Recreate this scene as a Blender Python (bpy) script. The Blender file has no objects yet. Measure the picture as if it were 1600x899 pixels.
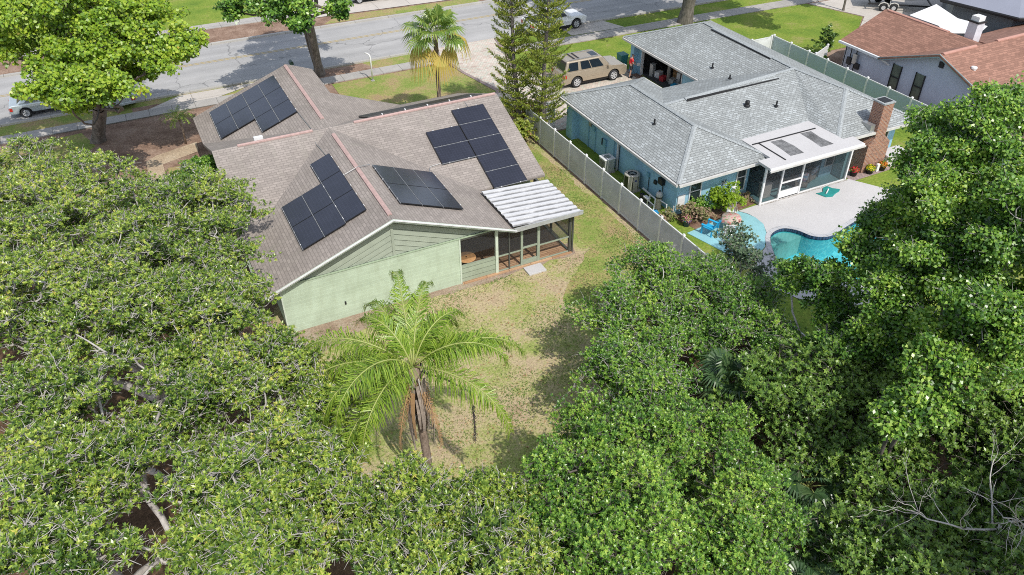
import bpy, math, random
import numpy as np
from mathutils import Vector, Matrix
sc = bpy.context.scene
COL = sc.collection
R = math.radians

# ------------------------------------------------------------------ camera
cd = bpy.data.cameras.new('camera'); cam = bpy.data.objects.new('camera', cd); COL.objects.link(cam)
cd.sensor_width = 36.0; cd.lens = 27.966; cd.clip_start = 0.1; cd.clip_end = 3000
PIT, ROL, YAW = R(36.93949864), R(-0.41173845), R(25.96026817)
_d = Vector((math.sin(YAW)*math.cos(PIT), math.cos(YAW)*math.cos(PIT), -math.sin(PIT)))
_r = Vector((math.cos(YAW), -math.sin(YAW), 0)); _u = _r.cross(_d)
_r2 = _r*math.cos(ROL)+_u*math.sin(ROL); _u2 = -_r*math.sin(ROL)+_u*math.cos(ROL)
cam.matrix_world = Matrix(((_r2.x, _u2.x, -_d.x, 0), (_r2.y, _u2.y, -_d.y, 0), (_r2.z, _u2.z, -_d.z, 22.9), (0, 0, 0, 1)))
sc.camera = cam

# ------------------------------------------------------------------ world, sun, exposure
SUN_EL, SUN_AZ = 53.0, 174.0          # azimuth clockwise from +Y
w = bpy.data.worlds.new('World'); sc.world = w; w.use_nodes = True
nt = w.node_tree; bg = nt.nodes['Background']
sky = nt.nodes.new('ShaderNodeTexSky'); sky.sky_type = 'NISHITA'; sky.sun_disc = False
sky.sun_elevation = R(SUN_EL); sky.sun_rotation = R(SUN_AZ); sky.air_density = 1.0; sky.dust_density = 1.0
hs = nt.nodes.new('ShaderNodeHueSaturation'); hs.inputs['Saturation'].default_value = 0.62; hs.inputs['Value'].default_value = 1.12
nt.links.new(sky.outputs[0], hs.inputs['Color']); nt.links.new(hs.outputs[0], bg.inputs[0]); bg.inputs[1].default_value = 0.15
sl = bpy.data.lights.new('sun', 'SUN'); sl.energy = 3.1; sl.angle = R(0.53); sl.color = (1.0, 0.955, 0.89)
so = bpy.data.objects.new('sun', sl); COL.objects.link(so)
_sv = Vector((math.sin(R(SUN_AZ))*math.cos(R(SUN_EL)), math.cos(R(SUN_AZ))*math.cos(R(SUN_EL)), math.sin(R(SUN_EL))))
so.rotation_euler = _sv.to_track_quat('Z', 'Y').to_euler(); so.location = (0, -20, 60)
vs = sc.view_settings
sc.display_settings.display_device = 'sRGB'
vs.view_transform = 'Standard'; vs.look = 'None'; vs.exposure = 0.20; vs.gamma = 1.0; vs.use_curve_mapping = False
sc.cycles.max_bounces = 6; sc.cycles.diffuse_bounces = 2; sc.cycles.glossy_bounces = 2
sc.cycles.transmission_bounces = 4; sc.cycles.transparent_max_bounces = 8
sc.cycles.caustics_reflective = False; sc.cycles.caustics_refractive = False
sc.cycles.use_denoising = False
try: sc.cycles.filter_width = 1.0
except Exception: pass

# ------------------------------------------------------------------ materials
MATS = {}
def newmat(name):
    m = bpy.data.materials.new(name); m.use_nodes = True
    return m, m.node_tree, m.node_tree.nodes['Principled BSDF']
def N(nt, t, **kw):
    n = nt.nodes.new(t)
    for k, v in kw.items():
        if k.startswith('i_'): n.inputs[int(k[2:]) if k[2:].isdigit() else k[2:].replace('_', ' ')].default_value = v
        else: setattr(n, k, v)
    return n
def ramp(nt, fac, stops, interp='LINEAR'):
    r = nt.nodes.new('ShaderNodeValToRGB'); r.color_ramp.interpolation = interp
    e = r.color_ramp.elements
    while len(e) < len(stops): e.new(0.5)
    for k, (p, c) in enumerate(stops):
        e[k].position = p; e[k].color = (c[0], c[1], c[2], 1)
    nt.links.new(fac, r.inputs[0]); return r.outputs[0]
def mix(nt, fac, a, b, mode='MIX'):
    m = nt.nodes.new('ShaderNodeMix'); m.data_type = 'RGBA'; m.blend_type = mode
    for s, v in ((0, fac), (6, a), (7, b)):
        if isinstance(v, bpy.types.NodeSocket): nt.links.new(v, m.inputs[s])
        elif s == 0: m.inputs[0].default_value = v
        else: m.inputs[s].default_value = (v[0], v[1], v[2], 1)
    return m.outputs[2]
def noise(nt, vec, scale, detail=4, rough=0.55):
    n = N(nt, 'ShaderNodeTexNoise'); n.inputs['Scale'].default_value = scale
    n.inputs['Detail'].default_value = detail; n.inputs['Roughness'].default_value = rough
    if vec is not None: nt.links.new(vec, n.inputs['Vector'])
    return n.outputs['Fac']
def pos(nt): return N(nt, 'ShaderNodeNewGeometry').outputs['Position']
def uvs(nt): return N(nt, 'ShaderNodeUVMap').outputs[0]
def bump(nt, b, h, s, dist=0.02):
    n = N(nt, 'ShaderNodeBump'); n.inputs['Strength'].default_value = s; n.inputs['Distance'].default_value = dist
    nt.links.new(h, n.inputs['Height']); nt.links.new(n.outputs[0], b.inputs['Normal'])
def plain(name, c, rough=0.6, metal=0.0, var=0.12, sc_=3.0, spec=0.5, emis=None):
    if name in MATS: return MATS[name]
    m, nt, b = newmat(name); p = pos(nt)
    f = noise(nt, p, sc_, 5)
    c2 = tuple(x*(1-var) for x in c); c3 = tuple(min(1, x*(1+var*0.6)) for x in c)
    nt.links.new(ramp(nt, f, [(0.3, c2), (0.7, c3)]), b.inputs['Base Color'])
    b.inputs['Roughness'].default_value = rough; b.inputs['Metallic'].default_value = metal
    b.inputs['Specular IOR Level'].default_value = spec
    MATS[name] = m; return m
def blend_stops(c, k): return tuple(min(1, x*k) for x in c)
def shingle(name, c, row=0.2, width=0.33, vary=0.25, line=0.6, fleck=None, stain=None):
    m, nt, b = newmat(name); uv = uvs(nt); p = pos(nt)
    br = N(nt, 'ShaderNodeTexBrick'); nt.links.new(uv, br.inputs['Vector'])
    br.inputs['Scale'].default_value = 1; br.inputs['Brick Width'].default_value = width; br.inputs['Row Height'].default_value = row
    br.inputs['Mortar Size'].default_value = 0.018; br.inputs['Mortar Smooth'].default_value = 0.4; br.offset = 0.37
    br.inputs['Bias'].default_value = -0.1
    br.inputs['Color1'].default_value = (*blend_stops(c, 1-vary), 1); br.inputs['Color2'].default_value = (*blend_stops(c, 1+vary), 1)
    br.inputs['Mortar'].default_value = (*blend_stops(c, line), 1)
    col = br.outputs['Color']
    if fleck:
        # a few tabs much paler than the rest
        b2 = N(nt, 'ShaderNodeTexBrick'); nt.links.new(uv, b2.inputs['Vector'])
        b2.inputs['Scale'].default_value = 1; b2.inputs['Brick Width'].default_value = width; b2.inputs['Row Height'].default_value = row
        b2.inputs['Mortar Size'].default_value = 0.03; b2.offset = 0.37; b2.inputs['Bias'].default_value = 0
        b2.inputs['Color1'].default_value = (0, 0, 0, 1); b2.inputs['Color2'].default_value = (1, 1, 1, 1); b2.inputs['Mortar'].default_value = (0, 0, 0, 1)
        f2 = ramp(nt, b2.outputs['Color'], [(0.70, (0, 0, 0)), (0.90, (0.85, 0.85, 0.85))])
        col = mix(nt, f2, col, fleck)
    f = noise(nt, p, 0.45, 6, 0.6)
    col = mix(nt, 1.0, col, ramp(nt, f, [(0.3, (0.86, 0.86, 0.86)), (0.7, (1.1, 1.1, 1.1))]), 'MULTIPLY')
    f3 = noise(nt, p, 22, 3, 0.7)
    col = mix(nt, 1.0, col, ramp(nt, f3, [(0.3, (0.85, 0.85, 0.85)), (0.7, (1.12, 1.12, 1.12))]), 'MULTIPLY')
    if stain:
        sx = N(nt, 'ShaderNodeMapping'); nt.links.new(uv, sx.inputs[0]); sx.inputs['Scale'].default_value = (1.6, 0.25, 1)
        f4 = noise(nt, sx.outputs[0], 1.0, 5, 0.6)
        col = mix(nt, ramp(nt, f4, [(0.52, (0, 0, 0)), (0.75, (0.45, 0.45, 0.45))]), col, stain)
    nt.links.new(col, b.inputs['Base Color']); b.inputs['Roughness'].default_value = 0.9
    b.inputs['Specular IOR Level'].default_value = 0.25
    bump(nt, b, br.outputs['Fac'], -0.6, 0.02)
    MATS[name] = m; return m
def siding(name, c, row, line=0.55, size=0.012, stagger=False, vary=0.05):
    m, nt, b = newmat(name); uv = uvs(nt)
    br = N(nt, 'ShaderNodeTexBrick'); nt.links.new(uv, br.inputs['Vector'])
    br.inputs['Scale'].default_value = 1; br.inputs['Brick Width'].default_value = 0.4 if stagger else 40; br.inputs['Row Height'].default_value = row
    br.inputs['Mortar Size'].default_value = size; br.inputs['Mortar Smooth'].default_value = 0.3
    br.inputs['Color1'].default_value = (*blend_stops(c, 1-vary), 1); br.inputs['Color2'].default_value = (*blend_stops(c, 1+vary), 1)
    br.inputs['Mortar'].default_value = (*blend_stops(c, line), 1)
    f = noise(nt, pos(nt), 1.3, 6, 0.65); mp = N(nt, 'ShaderNodeMapping'); nt.links.new(uv, mp.inputs[0]); mp.inputs['Scale'].default_value = (3.5, 0.5, 1)
    f2 = noise(nt, mp.outputs[0], 1.0, 5, 0.65)
    col = mix(nt, 1.0, br.outputs['Color'], ramp(nt, f, [(0.3, (0.86, 0.86, 0.83)), (0.7, (1.07, 1.07, 1.07))]), 'MULTIPLY')
    col = mix(nt, 1.0, col, ramp(nt, f2, [(0.32, (0.93, 0.92, 0.90)), (0.6, (1.02, 1.02, 1.02))]), 'MULTIPLY')
    nt.links.new(col, b.inputs['Base Color']); b.inputs['Roughness'].default_value = 0.75
    bump(nt, b, br.outputs['Fac'], -0.5, 0.02); MATS[name] = m; return m
def groundmat(name, cols, s1, s2, rough=0.95, s0=None, bumpd=0.03):
    """cols: stops for a two-scale noise"""
    m, nt, b = newmat(name); p = pos(nt)
    a = noise(nt, p, s1, 6, 0.6); c = noise(nt, p, s2, 4, 0.7)
    mm = N(nt, 'ShaderNodeMath', operation='MULTIPLY_ADD'); nt.links.new(c, mm.inputs[0]); mm.inputs[1].default_value = 0.55
    nt.links.new(a, mm.inputs[2])
    sub = N(nt, 'ShaderNodeMath', operation='SUBTRACT'); nt.links.new(mm.outputs[0], sub.inputs[0]); sub.inputs[1].default_value = 0.275
    col = ramp(nt, sub.outputs[0], cols)
    f3 = noise(nt, p, s2*1.9, 6, 0.85)
    col = mix(nt, 1.0, col, ramp(nt, f3, [(0.36, (0.58, 0.58, 0.58)), (0.64, (1.3, 1.3, 1.3))]), 'MULTIPLY')
    nt.links.new(col, b.inputs['Base Color']); b.inputs['Roughness'].default_value = rough
    b.inputs['Specular IOR Level'].default_value = 0.1
    bump(nt, b, f3, 0.5, bumpd); MATS[name] = m; return m
def concrete(name, c, joint=None, stain=0.12, jw=0.02):
    m, nt, b = newmat(name); p = pos(nt); uv = uvs(nt)
    a = noise(nt, p, 0.7, 7, 0.65); s = noise(nt, p, 14, 4, 0.7)
    col = ramp(nt, a, [(0.3, blend_stops(c, 1-stain)), (0.7, blend_stops(c, 1+stain*0.4))])
    col = mix(nt, 1.0, col, ramp(nt, s, [(0.3, (0.9, 0.9, 0.9)), (0.7, (1.06, 1.06, 1.06))]), 'MULTIPLY')
    if joint:
        br = N(nt, 'ShaderNodeTexBrick'); nt.links.new(p, br.inputs['Vector']); br.offset = 0
        br.inputs['Scale'].default_value = 1; br.inputs['Brick Width'].default_value = joint; br.inputs['Row Height'].default_value = joint
        br.inputs['Mortar Size'].default_value = jw; br.inputs['Mortar Smooth'].default_value = 0.2
        br.inputs['Color1'].default_value = (1, 1, 1, 1); br.inputs['Color2'].default_value = (0.94, 0.94, 0.94, 1); br.inputs['Mortar'].default_value = (0.45, 0.45, 0.43, 1)
        col = mix(nt, 1.0, col, br.outputs['Color'], 'MULTIPLY')
    nt.links.new(col, b.inputs['Base Color']); b.inputs['Roughness'].default_value = 0.85; b.inputs['Specular IOR Level'].default_value = 0.2
    bump(nt, b, s, 0.3, 0.01); MATS[name] = m; return m
def pavers(name, cols, bw, bh, mortar):
    m, nt, b = newmat(name); p = pos(nt)
    br = N(nt, 'ShaderNodeTexBrick'); nt.links.new(p, br.inputs['Vector'])
    br.inputs['Scale'].default_value = 1; br.inputs['Brick Width'].default_value = bw; br.inputs['Row Height'].default_value = bh
    br.inputs['Mortar Size'].default_value = 0.015; br.inputs['Color1'].default_value = (0, 0, 0, 1); br.inputs['Color2'].default_value = (1, 1, 1, 1)
    br.inputs['Mortar'].default_value = (0.5, 0.5, 0.5, 1); br.inputs['Bias'].default_value = 0
    col = ramp(nt, br.outputs['Color'], cols)
    col = mix(nt, br.outputs['Fac'], col, mortar)
    a = noise(nt, p, 0.6, 6, 0.65)
    col = mix(nt, 1.0, col, ramp(nt, a, [(0.3, (0.82, 0.84, 0.8)), (0.7, (1.1, 1.08, 1.08))]), 'MULTIPLY')
    nt.links.new(col, b.inputs['Base Color']); b.inputs['Roughness'].default_value = 0.85
    bump(nt, b, br.outputs['Fac'], -0.5, 0.01); MATS[name] = m; return m
def glassy(name, c, rough=0.08):
    if name in MATS: return MATS[name]
    m, nt, b = newmat(name); b.inputs['Base Color'].default_value = (*c, 1); b.inputs['Roughness'].default_value = rough
    b.inputs['Specular IOR Level'].default_value = 0.8; MATS[name] = m; return m
def screenmat(name, c, alpha):
    m, nt, b = newmat(name); b.inputs['Base Color'].default_value = (*c, 1); b.inputs['Roughness'].default_value = 0.7
    b.inputs['Alpha'].default_value = alpha; MATS[name] = m; return m
def leafmat(name, cols, rough=0.42, trans=0.25, spec=0.5):
    """colour drawn per leaf from the 'tint' attribute (x per leaf, y per twig)"""
    m, nt, b = newmat(name)
    at = N(nt, 'ShaderNodeAttribute', attribute_name='tint'); sp = N(nt, 'ShaderNodeSeparateXYZ'); nt.links.new(at.outputs['Vector'], sp.inputs[0])
    mm = N(nt, 'ShaderNodeMath', operation='MULTIPLY_ADD'); nt.links.new(sp.outputs[0], mm.inputs[0]); mm.inputs[1].default_value = 0.5
    hh = N(nt, 'ShaderNodeMath', operation='MULTIPLY'); nt.links.new(sp.outputs[1], hh.inputs[0]); hh.inputs[1].default_value = 0.5
    nt.links.new(hh.outputs[0], mm.inputs[2])
    col = ramp(nt, mm.outputs[0], cols)
    nt.links.new(col, b.inputs['Base Color']); b.inputs['Roughness'].default_value = rough; b.inputs['Specular IOR Level'].default_value = spec
    tr = N(nt, 'ShaderNodeBsdfTranslucent')
    tc = mix(nt, 1.0, col, (1.25, 1.35, 0.55), 'MULTIPLY'); nt.links.new(tc, tr.inputs[0])
    ms = N(nt, 'ShaderNodeMixShader'); ms.inputs[0].default_value = trans
    nt.links.new(b.outputs[0], ms.inputs[1]); nt.links.new(tr.outputs[0], ms.inputs[2])
    nt.links.new(ms.outputs[0], nt.nodes['Material Output'].inputs['Surface']); MATS[name] = m; return m
def barkmat(name, c1, c2, sc_=6):
    m, nt, b = newmat(name); p = pos(nt)
    mp = N(nt, 'ShaderNodeMapping'); nt.links.new(p, mp.inputs[0]); mp.inputs['Scale'].default_value = (1, 1, 0.35)
    f = noise(nt, mp.outputs[0], sc_, 6, 0.7)
    nt.links.new(ramp(nt, f, [(0.3, c1), (0.62, c2)]), b.inputs['Base Color']); b.inputs['Roughness'].default_value = 0.9
    bump(nt, b, f, 0.6, 0.03); MATS[name] = m; return m

# ------------------------------------------------------------------ mesh helpers
def tag(o, label=None, cat=None, group=None, kind=None):
    if label: o['label'] = label
    if cat: o['category'] = cat
    if group: o['group'] = group
    if kind: o['kind'] = kind
    return o
def empty(name, loc, label, cat, group=None, rz=0):
    o = bpy.data.objects.new(name, None); COL.objects.link(o); o.location = loc; o.rotation_euler = (0, 0, rz)
    o.empty_display_size = 0.3
    return tag(o, label, cat, group)
class MB:
    def __init__(s): s.v = []; s.f = []
    def poly(s, pts):
        n = len(s.v); s.v += [tuple(map(float, p)) for p in pts]; s.f.append(tuple(range(n, n+len(pts)))); return s
    def box(s, a, b, rz=0.0, c=None):
        x0, y0, z0 = a; x1, y1, z1 = b
        P = [(x0, y0, z0), (x1, y0, z0), (x1, y1, z0), (x0, y1, z0), (x0, y0, z1), (x1, y0, z1), (x1, y1, z1), (x0, y1, z1)]
        if rz:
            cx, cy = c or ((x0+x1)/2, (y0+y1)/2); cs, sn = math.cos(rz), math.sin(rz)
            P = [(cx+(x-cx)*cs-(y-cy)*sn, cy+(x-cx)*sn+(y-cy)*cs, z) for x, y, z in P]
        return s.hexa(P)
    def hexa(s, P):
        n = len(s.v); s.v += P
        s.f += [tuple(n+i for i in q) for q in ((0, 3, 2, 1), (4, 5, 6, 7), (0, 1, 5, 4), (1, 2, 6, 5), (2, 3, 7, 6), (3, 0, 4, 7))]; return s
    def prism(s, pts, z0, z1):
        """vertical prism over a ccw outline; z may be a number or a list"""
        n = len(s.v); k = len(pts)
        zz0 = z0 if isinstance(z0, (list, tuple)) else [z0]*k; zz1 = z1 if isinstance(z1, (list, tuple)) else [z1]*k
        s.v += [(p[0], p[1], a) for p, a in zip(pts, zz0)]+[(p[0], p[1], a) for p, a in zip(pts, zz1)]
        s.f.append(tuple(range(n+k-1, n-1, -1))); s.f.append(tuple(range(n+k, n+2*k)))
        for i in range(k): j = (i+1) % k; s.f.append((n+i, n+j, n+k+j, n+k+i))
        return s
    def extr(s, pts, off):
        """polygon in 3d extruded by a vector"""
        n = len(s.v); k = len(pts); o = Vector(off)
        s.v += [tuple(p) for p in pts]+[tuple(Vector(p)+o) for p in pts]
        s.f.append(tuple(range(n+k-1, n-1, -1))); s.f.append(tuple(range(n+k, n+2*k)))
        for i in range(k): j = (i+1) % k; s.f.append((n+i, n+j, n+k+j, n+k+i))
        return s
    def tube(s, pts, r, n=8, cap=True):
        pts = [Vector(p) for p in pts]; m = len(pts); base = len(s.v)
        rr = r if isinstance(r, (list, tuple)) else [r]*m
        prev = None
        for i, p in enumerate(pts):
            t = (pts[min(i+1, m-1)]-pts[max(i-1, 0)])
            t = t.normalized() if t.length > 1e-9 else Vector((0, 0, 1))
            if prev is None: a = t.orthogonal().normalized()
            else:
                a = prev-t*prev.dot(t); a = a.normalized() if a.length > 1e-6 else t.orthogonal().normalized()
            prev = a; b = t.cross(a)
            for k in range(n):
                th = 2*math.pi*k/n; s.v.append(tuple(p+(a*math.cos(th)+b*math.sin(th))*rr[i]))
        for i in range(m-1):
            for k in range(n):
                a0 = base+i*n+k; a1 = base+i*n+(k+1) % n; s.f.append((a0, a1, a1+n, a0+n))
        if cap:
            s.f.append(tuple(base+k for k in range(n-1, -1, -1))); s.f.append(tuple(base+(m-1)*n+k for k in range(n)))
        return s
    def lathe(s, c, prof, n=16):
        cx, cy, cz = c; base = len(s.v); m = len(prof)
        for (r, z) in prof:
            for k in range(n):
                th = 2*math.pi*k/n; s.v.append((cx+r*math.cos(th), cy+r*math.sin(th), cz+z))
        for i in range(m-1):
            for k in range(n):
                a0 = base+i*n+k; a1 = base+i*n+(k+1) % n; s.f.append((a0, a1, a1+n, a0+n))
        s.f.append(tuple(base+k for k in range(n-1, -1, -1))); s.f.append(tuple(base+(m-1)*n+k for k in range(n)))
        return s
    def build(s, name, mat, parent=None, smooth=False, bev=0, loc=None):
        me = bpy.data.meshes.new(name); me.from_pydata(s.v, [], s.f); me.update()
        metric_uv(me)
        if isinstance(mat, str): mat = MATS[mat]
        me.materials.append(mat)
        if smooth:
            me.polygons.foreach_set('use_smooth', [True]*len(me.polygons))
        o = bpy.data.objects.new(name, me); COL.objects.link(o)
        if parent:
            o.parent = parent
        if loc: o.location = loc
        if bev:
            b = o.modifiers.new('bevel', 'BEVEL'); b.width = bev; b.segments = 2; b.limit_method = 'ANGLE'
        return o
def metric_uv(me):
    uv = me.uv_layers.new(name='UVMap'); up = Vector((0, 0, 1))
    co = [v.co for v in me.vertices]
    for p in me.polygons:
        n = p.normal; u = up.cross(n)
        if u.length < 0.02: u = Vector((1, 0, 0)); v = Vector((0, 1, 0))
        else:
            u.normalize(); v = n.cross(u)
        for li in p.loop_indices:
            c = co[me.loops[li].vertex_index]; uv.data[li].uv = (c.dot(u), c.dot(v))
def np_mesh(name, verts, faces, mat, tint=None, parent=None, fsize=4, smooth=False):
    """fast mesh: verts (n,3), faces (m,fsize)"""
    me = bpy.data.meshes.new(name); nv = len(verts); nf = len(faces)
    me.vertices.add(nv); me.vertices.foreach_set('co', np.ascontiguousarray(verts, dtype=np.float32).ravel())
    me.loops.add(nf*fsize); me.loops.foreach_set('vertex_index', np.ascontiguousarray(faces, dtype=np.int32).ravel())
    me.polygons.add(nf); me.polygons.foreach_set('loop_start', np.arange(0, nf*fsize, fsize, dtype=np.int32))
    if smooth: me.polygons.foreach_set('use_smooth', np.ones(nf, dtype=bool))
    me.update(calc_edges=True)
    if tint is not None:
        a = me.attributes.new('tint', 'FLOAT_VECTOR', 'POINT'); a.data.foreach_set('vector', np.ascontiguousarray(tint, dtype=np.float32).ravel())
    me.materials.append(MATS[mat] if isinstance(mat, str) else mat)
    o = bpy.data.objects.new(name, me); COL.objects.link(o)
    if parent: o.parent = parent
    return o
def copy_tree(o, parent=None):
    c = o.copy(); COL.objects.link(c)
    if parent: c.parent = parent
    for ch in [x for x in bpy.data.objects if x.parent == o]: copy_tree(ch, c)
    return c

# ------------------------------------------------------------------ material library
plain('white', (0.8, 0.8, 0.79), 0.5); plain('white_plastic', (0.78, 0.78, 0.76), 0.35)
plain('dark', (0.02, 0.02, 0.022), 0.6); plain('black', (0.012, 0.012, 0.013), 0.5)
plain('grey_metal', (0.45, 0.45, 0.44), 0.4, 0.6); plain('galv', (0.55, 0.56, 0.55), 0.45, 0.3)
shingle('taupe_shingle', (0.345, 0.303, 0.270), row=0.15, width=0.34, vary=0.12, line=0.66, stain=(0.30, 0.28, 0.23))
shingle('grey_shingle', (0.36, 0.38, 0.372), row=0.145, width=0.30, vary=0.14, line=0.48, fleck=(0.445, 0.475, 0.475))
shingle('red_shingle', (0.34, 0.185, 0.135), row=0.17, width=0.4, vary=0.2, line=0.65)
plain('pink_cap', (0.50, 0.345, 0.31), 0.8, 0, 0.2, 8); plain('grey_cap', (0.37, 0.395, 0.395), 0.85, 0, 0.35, 14)
plain('red_cap', (0.5, 0.27, 0.21), 0.8)
siding('mint_block', (0.50, 0.60, 0.46), 0.2, 1.12, 0.014, False, 0.03)
siding('sage_board', (0.36, 0.42, 0.32), 0.28, 0.35, 0.014, False, 0.03); plain('gable_paint', (0.37, 0.415, 0.33), 0.75, 0, 0.1, 2)
plain('sage_trim', (0.40, 0.50, 0.35), 0.7); plain('gutter_pale', (0.62, 0.70, 0.58), 0.4)
plain('blue_wall', (0.33, 0.58, 0.72), 0.8, 0, 0.12, 1.5); plain('blue_trim', (0.20, 0.42, 0.52), 0.7)
plain('pale_wall', (0.52, 0.57, 0.66), 0.8, 0, 0.08, 1.0); plain('teal_trim', (0.24, 0.36, 0.38), 0.7)
plain('fence_grey', (0.56, 0.565, 0.62), 0.55, 0, 0.16, 1.6); plain('fence_teal', (0.42, 0.50, 0.53), 0.55, 0, 0.06, 0.8)
plain('fence_post', (0.75, 0.75, 0.73), 0.45)
concrete('deck', (0.575, 0.56, 0.55), None, 0.05); concrete('deck_blue', (0.30, 0.58, 0.62), None, 0.18)
concrete('walkway', (0.46, 0.435, 0.40), 1.5, 0.2, 0.02); concrete('kerb', (0.48, 0.46, 0.42), 3.0)
concrete('drive', (0.60, 0.55, 0.49), 3.0, 0.12, 0.02)
def asphalt():
    m, nt, b = newmat('asphalt'); p = pos(nt)
    a = noise(nt, p, 0.35, 7, 0.65); s = noise(nt, p, 30, 3, 0.8)
    mp = N(nt, 'ShaderNodeMapping'); nt.links.new(p, mp.inputs[0]); mp.inputs['Scale'].default_value = (0.06, 1.1, 1)
    t = noise(nt, mp.outputs[0], 1.0, 4, 0.5)
    col = ramp(nt, a, [(0.3, (0.37, 0.365, 0.355)), (0.7, (0.45, 0.44, 0.425))])
    col = mix(nt, 1.0, col, ramp(nt, t, [(0.35, (0.88, 0.88, 0.88)), (0.65, (1.07, 1.07, 1.07))]), 'MULTIPLY')
    col = mix(nt, 1.0, col, ramp(nt, s, [(0.3, (0.82, 0.82, 0.82)), (0.7, (1.15, 1.15, 1.15))]), 'MULTIPLY')
    # sealed cracks
    vo = N(nt, 'ShaderNodeTexVoronoi', feature='DISTANCE_TO_EDGE'); vo.inputs['Scale'].default_value = 0.11
    wn = N(nt, 'ShaderNodeTexNoise'); wn.inputs['Scale'].default_value = 0.8; nt.links.new(p, wn.inputs['Vector'])
    ad = N(nt, 'ShaderNodeVectorMath', operation='MULTIPLY_ADD'); nt.links.new(wn.outputs['Color'], ad.inputs[0]); ad.inputs[1].default_value = (2.4, 2.4, 0); nt.links.new(p, ad.inputs[2])
    nt.links.new(ad.outputs[0], vo.inputs['Vector'])
    col = mix(nt, ramp(nt, vo.outputs['Distance'], [(0.0, (0.6, 0.6, 0.6)), (0.007, (0, 0, 0))]), col, (0.10, 0.10, 0.10))
    nt.links.new(col, b.inputs['Base Color']); b.inputs['Roughness'].default_value = 0.9; b.inputs['Specular IOR Level'].default_value = 0.2
    bump(nt, b, s, 0.4, 0.01); MATS['asphalt'] = m
asphalt()
plain('road_yellow', (0.46, 0.36, 0.17), 0.8, 0, 0.4, 4)
pavers('paver', [(0.0, (0.62, 0.50, 0.42)), (0.35, (0.66, 0.58, 0.50)), (0.6, (0.55, 0.57, 0.48)), (0.85, (0.72, 0.66, 0.58)), (1.0, (0.48, 0.36, 0.31))], 0.24, 0.16, (0.42, 0.36, 0.31))
pavers('paver_edge', [(0.0, (0.33, 0.24, 0.22)), (0.5, (0.42, 0.30, 0.27)), (1.0, (0.30, 0.25, 0.24))], 0.22, 0.12, (0.2, 0.17, 0.16))
groundmat('dry_lawn', [(0.28, (0.42, 0.31, 0.20)), (0.41, (0.50, 0.40, 0.25)), (0.50, (0.45, 0.40, 0.20)), (0.59, (0.34, 0.37, 0.12)), (0.70, (0.24, 0.32, 0.07))], 0.42, 6)
groundmat('mid_lawn', [(0.30, (0.38, 0.27, 0.16)), (0.43, (0.38, 0.32, 0.14)), (0.55, (0.28, 0.32, 0.09)), (0.70, (0.20, 0.29, 0.06))], 0.5, 5)
groundmat('green_lawn', [(0.3, (0.31, 0.31, 0.10)), (0.45, (0.23, 0.30, 0.05)), (0.6, (0.17, 0.26, 0.04)), (0.75, (0.13, 0.21, 0.035))], 0.4, 4)
groundmat('dirt', [(0.3, (0.19, 0.12, 0.085)), (0.5, (0.30, 0.20, 0.145)), (0.7, (0.40, 0.29, 0.22))], 0.7, 5)
groundmat('bare_soil', [(0.3, (0.27, 0.19, 0.14)), (0.48, (0.36, 0.27, 0.20)), (0.62, (0.40, 0.33, 0.25)), (0.75, (0.30, 0.28, 0.13))], 0.9, 6)
groundmat('sand', [(0.3, (0.38, 0.28, 0.19)), (0.5, (0.50, 0.39, 0.27)), (0.7, (0.56, 0.46, 0.34))], 0.8, 6)
groundmat('mulch', [(0.3, (0.12, 0.07, 0.05)), (0.5, (0.22, 0.13, 0.09)), (0.7, (0.33, 0.24, 0.17))], 2, 18)
leafmat('oak_leaf', [(0.08, (0.025, 0.065, 0.012)), (0.32, (0.085, 0.165, 0.022)), (0.55, (0.21, 0.315, 0.04)), (0.78, (0.43, 0.53, 0.09)), (0.97, (0.64, 0.53, 0.12))], 0.32, 0.17)
leafmat('bright_leaf', [(0.08, (0.02, 0.07, 0.012)), (0.32, (0.07, 0.18, 0.024)), (0.58, (0.17, 0.33, 0.042)), (0.82, (0.33, 0.50, 0.075)), (0.97, (0.50, 0.60, 0.11))], 0.32, 0.2)
leafmat('lime_leaf', [(0.05, (0.05, 0.12, 0.015)), (0.3, (0.16, 0.29, 0.025)), (0.6, (0.31, 0.45, 0.035)), (0.92, (0.48, 0.55, 0.06)), (1.0, (0.55, 0.38, 0.06))], 0.4, 0.25)
leafmat('maple_leaf', [(0.08, (0.022, 0.07, 0.016)), (0.32, (0.075, 0.185, 0.028)), (0.58, (0.18, 0.34, 0.045)), (0.82, (0.34, 0.51, 0.08)), (0.97, (0.50, 0.60, 0.12))], 0.32, 0.22)
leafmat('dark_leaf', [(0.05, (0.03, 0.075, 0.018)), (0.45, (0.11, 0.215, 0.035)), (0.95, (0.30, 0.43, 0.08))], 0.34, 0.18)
leafmat('blue_leaf', [(0.05, (0.05, 0.09, 0.05)), (0.5, (0.11, 0.18, 0.10)), (0.95, (0.26, 0.34, 0.18))], 0.3, 0.2)
leafmat('palm_leaf', [(0.05, (0.08, 0.16, 0.02)), (0.4, (0.20, 0.33, 0.035)), (0.75, (0.35, 0.47, 0.06)), (1.0, (0.52, 0.56, 0.12))], 0.35, 0.25)
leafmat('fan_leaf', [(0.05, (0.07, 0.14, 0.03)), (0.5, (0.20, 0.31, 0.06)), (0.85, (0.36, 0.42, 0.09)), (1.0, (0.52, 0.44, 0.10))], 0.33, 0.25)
leafmat('fan_leaf_old', [(0.0, (0.45, 0.33, 0.06)), (0.6, (0.55, 0.42, 0.10)), (1.0, (0.36, 0.40, 0.08))], 0.5, 0.25)
leafmat('fan_leaf_dark', [(0.05, (0.03, 0.07, 0.03)), (0.5, (0.07, 0.14, 0.05)), (1.0, (0.15, 0.22, 0.09))], 0.33, 0.2)
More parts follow.
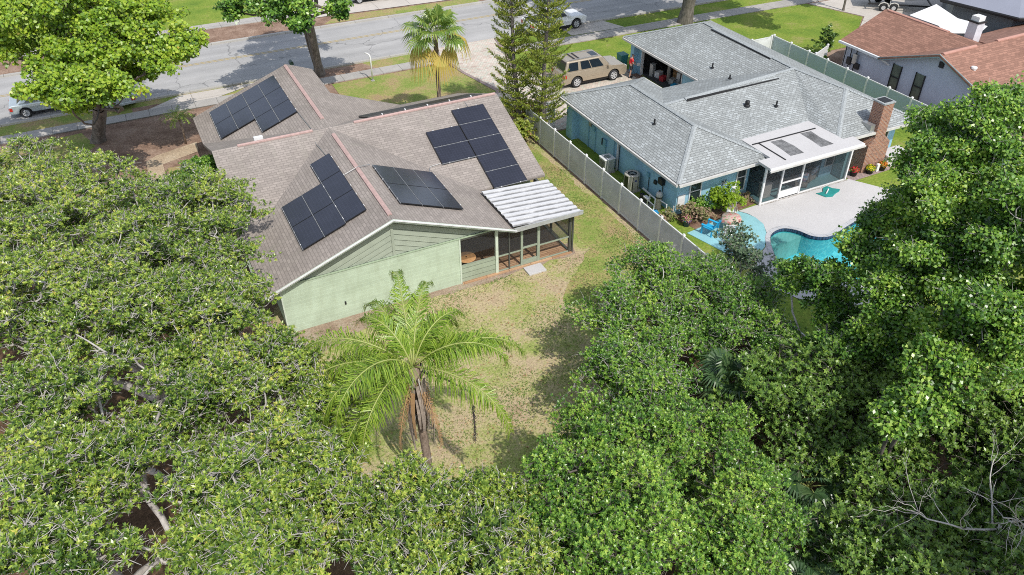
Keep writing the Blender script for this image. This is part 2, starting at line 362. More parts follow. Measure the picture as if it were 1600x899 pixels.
leafmat('dead_leaf', [(0.0, (0.34, 0.19, 0.09)), (0.5, (0.50, 0.31, 0.16)), (1.0, (0.60, 0.42, 0.25))], 0.8, 0.2)
leafmat('pine_leaf', [(0.05, (0.08, 0.12, 0.02)), (0.35, (0.18, 0.25, 0.03)), (0.75, (0.36, 0.40, 0.06)), (0.93, (0.48, 0.30, 0.12)), (1.0, (0.50, 0.24, 0.12))], 0.45, 0.15)
leafmat('grass_blade', [(0.0, (0.42, 0.33, 0.20)), (0.35, (0.36, 0.33, 0.13)), (0.6, (0.20, 0.30, 0.06)), (1.0, (0.13, 0.25, 0.04))], 0.6, 0.3)
leafmat('red_leaf', [(0.0, (0.30, 0.12, 0.06)), (0.6, (0.45, 0.20, 0.10)), (1.0, (0.40, 0.30, 0.12))], 0.6, 0.2)
leafmat('bush_mixed', [(0.0, (0.14, 0.20, 0.06)), (0.4, (0.26, 0.27, 0.10)), (0.7, (0.42, 0.26, 0.20)), (1.0, (0.55, 0.38, 0.33))], 0.6, 0.2)
leafmat('shrub_lime', [(0.0, (0.14, 0.26, 0.02)), (0.5, (0.27, 0.42, 0.02)), (1.0, (0.42, 0.52, 0.05))], 0.45, 0.3)
barkmat('oak_bark', (0.18, 0.16, 0.14), (0.40, 0.37, 0.33)); barkmat('dark_bark', (0.07, 0.06, 0.05), (0.22, 0.19, 0.165))
barkmat('palm_bark', (0.12, 0.085, 0.06), (0.34, 0.26, 0.20), 14); barkmat('pale_bark', (0.30, 0.28, 0.25), (0.55, 0.52, 0.48))

# ------------------------------------------------------------------ ground and roads
def sheet(name, pts, z, mat, kind='structure', z0=None):
    m = MB()
    if z0 is None: m.poly([(x, y, z) for x, y in pts])
    else: m.prism(pts, z0, z)
    o = m.build(name, mat); o['kind'] = kind; return o
def jag(pts, amp=0.14, step=0.5, seed=3):
    rg_ = random.Random(seed); out = []
    for i in range(len(pts)):
        a, b = pts[i], pts[(i+1) % len(pts)]; L_ = math.hypot(b[0]-a[0], b[1]-a[1]); n = max(1, int(L_/step))
        for k in range(n): t = k/n; out.append((a[0]+(b[0]-a[0])*t+rg_.uniform(-amp, amp), a[1]+(b[1]-a[1])*t+rg_.uniform(-amp, amp)))
    return out
def rect(x0, y0, x1, y1): return [(x0, y0), (x1, y0), (x1, y1), (x0, y1)]
sheet('ground', rect(-600, -400, 700, 900), -0.012, 'dirt')
sheet('back_lawn', [(-4, 5), (21.4, 5), (21.4, 43), (16.0, 43), (16.0, 31.0), (2.8, 31.0), (1.6, 27), (2.0, 24), (-4, 22)], 0.0, 'dry_lawn')
groundmat('litter', [(0.3, (0.055, 0.035, 0.02)), (0.5, (0.12, 0.075, 0.045)), (0.72, (0.20, 0.125, 0.07))], 1.2, 9)  # litter brown darkened further to imitate dim ground under the crowns
sheet('leaf_litter', jag([(-14, 5), (7.5, 5), (6.5, 13.5), (3.0, 16.5), (1.2, 20), (0.6, 27), (0.4, 33), (0.2, 38.5), (-3, 41), (-14, 42)], 0.2), 0.012, 'litter')
sheet('leaf_litter', jag([(8.5, 5), (21.3, 5), (21.3, 22.4), (19.5, 23.4), (16.5, 22.2), (13.6, 19.8), (12.0, 16.2), (9.2, 14.2)], 0.2), 0.012, 'litter')
sheet('leaf_litter', jag([(21.8, 5), (32, 5), (30, 13), (24, 16.5), (21.8, 16.5)], 0.2), 0.012, 'litter')
sheet('grass_strip', jag([(16.5, 20.5), (20.6, 20.5), (21.0, 24.5), (21.05, 41.3), (18.6, 41.5), (18.3, 28.6), (15.0, 25.6)]), 0.004, 'mid_lawn')
sheet('dirt_bed', jag([(1.5, 26.6), (4.6, 27.0), (7.5, 28.05), (11, 28.35), (13.4, 28.2), (14.4, 28.4), (17.4, 28.5), (17.6, 28.8), (17.7, 29.4), (2.2, 29.4)], 0.13), 0.008, 'bare_soil')
sheet('front_lawn', [(12.2, 44.6), (21.9, 44.6), (22.9, 48.5), (22.2, 51.5), (21.3, 55.35), (12.5, 55.35)], 0.004, 'mid_lawn')
sheet('side_lawn', [(-6.5, 36), (0.9, 36), (1.6, 50), (1.0, 55.3), (-8.5, 55.3), (-8.5, 45)], 0.004, 'dirt')
sheet('side_grass', [(-0.1, 40), (1.7, 41), (1.7, 47.2), (0.1, 47.4)], 0.010, 'mid_lawn')
sheet('side_grass', [(-9, 54.6), (-9, 51.5), (-4.5, 51.2), (-3.6, 52.5), (-4.3, 54.9)], 0.010, 'mid_lawn')
sheet('sand_path', [(-1.1, 41), (-0.2, 41), (-0.1, 48.0), (2.1, 48.8), (2.2, 50.2), (-0.3, 49.4), (-1.0, 48.8)], 0.014, 'sand')
sheet('verge', [(-40, 56.55), (21.4, 56.75), (21.4, 58.45), (-40, 58.2)], 0.004, 'mid_lawn')
sheet('verge_dirt', [(11.0, 56.7), (16.4, 56.72), (15.7, 58.3), (10.8, 58.3)], 0.010, 'dirt')
sheet('verge_dirt', [(-1.0, 56.7), (3.4, 56.72), (3.4, 57.4), (-1.0, 57.5)], 0.010, 'dirt')
sheet('sidewalk', [(-60, 55.35), (21.3, 55.55), (21.3, 56.75), (-60, 56.5)], 0.05, 'walkway', z0=-0.02)
sheet('sidewalk', [(26.2, 55.0), (33.5, 54.6), (45, 54.3), (60, 53.7), (90, 52.6), (90, 54.0), (60, 55.2), (45.4, 55.75), (33.7, 56.0), (26.1, 56.3)], 0.05, 'walkway', z0=-0.02)
sheet('road', [(-80, 58.55), (30, 58.55), (60, 57.9), (120, 55.5), (120, 65.5), (60, 67.2), (30, 67.3), (-80, 68.6)], 0.0, 'asphalt')
sheet('kerb', [(-80, 58.3), (21.6, 58.35), (21.6, 58.6), (-80, 58.55)], 0.13, 'kerb', z0=-0.02)
sheet('kerb', [(27.2, 58.35), (35.0, 58.25), (60, 57.65), (60, 57.9), (35.0, 58.5), (27.2, 58.6)], 0.13, 'kerb', z0=-0.02)
sheet('kerb', [(-80, 68.6), (30, 67.3), (60, 67.2), (60, 67.45), (30, 67.6), (-80, 68.9)], 0.13, 'kerb', z0=-0.02)
for dy in (0, 0.24):
    sheet('road_marking', [(-80, 63.85+dy), (30, 63.72+dy), (60, 63.2+dy), (60, 63.32+dy), (30, 63.84+dy), (-80, 63.97+dy)], 0.004, 'road_yellow')
sheet('far_verge', [(-80, 68.9), (30, 67.6), (60, 67.45), (60, 69.6), (-80, 71.9)], 0.008, 'dirt')
sheet('far_sidewalk', [(-80, 72.0), (5, 71.7), (14, 71.4), (60, 69.7), (60, 71.0), (14, 72.9), (-80, 73.3)], 0.05, 'walkway', z0=-0.02)
sheet('far_lawn', [(-80, 73.4), (14, 73.0), (60, 71.1), (60, 100), (-80, 100)], 0.008, 'green_lawn')
sheet('far_driveway', [(14.5, 70.3), (30, 69.4), (30, 80), (14.5, 80)], 0.058, 'drive')
sheet('far_grass', [(15.5, 68.35), (30, 67.75), (30, 69.2), (17, 69.9)], 0.014, 'mid_lawn')
sheet('apron', [(-0.2, 56.6), (4.6, 56.7), (8.0, 58.2), (2.2, 58.2)], 0.03, 'drive')
# paver driveway of the blue house
sheet('driveway', [(21.5, 58.6), (27.0, 58.6), (26.3, 55.2), (25.3, 51.9), (26.2, 50.4), (29.0, 48.9), (32.3, 47.9), (32.8, 47.7), (32.8, 40.0), (29.9, 40.9), (23.3, 41.3), (22.3, 42.0), (22.3, 48.2), (22.9, 48.6), (22.0, 53)], 0.03, 'paver', z0=-0.01)
sheet('driveway_edge', [(21.25, 58.5), (21.5, 58.5), (22.0, 53), (22.95, 48.7), (22.35, 48.2), (22.1, 48.3), (22.6, 48.7), (21.75, 53)], 0.045, 'paver_edge', z0=-0.01)
sheet('driveway_edge', [(27.0, 58.5), (27.3, 58.5), (26.6, 55.2), (25.6, 52.0), (26.3, 50.7), (29.1, 49.2), (32.6, 48.1), (33.6, 47.7), (32.9, 47.4), (32.3, 47.85), (29.0, 48.85), (26.1, 50.35), (25.25, 51.9), (26.3, 55.2)], 0.045, 'paver_edge', z0=-0.01)
sheet('front_green_lawn', [(27.4, 58.3), (26.7, 56.3), (33.8, 56.0), (45.4, 55.75), (60, 55.2), (60, 57.6), (35, 58.2)], 0.006, 'green_lawn')
sheet('front_green_lawn', [(26.2, 54.9), (25.7, 52.0), (26.3, 50.7), (29.1, 49.3), (32.6, 48.2), (33.6, 47.9), (44.4, 48.2), (44.4, 44.4), (46.0, 44.4), (46.0, 44.0), (51.8, 44.0), (57.8, 48.8), (56.0, 53.8), (45, 54.3), (33.5, 54.5)], 0.006, 'green_lawn')
sheet('shade_apron', [(33.0, 56.2), (38.0, 56.0), (37.2, 58.2), (33.0, 58.3)], 0.03, 'drive')
sheet('far_concrete', [(51.9, 44.1), (58.0, 48.8), (56.2, 53.6), (90, 52.3), (90, 30), (56, 38)], 0.03, 'drive', z0=-0.01)
# blue house yard
sheet('side_yard', [(21.7, 5), (44.1, 5), (44.1, 48), (33.6, 47.7), (32.9, 41), (21.7, 41.2)], 0.0, 'green_lawn')
sheet('garden_bed', [(24.0, 28.6), (24.3, 27.6), (27.4, 28.1), (28.85, 28.3), (28.85, 29.2), (24.0, 29.3)], 0.008, 'mulch')
sheet('paver_strip', [(35.4, 28.6), (35.5, 27.7), (38.2, 27.75), (41.5, 28.0), (41.5, 29.0), (35.4, 29.0)], 0.02, 'paver_edge')

def smooth_loop(pts, n=6):
    out = []; k = len(pts)
    for i in range(k):
        p0, p1, p2, p3 = [np.array(pts[(i+j-1) % k], float) for j in range(4)]
        for t in np.linspace(0, 1, n, endpoint=False):
            out.append(tuple(0.5*((2*p1)+(-p0+p2)*t+(2*p0-5*p1+4*p2-p3)*t*t+(-p0+3*p1-3*p2+p3)*t**3)))
    return out
POOL = smooth_loop([(25.95, 22.9), (26.6, 24.3), (27.4, 25.35), (28.35, 25.6), (28.95, 25.1), (29.3, 24.3), (30.1, 23.9), (31.5, 24.2), (32.9, 24.4), (33.9, 23.6), (33.7, 22.0), (32.0, 20.8), (29.6, 20.3), (27.2, 20.7), (26.0, 21.6)])
def offs(pts, d):
    out = []; k = len(pts)
    for i in range(k):
        a = Vector(pts[i-1]); b = Vector(pts[(i+1) % k]); t = (b-a).normalized(); n = Vector((t.y, -t.x)); out.append((pts[i][0]-n.x*d, pts[i][1]-n.y*d))
    return out
DECK = [(28.95, 28.1), (27.45, 28.05), (27.75, 27.6), (27.85, 27.1), (27.8, 26.4), (27.3, 25.5), (26.4, 24.6), (25.3, 24.0), (24.55, 23.3), (24.4, 21.9), (24.9, 20.6), (26.0, 19.4), (28, 18.6), (33, 18.3), (37.3, 19.5), (37.6, 24.0), (36.4, 26.4), (35.45, 28.0)]
def holed(name, outer, inner, z, mat, z_in=None):
    import bmesh
    bm = bmesh.new(); es = []
    for loop in (outer, inner):
        vs_ = [bm.verts.new((x, y, z)) for x, y in loop]
        es += [bm.edges.new((vs_[i], vs_[(i+1) % len(vs_)])) for i in range(len(vs_))]
    bmesh.ops.triangle_fill(bm, use_beauty=True, use_dissolve=False, edges=es)
    for f in bm.faces:
        if f.normal.z < 0: f.normal_flip()
    me = bpy.data.meshes.new(name); bm.to_mesh(me); bm.free(); me.materials.append(MATS[mat]); metric_uv(me)
    o = bpy.data.objects.new(name, me); COL.objects.link(o); return o
# the yard sheet must not cover the pool basin: rebuild it with the pool cut out
for o in list(bpy.data.objects):
    if o.name in ('side_yard', 'ground'): bpy.data.objects.remove(o)
_a = sum(POOL[i][0]*POOL[(i+1) % len(POOL)][1]-POOL[(i+1) % len(POOL)][0]*POOL[i][1] for i in range(len(POOL)))
if _a < 0: POOL = POOL[::-1]
PIN, POUT = POOL, None
def ring_scale(pts, d):
    cx = sum(p[0] for p in pts)/len(pts); cy = sum(p[1] for p in pts)/len(pts)
    return offs(pts, d)
t1 = ring_scale(POOL, 0.25); t2 = ring_scale(POOL, -0.25)
def area(p): return abs(sum(p[i][0]*p[(i+1) % len(p)][1]-p[(i+1) % len(p)][0]*p[i][1] for i in range(len(p))))
POUT = t1 if area(t1) > area(t2) else t2
TS = -1 if area(t1) > area(t2) else 1
holed('side_yard', [(21.7, 5), (44.1, 5), (44.1, 48), (33.6, 47.7), (32.9, 41), (21.7, 41.2)], POUT, 0.0, 'green_lawn')['kind'] = 'structure'
holed('ground', rect(-600, -400, 700, 900), POUT, -0.012, 'dirt')['kind'] = 'structure'
holed('pool_deck', DECK, POUT, 0.03, 'deck')['kind'] = 'structure'
sheet('patio_slab', [(23.65, 27.5), (24.35, 24.9), (25.2, 24.05), (26.4, 24.65), (27.3, 25.55), (27.8, 26.4), (27.85, 27.1), (27.7, 27.6), (27.42, 28.03)], 0.032, 'deck_blue', z0=-0.01)
pool = empty('swimming_pool', (29.5, 22.5, 0), 'curvy swimming pool of turquoise water in the pale deck behind the blue house', 'swimming pool')
def poolmats():
    m, nt, b = newmat('pool_water'); p = pos(nt)
    b.inputs['Base Color'].default_value = (0.75, 0.97, 0.97, 1); b.inputs['Roughness'].default_value = 0.03
    b.inputs['Transmission Weight'].default_value = 1.0; b.inputs['IOR'].default_value = 1.33
    # ring ripples and small waves; lets light through to the basin
    wv = N(nt, 'ShaderNodeTexWave', wave_type='RINGS', rings_direction='SPHERICAL'); mp = N(nt, 'ShaderNodeMapping'); nt.links.new(p, mp.inputs[0])
    mp.inputs['Location'].default_value = (-30.6, -22.6, 0); nt.links.new(mp.outputs[0], wv.inputs[0]); wv.inputs['Scale'].default_value = 1.6; wv.inputs['Distortion'].default_value = 1.2
    nn = noise(nt, p, 2.2, 3, 0.5); ad = N(nt, 'ShaderNodeMath', operation='ADD'); nt.links.new(wv.outputs['Fac'], ad.inputs[0]); nt.links.new(nn, ad.inputs[1])
    bump(nt, b, ad.outputs[0], 0.25, 0.05)
    tb = N(nt, 'ShaderNodeBsdfTransparent'); tb.inputs[0].default_value = (0.60, 0.90, 0.92, 1)
    ms = N(nt, 'ShaderNodeMixShader'); ms.inputs[0].default_value = 0.72
    gl = N(nt, 'ShaderNodeBsdfGlossy'); gl.inputs['Roughness'].default_value = 0.03
    fr = N(nt, 'ShaderNodeFresnel'); fr.inputs[0].default_value = 1.33
    bm_ = [n for n in nt.nodes if n.type == 'BUMP'][0]
    nt.links.new(bm_.outputs[0], gl.inputs['Normal']); nt.links.new(bm_.outputs[0], fr.inputs['Normal'])
    nt.links.new(fr.outputs[0], ms.inputs[0]); nt.links.new(tb.outputs[0], ms.inputs[1]); nt.links.new(gl.outputs[0], ms.inputs[2])
    nt.links.new(ms.outputs[0], nt.nodes['Material Output'].inputs['Surface']); MATS['pool_water'] = m
    m, nt, b = newmat('pool_plaster'); p = pos(nt)
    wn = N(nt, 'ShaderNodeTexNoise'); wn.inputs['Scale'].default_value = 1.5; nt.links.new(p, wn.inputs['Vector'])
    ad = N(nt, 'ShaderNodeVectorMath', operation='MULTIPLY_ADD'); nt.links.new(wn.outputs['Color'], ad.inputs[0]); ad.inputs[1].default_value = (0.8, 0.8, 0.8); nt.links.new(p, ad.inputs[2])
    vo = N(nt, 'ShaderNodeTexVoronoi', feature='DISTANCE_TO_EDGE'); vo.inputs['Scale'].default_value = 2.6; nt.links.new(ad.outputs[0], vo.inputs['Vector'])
    nt.links.new(ramp(nt, vo.outputs['Distance'], [(0.0, (0.38, 0.78, 0.80)), (0.10, (0.19, 0.60, 0.67))]), b.inputs['Base Color']); b.inputs['Roughness'].default_value = 0.7  # pale web in the plaster colour imitates sunlight rippling on the basin
    MATS['pool_plaster'] = m
poolmats()
plain('pool_shallow', (0.40, 0.55, 0.50), 0.8)
def pool_build():
    m = MB(); k = len(POOL); IN = offs(POOL, 0.0)
    n = len(m.v); m.v += [(x-29.5, y-22.5, -0.02) for x, y in POOL]+[(x-29.5, y-22.5, -1.3) for x, y in POOL]
    for i in range(k): j = (i+1) % k; m.f.append((n+j, n+i, n+k+i, n+k+j))
    m.f.append(tuple(range(n+k, n+2*k)))
    m.build('basin', 'pool_plaster', pool)
    tl = MB(); tl.v = [(x-29.5, y-22.5, 0.045) for x, y in offs(POOL, TS*0.012)]+[(x-29.5, y-22.5, -0.16) for x, y in offs(POOL, TS*0.012)]
    for i in range(k): j = (i+1) % k; tl.f.append((j, i, k+i, k+j))
    tl.build('tile_band', 'water_tile', pool)
    m = MB().poly([(x-29.5, y-22.5, -0.11) for x, y in POOL]); m.build('water', 'pool_water', pool)
    m = MB(); n = 0; m.v = [(x-29.5, y-22.5, 0.05) for x, y in POOL]+[(x-29.5, y-22.5, 0.05) for x, y in POUT]+[(x-29.5, y-22.5, -0.13) for x, y in POOL]+[(x-29.5, y-22.5, -0.03) for x, y in POUT]
    for i in range(k): j = (i+1) % k; m.f.append((i, k+i, k+j, j)); m.f.append((2*k+j, 2*k+i, i, j)); m.f.append((k+i, 3*k+i, 3*k+j, k+j))
    m.build('coping', 'coping_tile', pool)
    m = MB(); T = [p for p in POOL if p[0] < 29.25 and p[1] > 24.75]; i0 = POOL.index(T[0])
    while POOL[i0-1] in T: i0 -= 1
    T = [POOL[(i0+q) % k] for q in range(len(T))]; T = offs(T+[(28.2, 24.75)] if T[0][0] > T[-1][0] else T+[(28.2, 24.75)], 0.0)
    m.prism([(x-29.5, y-22.5) for x, y in T], -1.28, -0.24); m.build('entry_step', 'pool_shallow', pool)
concrete('coping_tile', (0.52, 0.52, 0.53), 0.6, 0.08, 0.01); concrete('water_tile', (0.06, 0.11, 0.20), 0.15, 0.3, 0.02)
pool_build()

# ------------------------------------------------------------------ green house with solar roof
SG, RZ = 0.381, 4.75
zx = lambda x: RZ-SG*abs(x-8.15)
zy = lambda y: RZ-SG*abs(y-38.4)
gh = empty('green_house', (8, 38, 0), 'pale green block house under a brown shingle roof with black solar panels', 'house')
def GB(m, name, mat, smooth=False, par=None, bev=0):   # build in world coordinates under an empty
    p = par or gh; o = m.build(name, mat, None, smooth, bev); o.parent = p
    o.matrix_parent_inverse = p.matrix_world.inverted() if p.matrix_world != Matrix.Identity(4) else Matrix.Translation(-p.location) if p.type == 'EMPTY' and not p.rotation_euler.z else p.matrix_world.inverted()
    return o
def wpart(m, name, mat, root, smooth=False, bev=0):
    """mesh given in world coordinates, child of an unrotated root empty (or of its part)"""
    top = root
    while top.parent: top = top.parent
    l = top.location
    m.v = [(x-l.x, y-l.y, z-l.z) for x, y, z in m.v]
    me_o = m.build(name, mat, root, smooth, bev)
    # metric uv is offset by the root, which is harmless
    return me_o
def roofpoly(m, pts, th=0.13): m.extr([Vector(p)-Vector((0, 0, th)) for p in pts], (0, 0, th))
m = MB(); P_ = lambda L, f: [(x, y, f(x, y)) for x, y in L]
fx = lambda x, y: zx(x); fy = lambda x, y: zy(y)
roofpoly(m, P_([(2.25, 28.35), (8.15, 28.35), (8.15, 38.4), (2.25, 32.5)], fx))
roofpoly(m, P_([(2.25, 32.5), (8.15, 38.4), (2.25, 38.4)], fy))
roofpoly(m, P_([(2.25, 38.4), (8.15, 38.4), (2.25, 44.3)], fy))
roofpoly(m, P_([(2.25, 44.3), (8.15, 38.4), (8.15, 48.1), (2.25, 48.1)], fx))
roofpoly(m, P_([(8.15, 28.35), (14.05, 28.35), (14.05, 32.5), (8.15, 38.4)], fx))
roofpoly(m, P_([(8.15, 38.4), (14.05, 32.5), (17.8, 32.5), (17.8, 38.4)], fy))
roofpoly(m, P_([(8.15, 38.4), (17.8, 38.4), (17.8, 44.2), (13.95, 44.2)], fy))
roofpoly(m, P_([(8.15, 38.4), (13.95, 44.2), (9.8, 44.2), (9.8, 48.3), (8.15, 48.3)], fx))
roof = wpart(m, 'roof', 'taupe_shingle', gh)
def capbar(root, a, b, wd, th, mat, name):
    a, b = Vector(a), Vector(b); t = (b-a).normalized(); n = Vector((-t.y, t.x, 0)).normalized()*wd
    m = MB(); dn = Vector((0, 0, -wd*0.38)); up = Vector((0, 0, th))
    for sgn in (1, -1):
        P = [a+up, b+up, b+n*sgn+dn+up, a+n*sgn+dn+up]
        if sgn < 0: P = P[::-1]
        m.extr([p-Vector((0, 0, 0.07)) for p in P], (0, 0, 0.07))
    return wpart(m, name, mat, root)
capbar(roof, (8.15, 47.9, RZ), (8.15, 39.6, RZ), 0.10, 0.08, 'pink_cap', 'ridge_vent')
capbar(roof, (8.15, 37.5, RZ), (8.15, 28.75, RZ), 0.10, 0.08, 'pink_cap', 'ridge_vent')
capbar(roof, (9.5, 38.4, RZ), (17.7, 38.4, RZ), 0.09, 0.08, 'pink_cap', 'ridge_vent')
capbar(roof, (3.5, 38.4, RZ), (7.3, 38.4, RZ), 0.09, 0.08, 'pink_cap', 'ridge_vent')
wpart(MB().box((4.4, 38.75, 4.6), (4.85, 38.95, 4.82)), 'junction_box', 'white', roof)
def path_on(pts, f, r=0.018, mat='grey_metal', root=None, nm='conduit'):
    m = MB().tube([(x, y, f(x, y)+0.05) for x, y in pts], r, 6, True); return wpart(m, nm, mat, root or roof)
path_on([(7.3, 41.7), (7.4, 39.2), (7.45, 38.5)], fx); path_on([(7.3, 38.3), (7.2, 37.5), (7.3, 36.0)], fx)
path_on([(7.5, 33.4), (8.14, 33.4), (8.9, 33.9)], lambda x, y: zx(x)+0.06); path_on([(12.8, 34.6), (12.2, 34.55), (11.9, 33.9)], lambda x, y: max(zx(x), zy(y)))
path_on([(15.8, 38.5), (15.8, 37.85)], fy)
# walls
plain('sage_dark', (0.10, 0.13, 0.09), 0.8)
m = MB().box((2.98, 28.75, -0.1), (11.33, 28.95, 2.58)); wpart(m, 'gable_wall', 'mint_block', gh)
m = MB().prism([(2.98, 28.952), (11.33, 28.952), (11.33, 33.2), (17.2, 33.2), (17.2, 43.6), (9.4, 43.6), (9.4, 47.4), (2.98, 47.4)], -0.1, 2.4)
m.extr([(2.98, 33.2, 2.4), (2.98, 38.4, 4.55), (2.98, 43.6, 2.4)], (0.15, 0, 0)); m.extr([(17.05, 33.2, 2.4), (17.05, 38.4, 4.55), (17.05, 43.6, 2.4)], (0.15, 0, 0))
m.extr([(3.2, 47.4, 2.4), (8.15, 47.4, 4.5), (9.4, 47.4, 4.0), (9.4, 47.4, 2.4)], (0, -0.15, 0))
wpart(m, 'wall', 'sage_trim', gh)
m = MB().extr([(2.6, 28.80, 2.585), (13.7, 28.80, 2.585), (8.15, 28.80, 4.60)], (0, 0.12, 0)); wpart(m, 'gable_backing', 'sage_dark', gh)
m = MB(); h = 0.285; Z0 = 2.62
for sg in (-1, 1):
    k = 0
    while True:
        o0 = k*h+0.035; o1 = (k+1)*h; top = 4.60
        if top-o0-Z0 < 0.05: break
        a = (8.15+sg*0.06, top-o0); xo = 8.15+sg*(top-o0-Z0)/SG; o1 = min(o1, top-Z0-0.001); x1 = 8.15+sg*max(0.06, (top-o1-Z0)/SG)
        q = [(a[0], 28.795, a[1]), (xo, 28.795, Z0), (x1, 28.78, Z0), (a[0], 28.765, top-o1)]
        if sg > 0: q = q[::-1]
        m.extr(q, (0, 0.02, 0)); k += 1
m.box((8.09, 28.745, 2.62), (8.21, 28.79, 4.55)); wpart(m, 'gable_boards', 'gable_paint', gh)
wpart(MB().box((2.9, 28.72, 2.56), (13.6, 28.762, 2.62)), 'gable_trim', 'sage_trim', gh)
wpart(MB().box((2.93, 28.73, 0), (2.99, 28.80, 2.3)), 'corner_trim', 'gutter_pale', gh); wpart(MB().box((11.26, 28.72, 0), (11.335, 28.80, 2.56)), 'corner_trim', 'gutter_pale', gh)
# rake boards
m = MB()
for sg in (-1, 1):
    a = Vector((8.15, 28.33, RZ+0.01)); b = Vector((8.15+sg*5.92, 28.33, RZ+0.01-SG*5.92))
    P = [a, b, b-Vector((0, 0, 0.15)), a-Vector((0, 0, 0.15))]
    m.extr(P if sg < 0 else P[::-1], (0, 0.03, 0))
wpart(m, 'rake_board', 'gutter_pale', gh)
m = MB()
for sg in (-1, 1):
    a = Vector((8.15, 28.27, RZ+0.0)); b = Vector((8.15+sg*5.92, 28.27, RZ-SG*5.92))
    P = [a, b, b-Vector((0, 0, 0.05)), a-Vector((0, 0, 0.05))]
    m.extr(P if sg < 0 else P[::-1], (0, 0.055, 0))
wpart(m, 'drip_edge', 'white', gh)
# screened porch corner
m = MB().box((11.335, 28.76, -0.02), (17.3, 33.2, 0.07)); wpart(m, 'porch_floor', 'porch_boards', gh) if False else None
pavers('porch_boards', [(0, (0.42, 0.24, 0.13)), (0.5, (0.50, 0.31, 0.18)), (1, (0.58, 0.38, 0.23))], 1.2, 0.13, (0.22, 0.12, 0.07))
wpart(MB().box((11.335, 28.62, -0.02), (17.35, 33.2, 0.07)), 'porch_floor', 'porch_boards', gh)
m = MB().box((11.335, 28.76, 0.07), (13.12, 28.86, 1.0)); wpart(m, 'knee_wall', 'sage_board', gh)
plain('bronze', (0.10, 0.105, 0.095), 0.5, 0.2); plain('post_sage', (0.33, 0.38, 0.29), 0.6)
wpart(MB().box((13.12, 28.7, 0), (13.26, 28.84, 2.6)), 'corner_post', 'gutter_pale', gh)
for x, wd in ((13.86, 0.035), (14.54, 0.06), (15.46, 0.07), (17.24, 0.06)):
    wpart(MB().box((x-wd, 28.72, 0.07), (x+wd, 28.72+2*wd, 2.5)), 'porch_post', 'post_sage' if wd > 0.04 and x < 17 else 'bronze', gh)
for y in (30.7, 32.6): wpart(MB().box((17.19, y-0.05, 0.07), (17.29, y+0.05, 2.42)), 'porch_post', 'bronze', gh)
wpart(MB().box((17.32, 28.66, 0.0), (17.40, 28.74, 2.3)), 'downspout', 'bronze', gh)
m = MB()
for a, b in ((13.26, 13.825), (13.895, 14.48), (14.6, 15.39), (15.53, 17.18)): m.box((a, 28.74, 0.93 if a != 14.6 else 1.02), (b, 28.80, 1.0 if a != 14.6 else 1.12)); m.box((a, 28.74, 0.07), (b, 28.80, 0.12 if a != 14.6 else 0.34))
m.box((17.2, 28.84, 0.93), (17.27, 32.6, 1.0)).box((17.2, 28.84, 0.07), (17.27, 32.6, 0.12)); wpart(m, 'screen_rail', 'post_sage', gh)
wpart(MB().box((13.26, 28.70, 2.28), (17.32, 28.83, 2.44)).box((17.18, 28.83, 2.26), (17.3, 32.6, 2.40)).box((11.335, 28.74, 2.45), (13.12, 28.83, 2.585)), 'header_beam', 'bronze', gh)
screenmat('screen', (0.035, 0.037, 0.04), 0.62); screenmat('screen_low', (0.03, 0.03, 0.032), 0.12)  # upper screen denser than the lower, standing in for shade in the porch
wpart(MB().poly([(13.26, 28.765, 0.1), (17.2, 28.765, 0.1), (17.2, 28.765, 0.95), (13.26, 28.765, 0.95)]), 'lower_screen', 'screen_low', gh); wpart(MB().poly([(11.335, 28.80, 1.0), (13.12, 28.80, 1.0), (13.12, 28.80, 1.55), (11.335, 28.80, 1.55)]), 'lower_screen', 'screen_low', gh)
wpart(MB().poly([(13.26, 28.77, 0.97), (17.2, 28.77, 0.97), (17.2, 28.77, 2.3), (13.26, 28.77, 2.3)]).poly([(17.235, 28.8, 0.97), (17.235, 32.6, 0.97), (17.235, 32.6, 2.3), (17.235, 28.8, 2.3)]).poly([(11.335, 28.80, 1.55), (13.12, 28.80, 1.55), (13.12, 28.80, 2.45), (11.335, 28.80, 2.45)]), 'insect_screen', 'screen', gh)
wpart(MB().box((11.36, 33.0, 0.07), (17.2, 33.195, 2.45)), 'back_wall', 'sage_trim', gh)
wpart(MB().box((12.4, 32.97, 0.07), (14.2, 33.0, 2.1)).box((11.335, 30.6, 0.1), (11.37, 32.4, 2.1)), 'sliding_door', glassy('door_glass', (0.02, 0.025, 0.03)), gh)
def corr():
    m = MB(); ys = []; y = 28.35; per = 0.41
    while y < 32.0:
        ys += [(y, 0), (y+0.09, 0), (y+0.12, 0.055), (y+0.30, 0.055), (y+0.33, 0)]; y += per
    ys.append((32.05, 0)); xs = [13.9, 14.4, 15.6, 16.8, 17.66]; base = 0
    for x in xs:
        z = 2.72-(x-13.9)*0.07
        for (yy, h) in ys: m.v.append((x, yy, z+h+0.004*math.sin(yy*7+x*3)))
    n = len(ys)
    for i in range(len(xs)-1):
        for k in range(n-1): a = i*n+k; m.f.append((a, a+n, a+n+1, a+1))
    return m
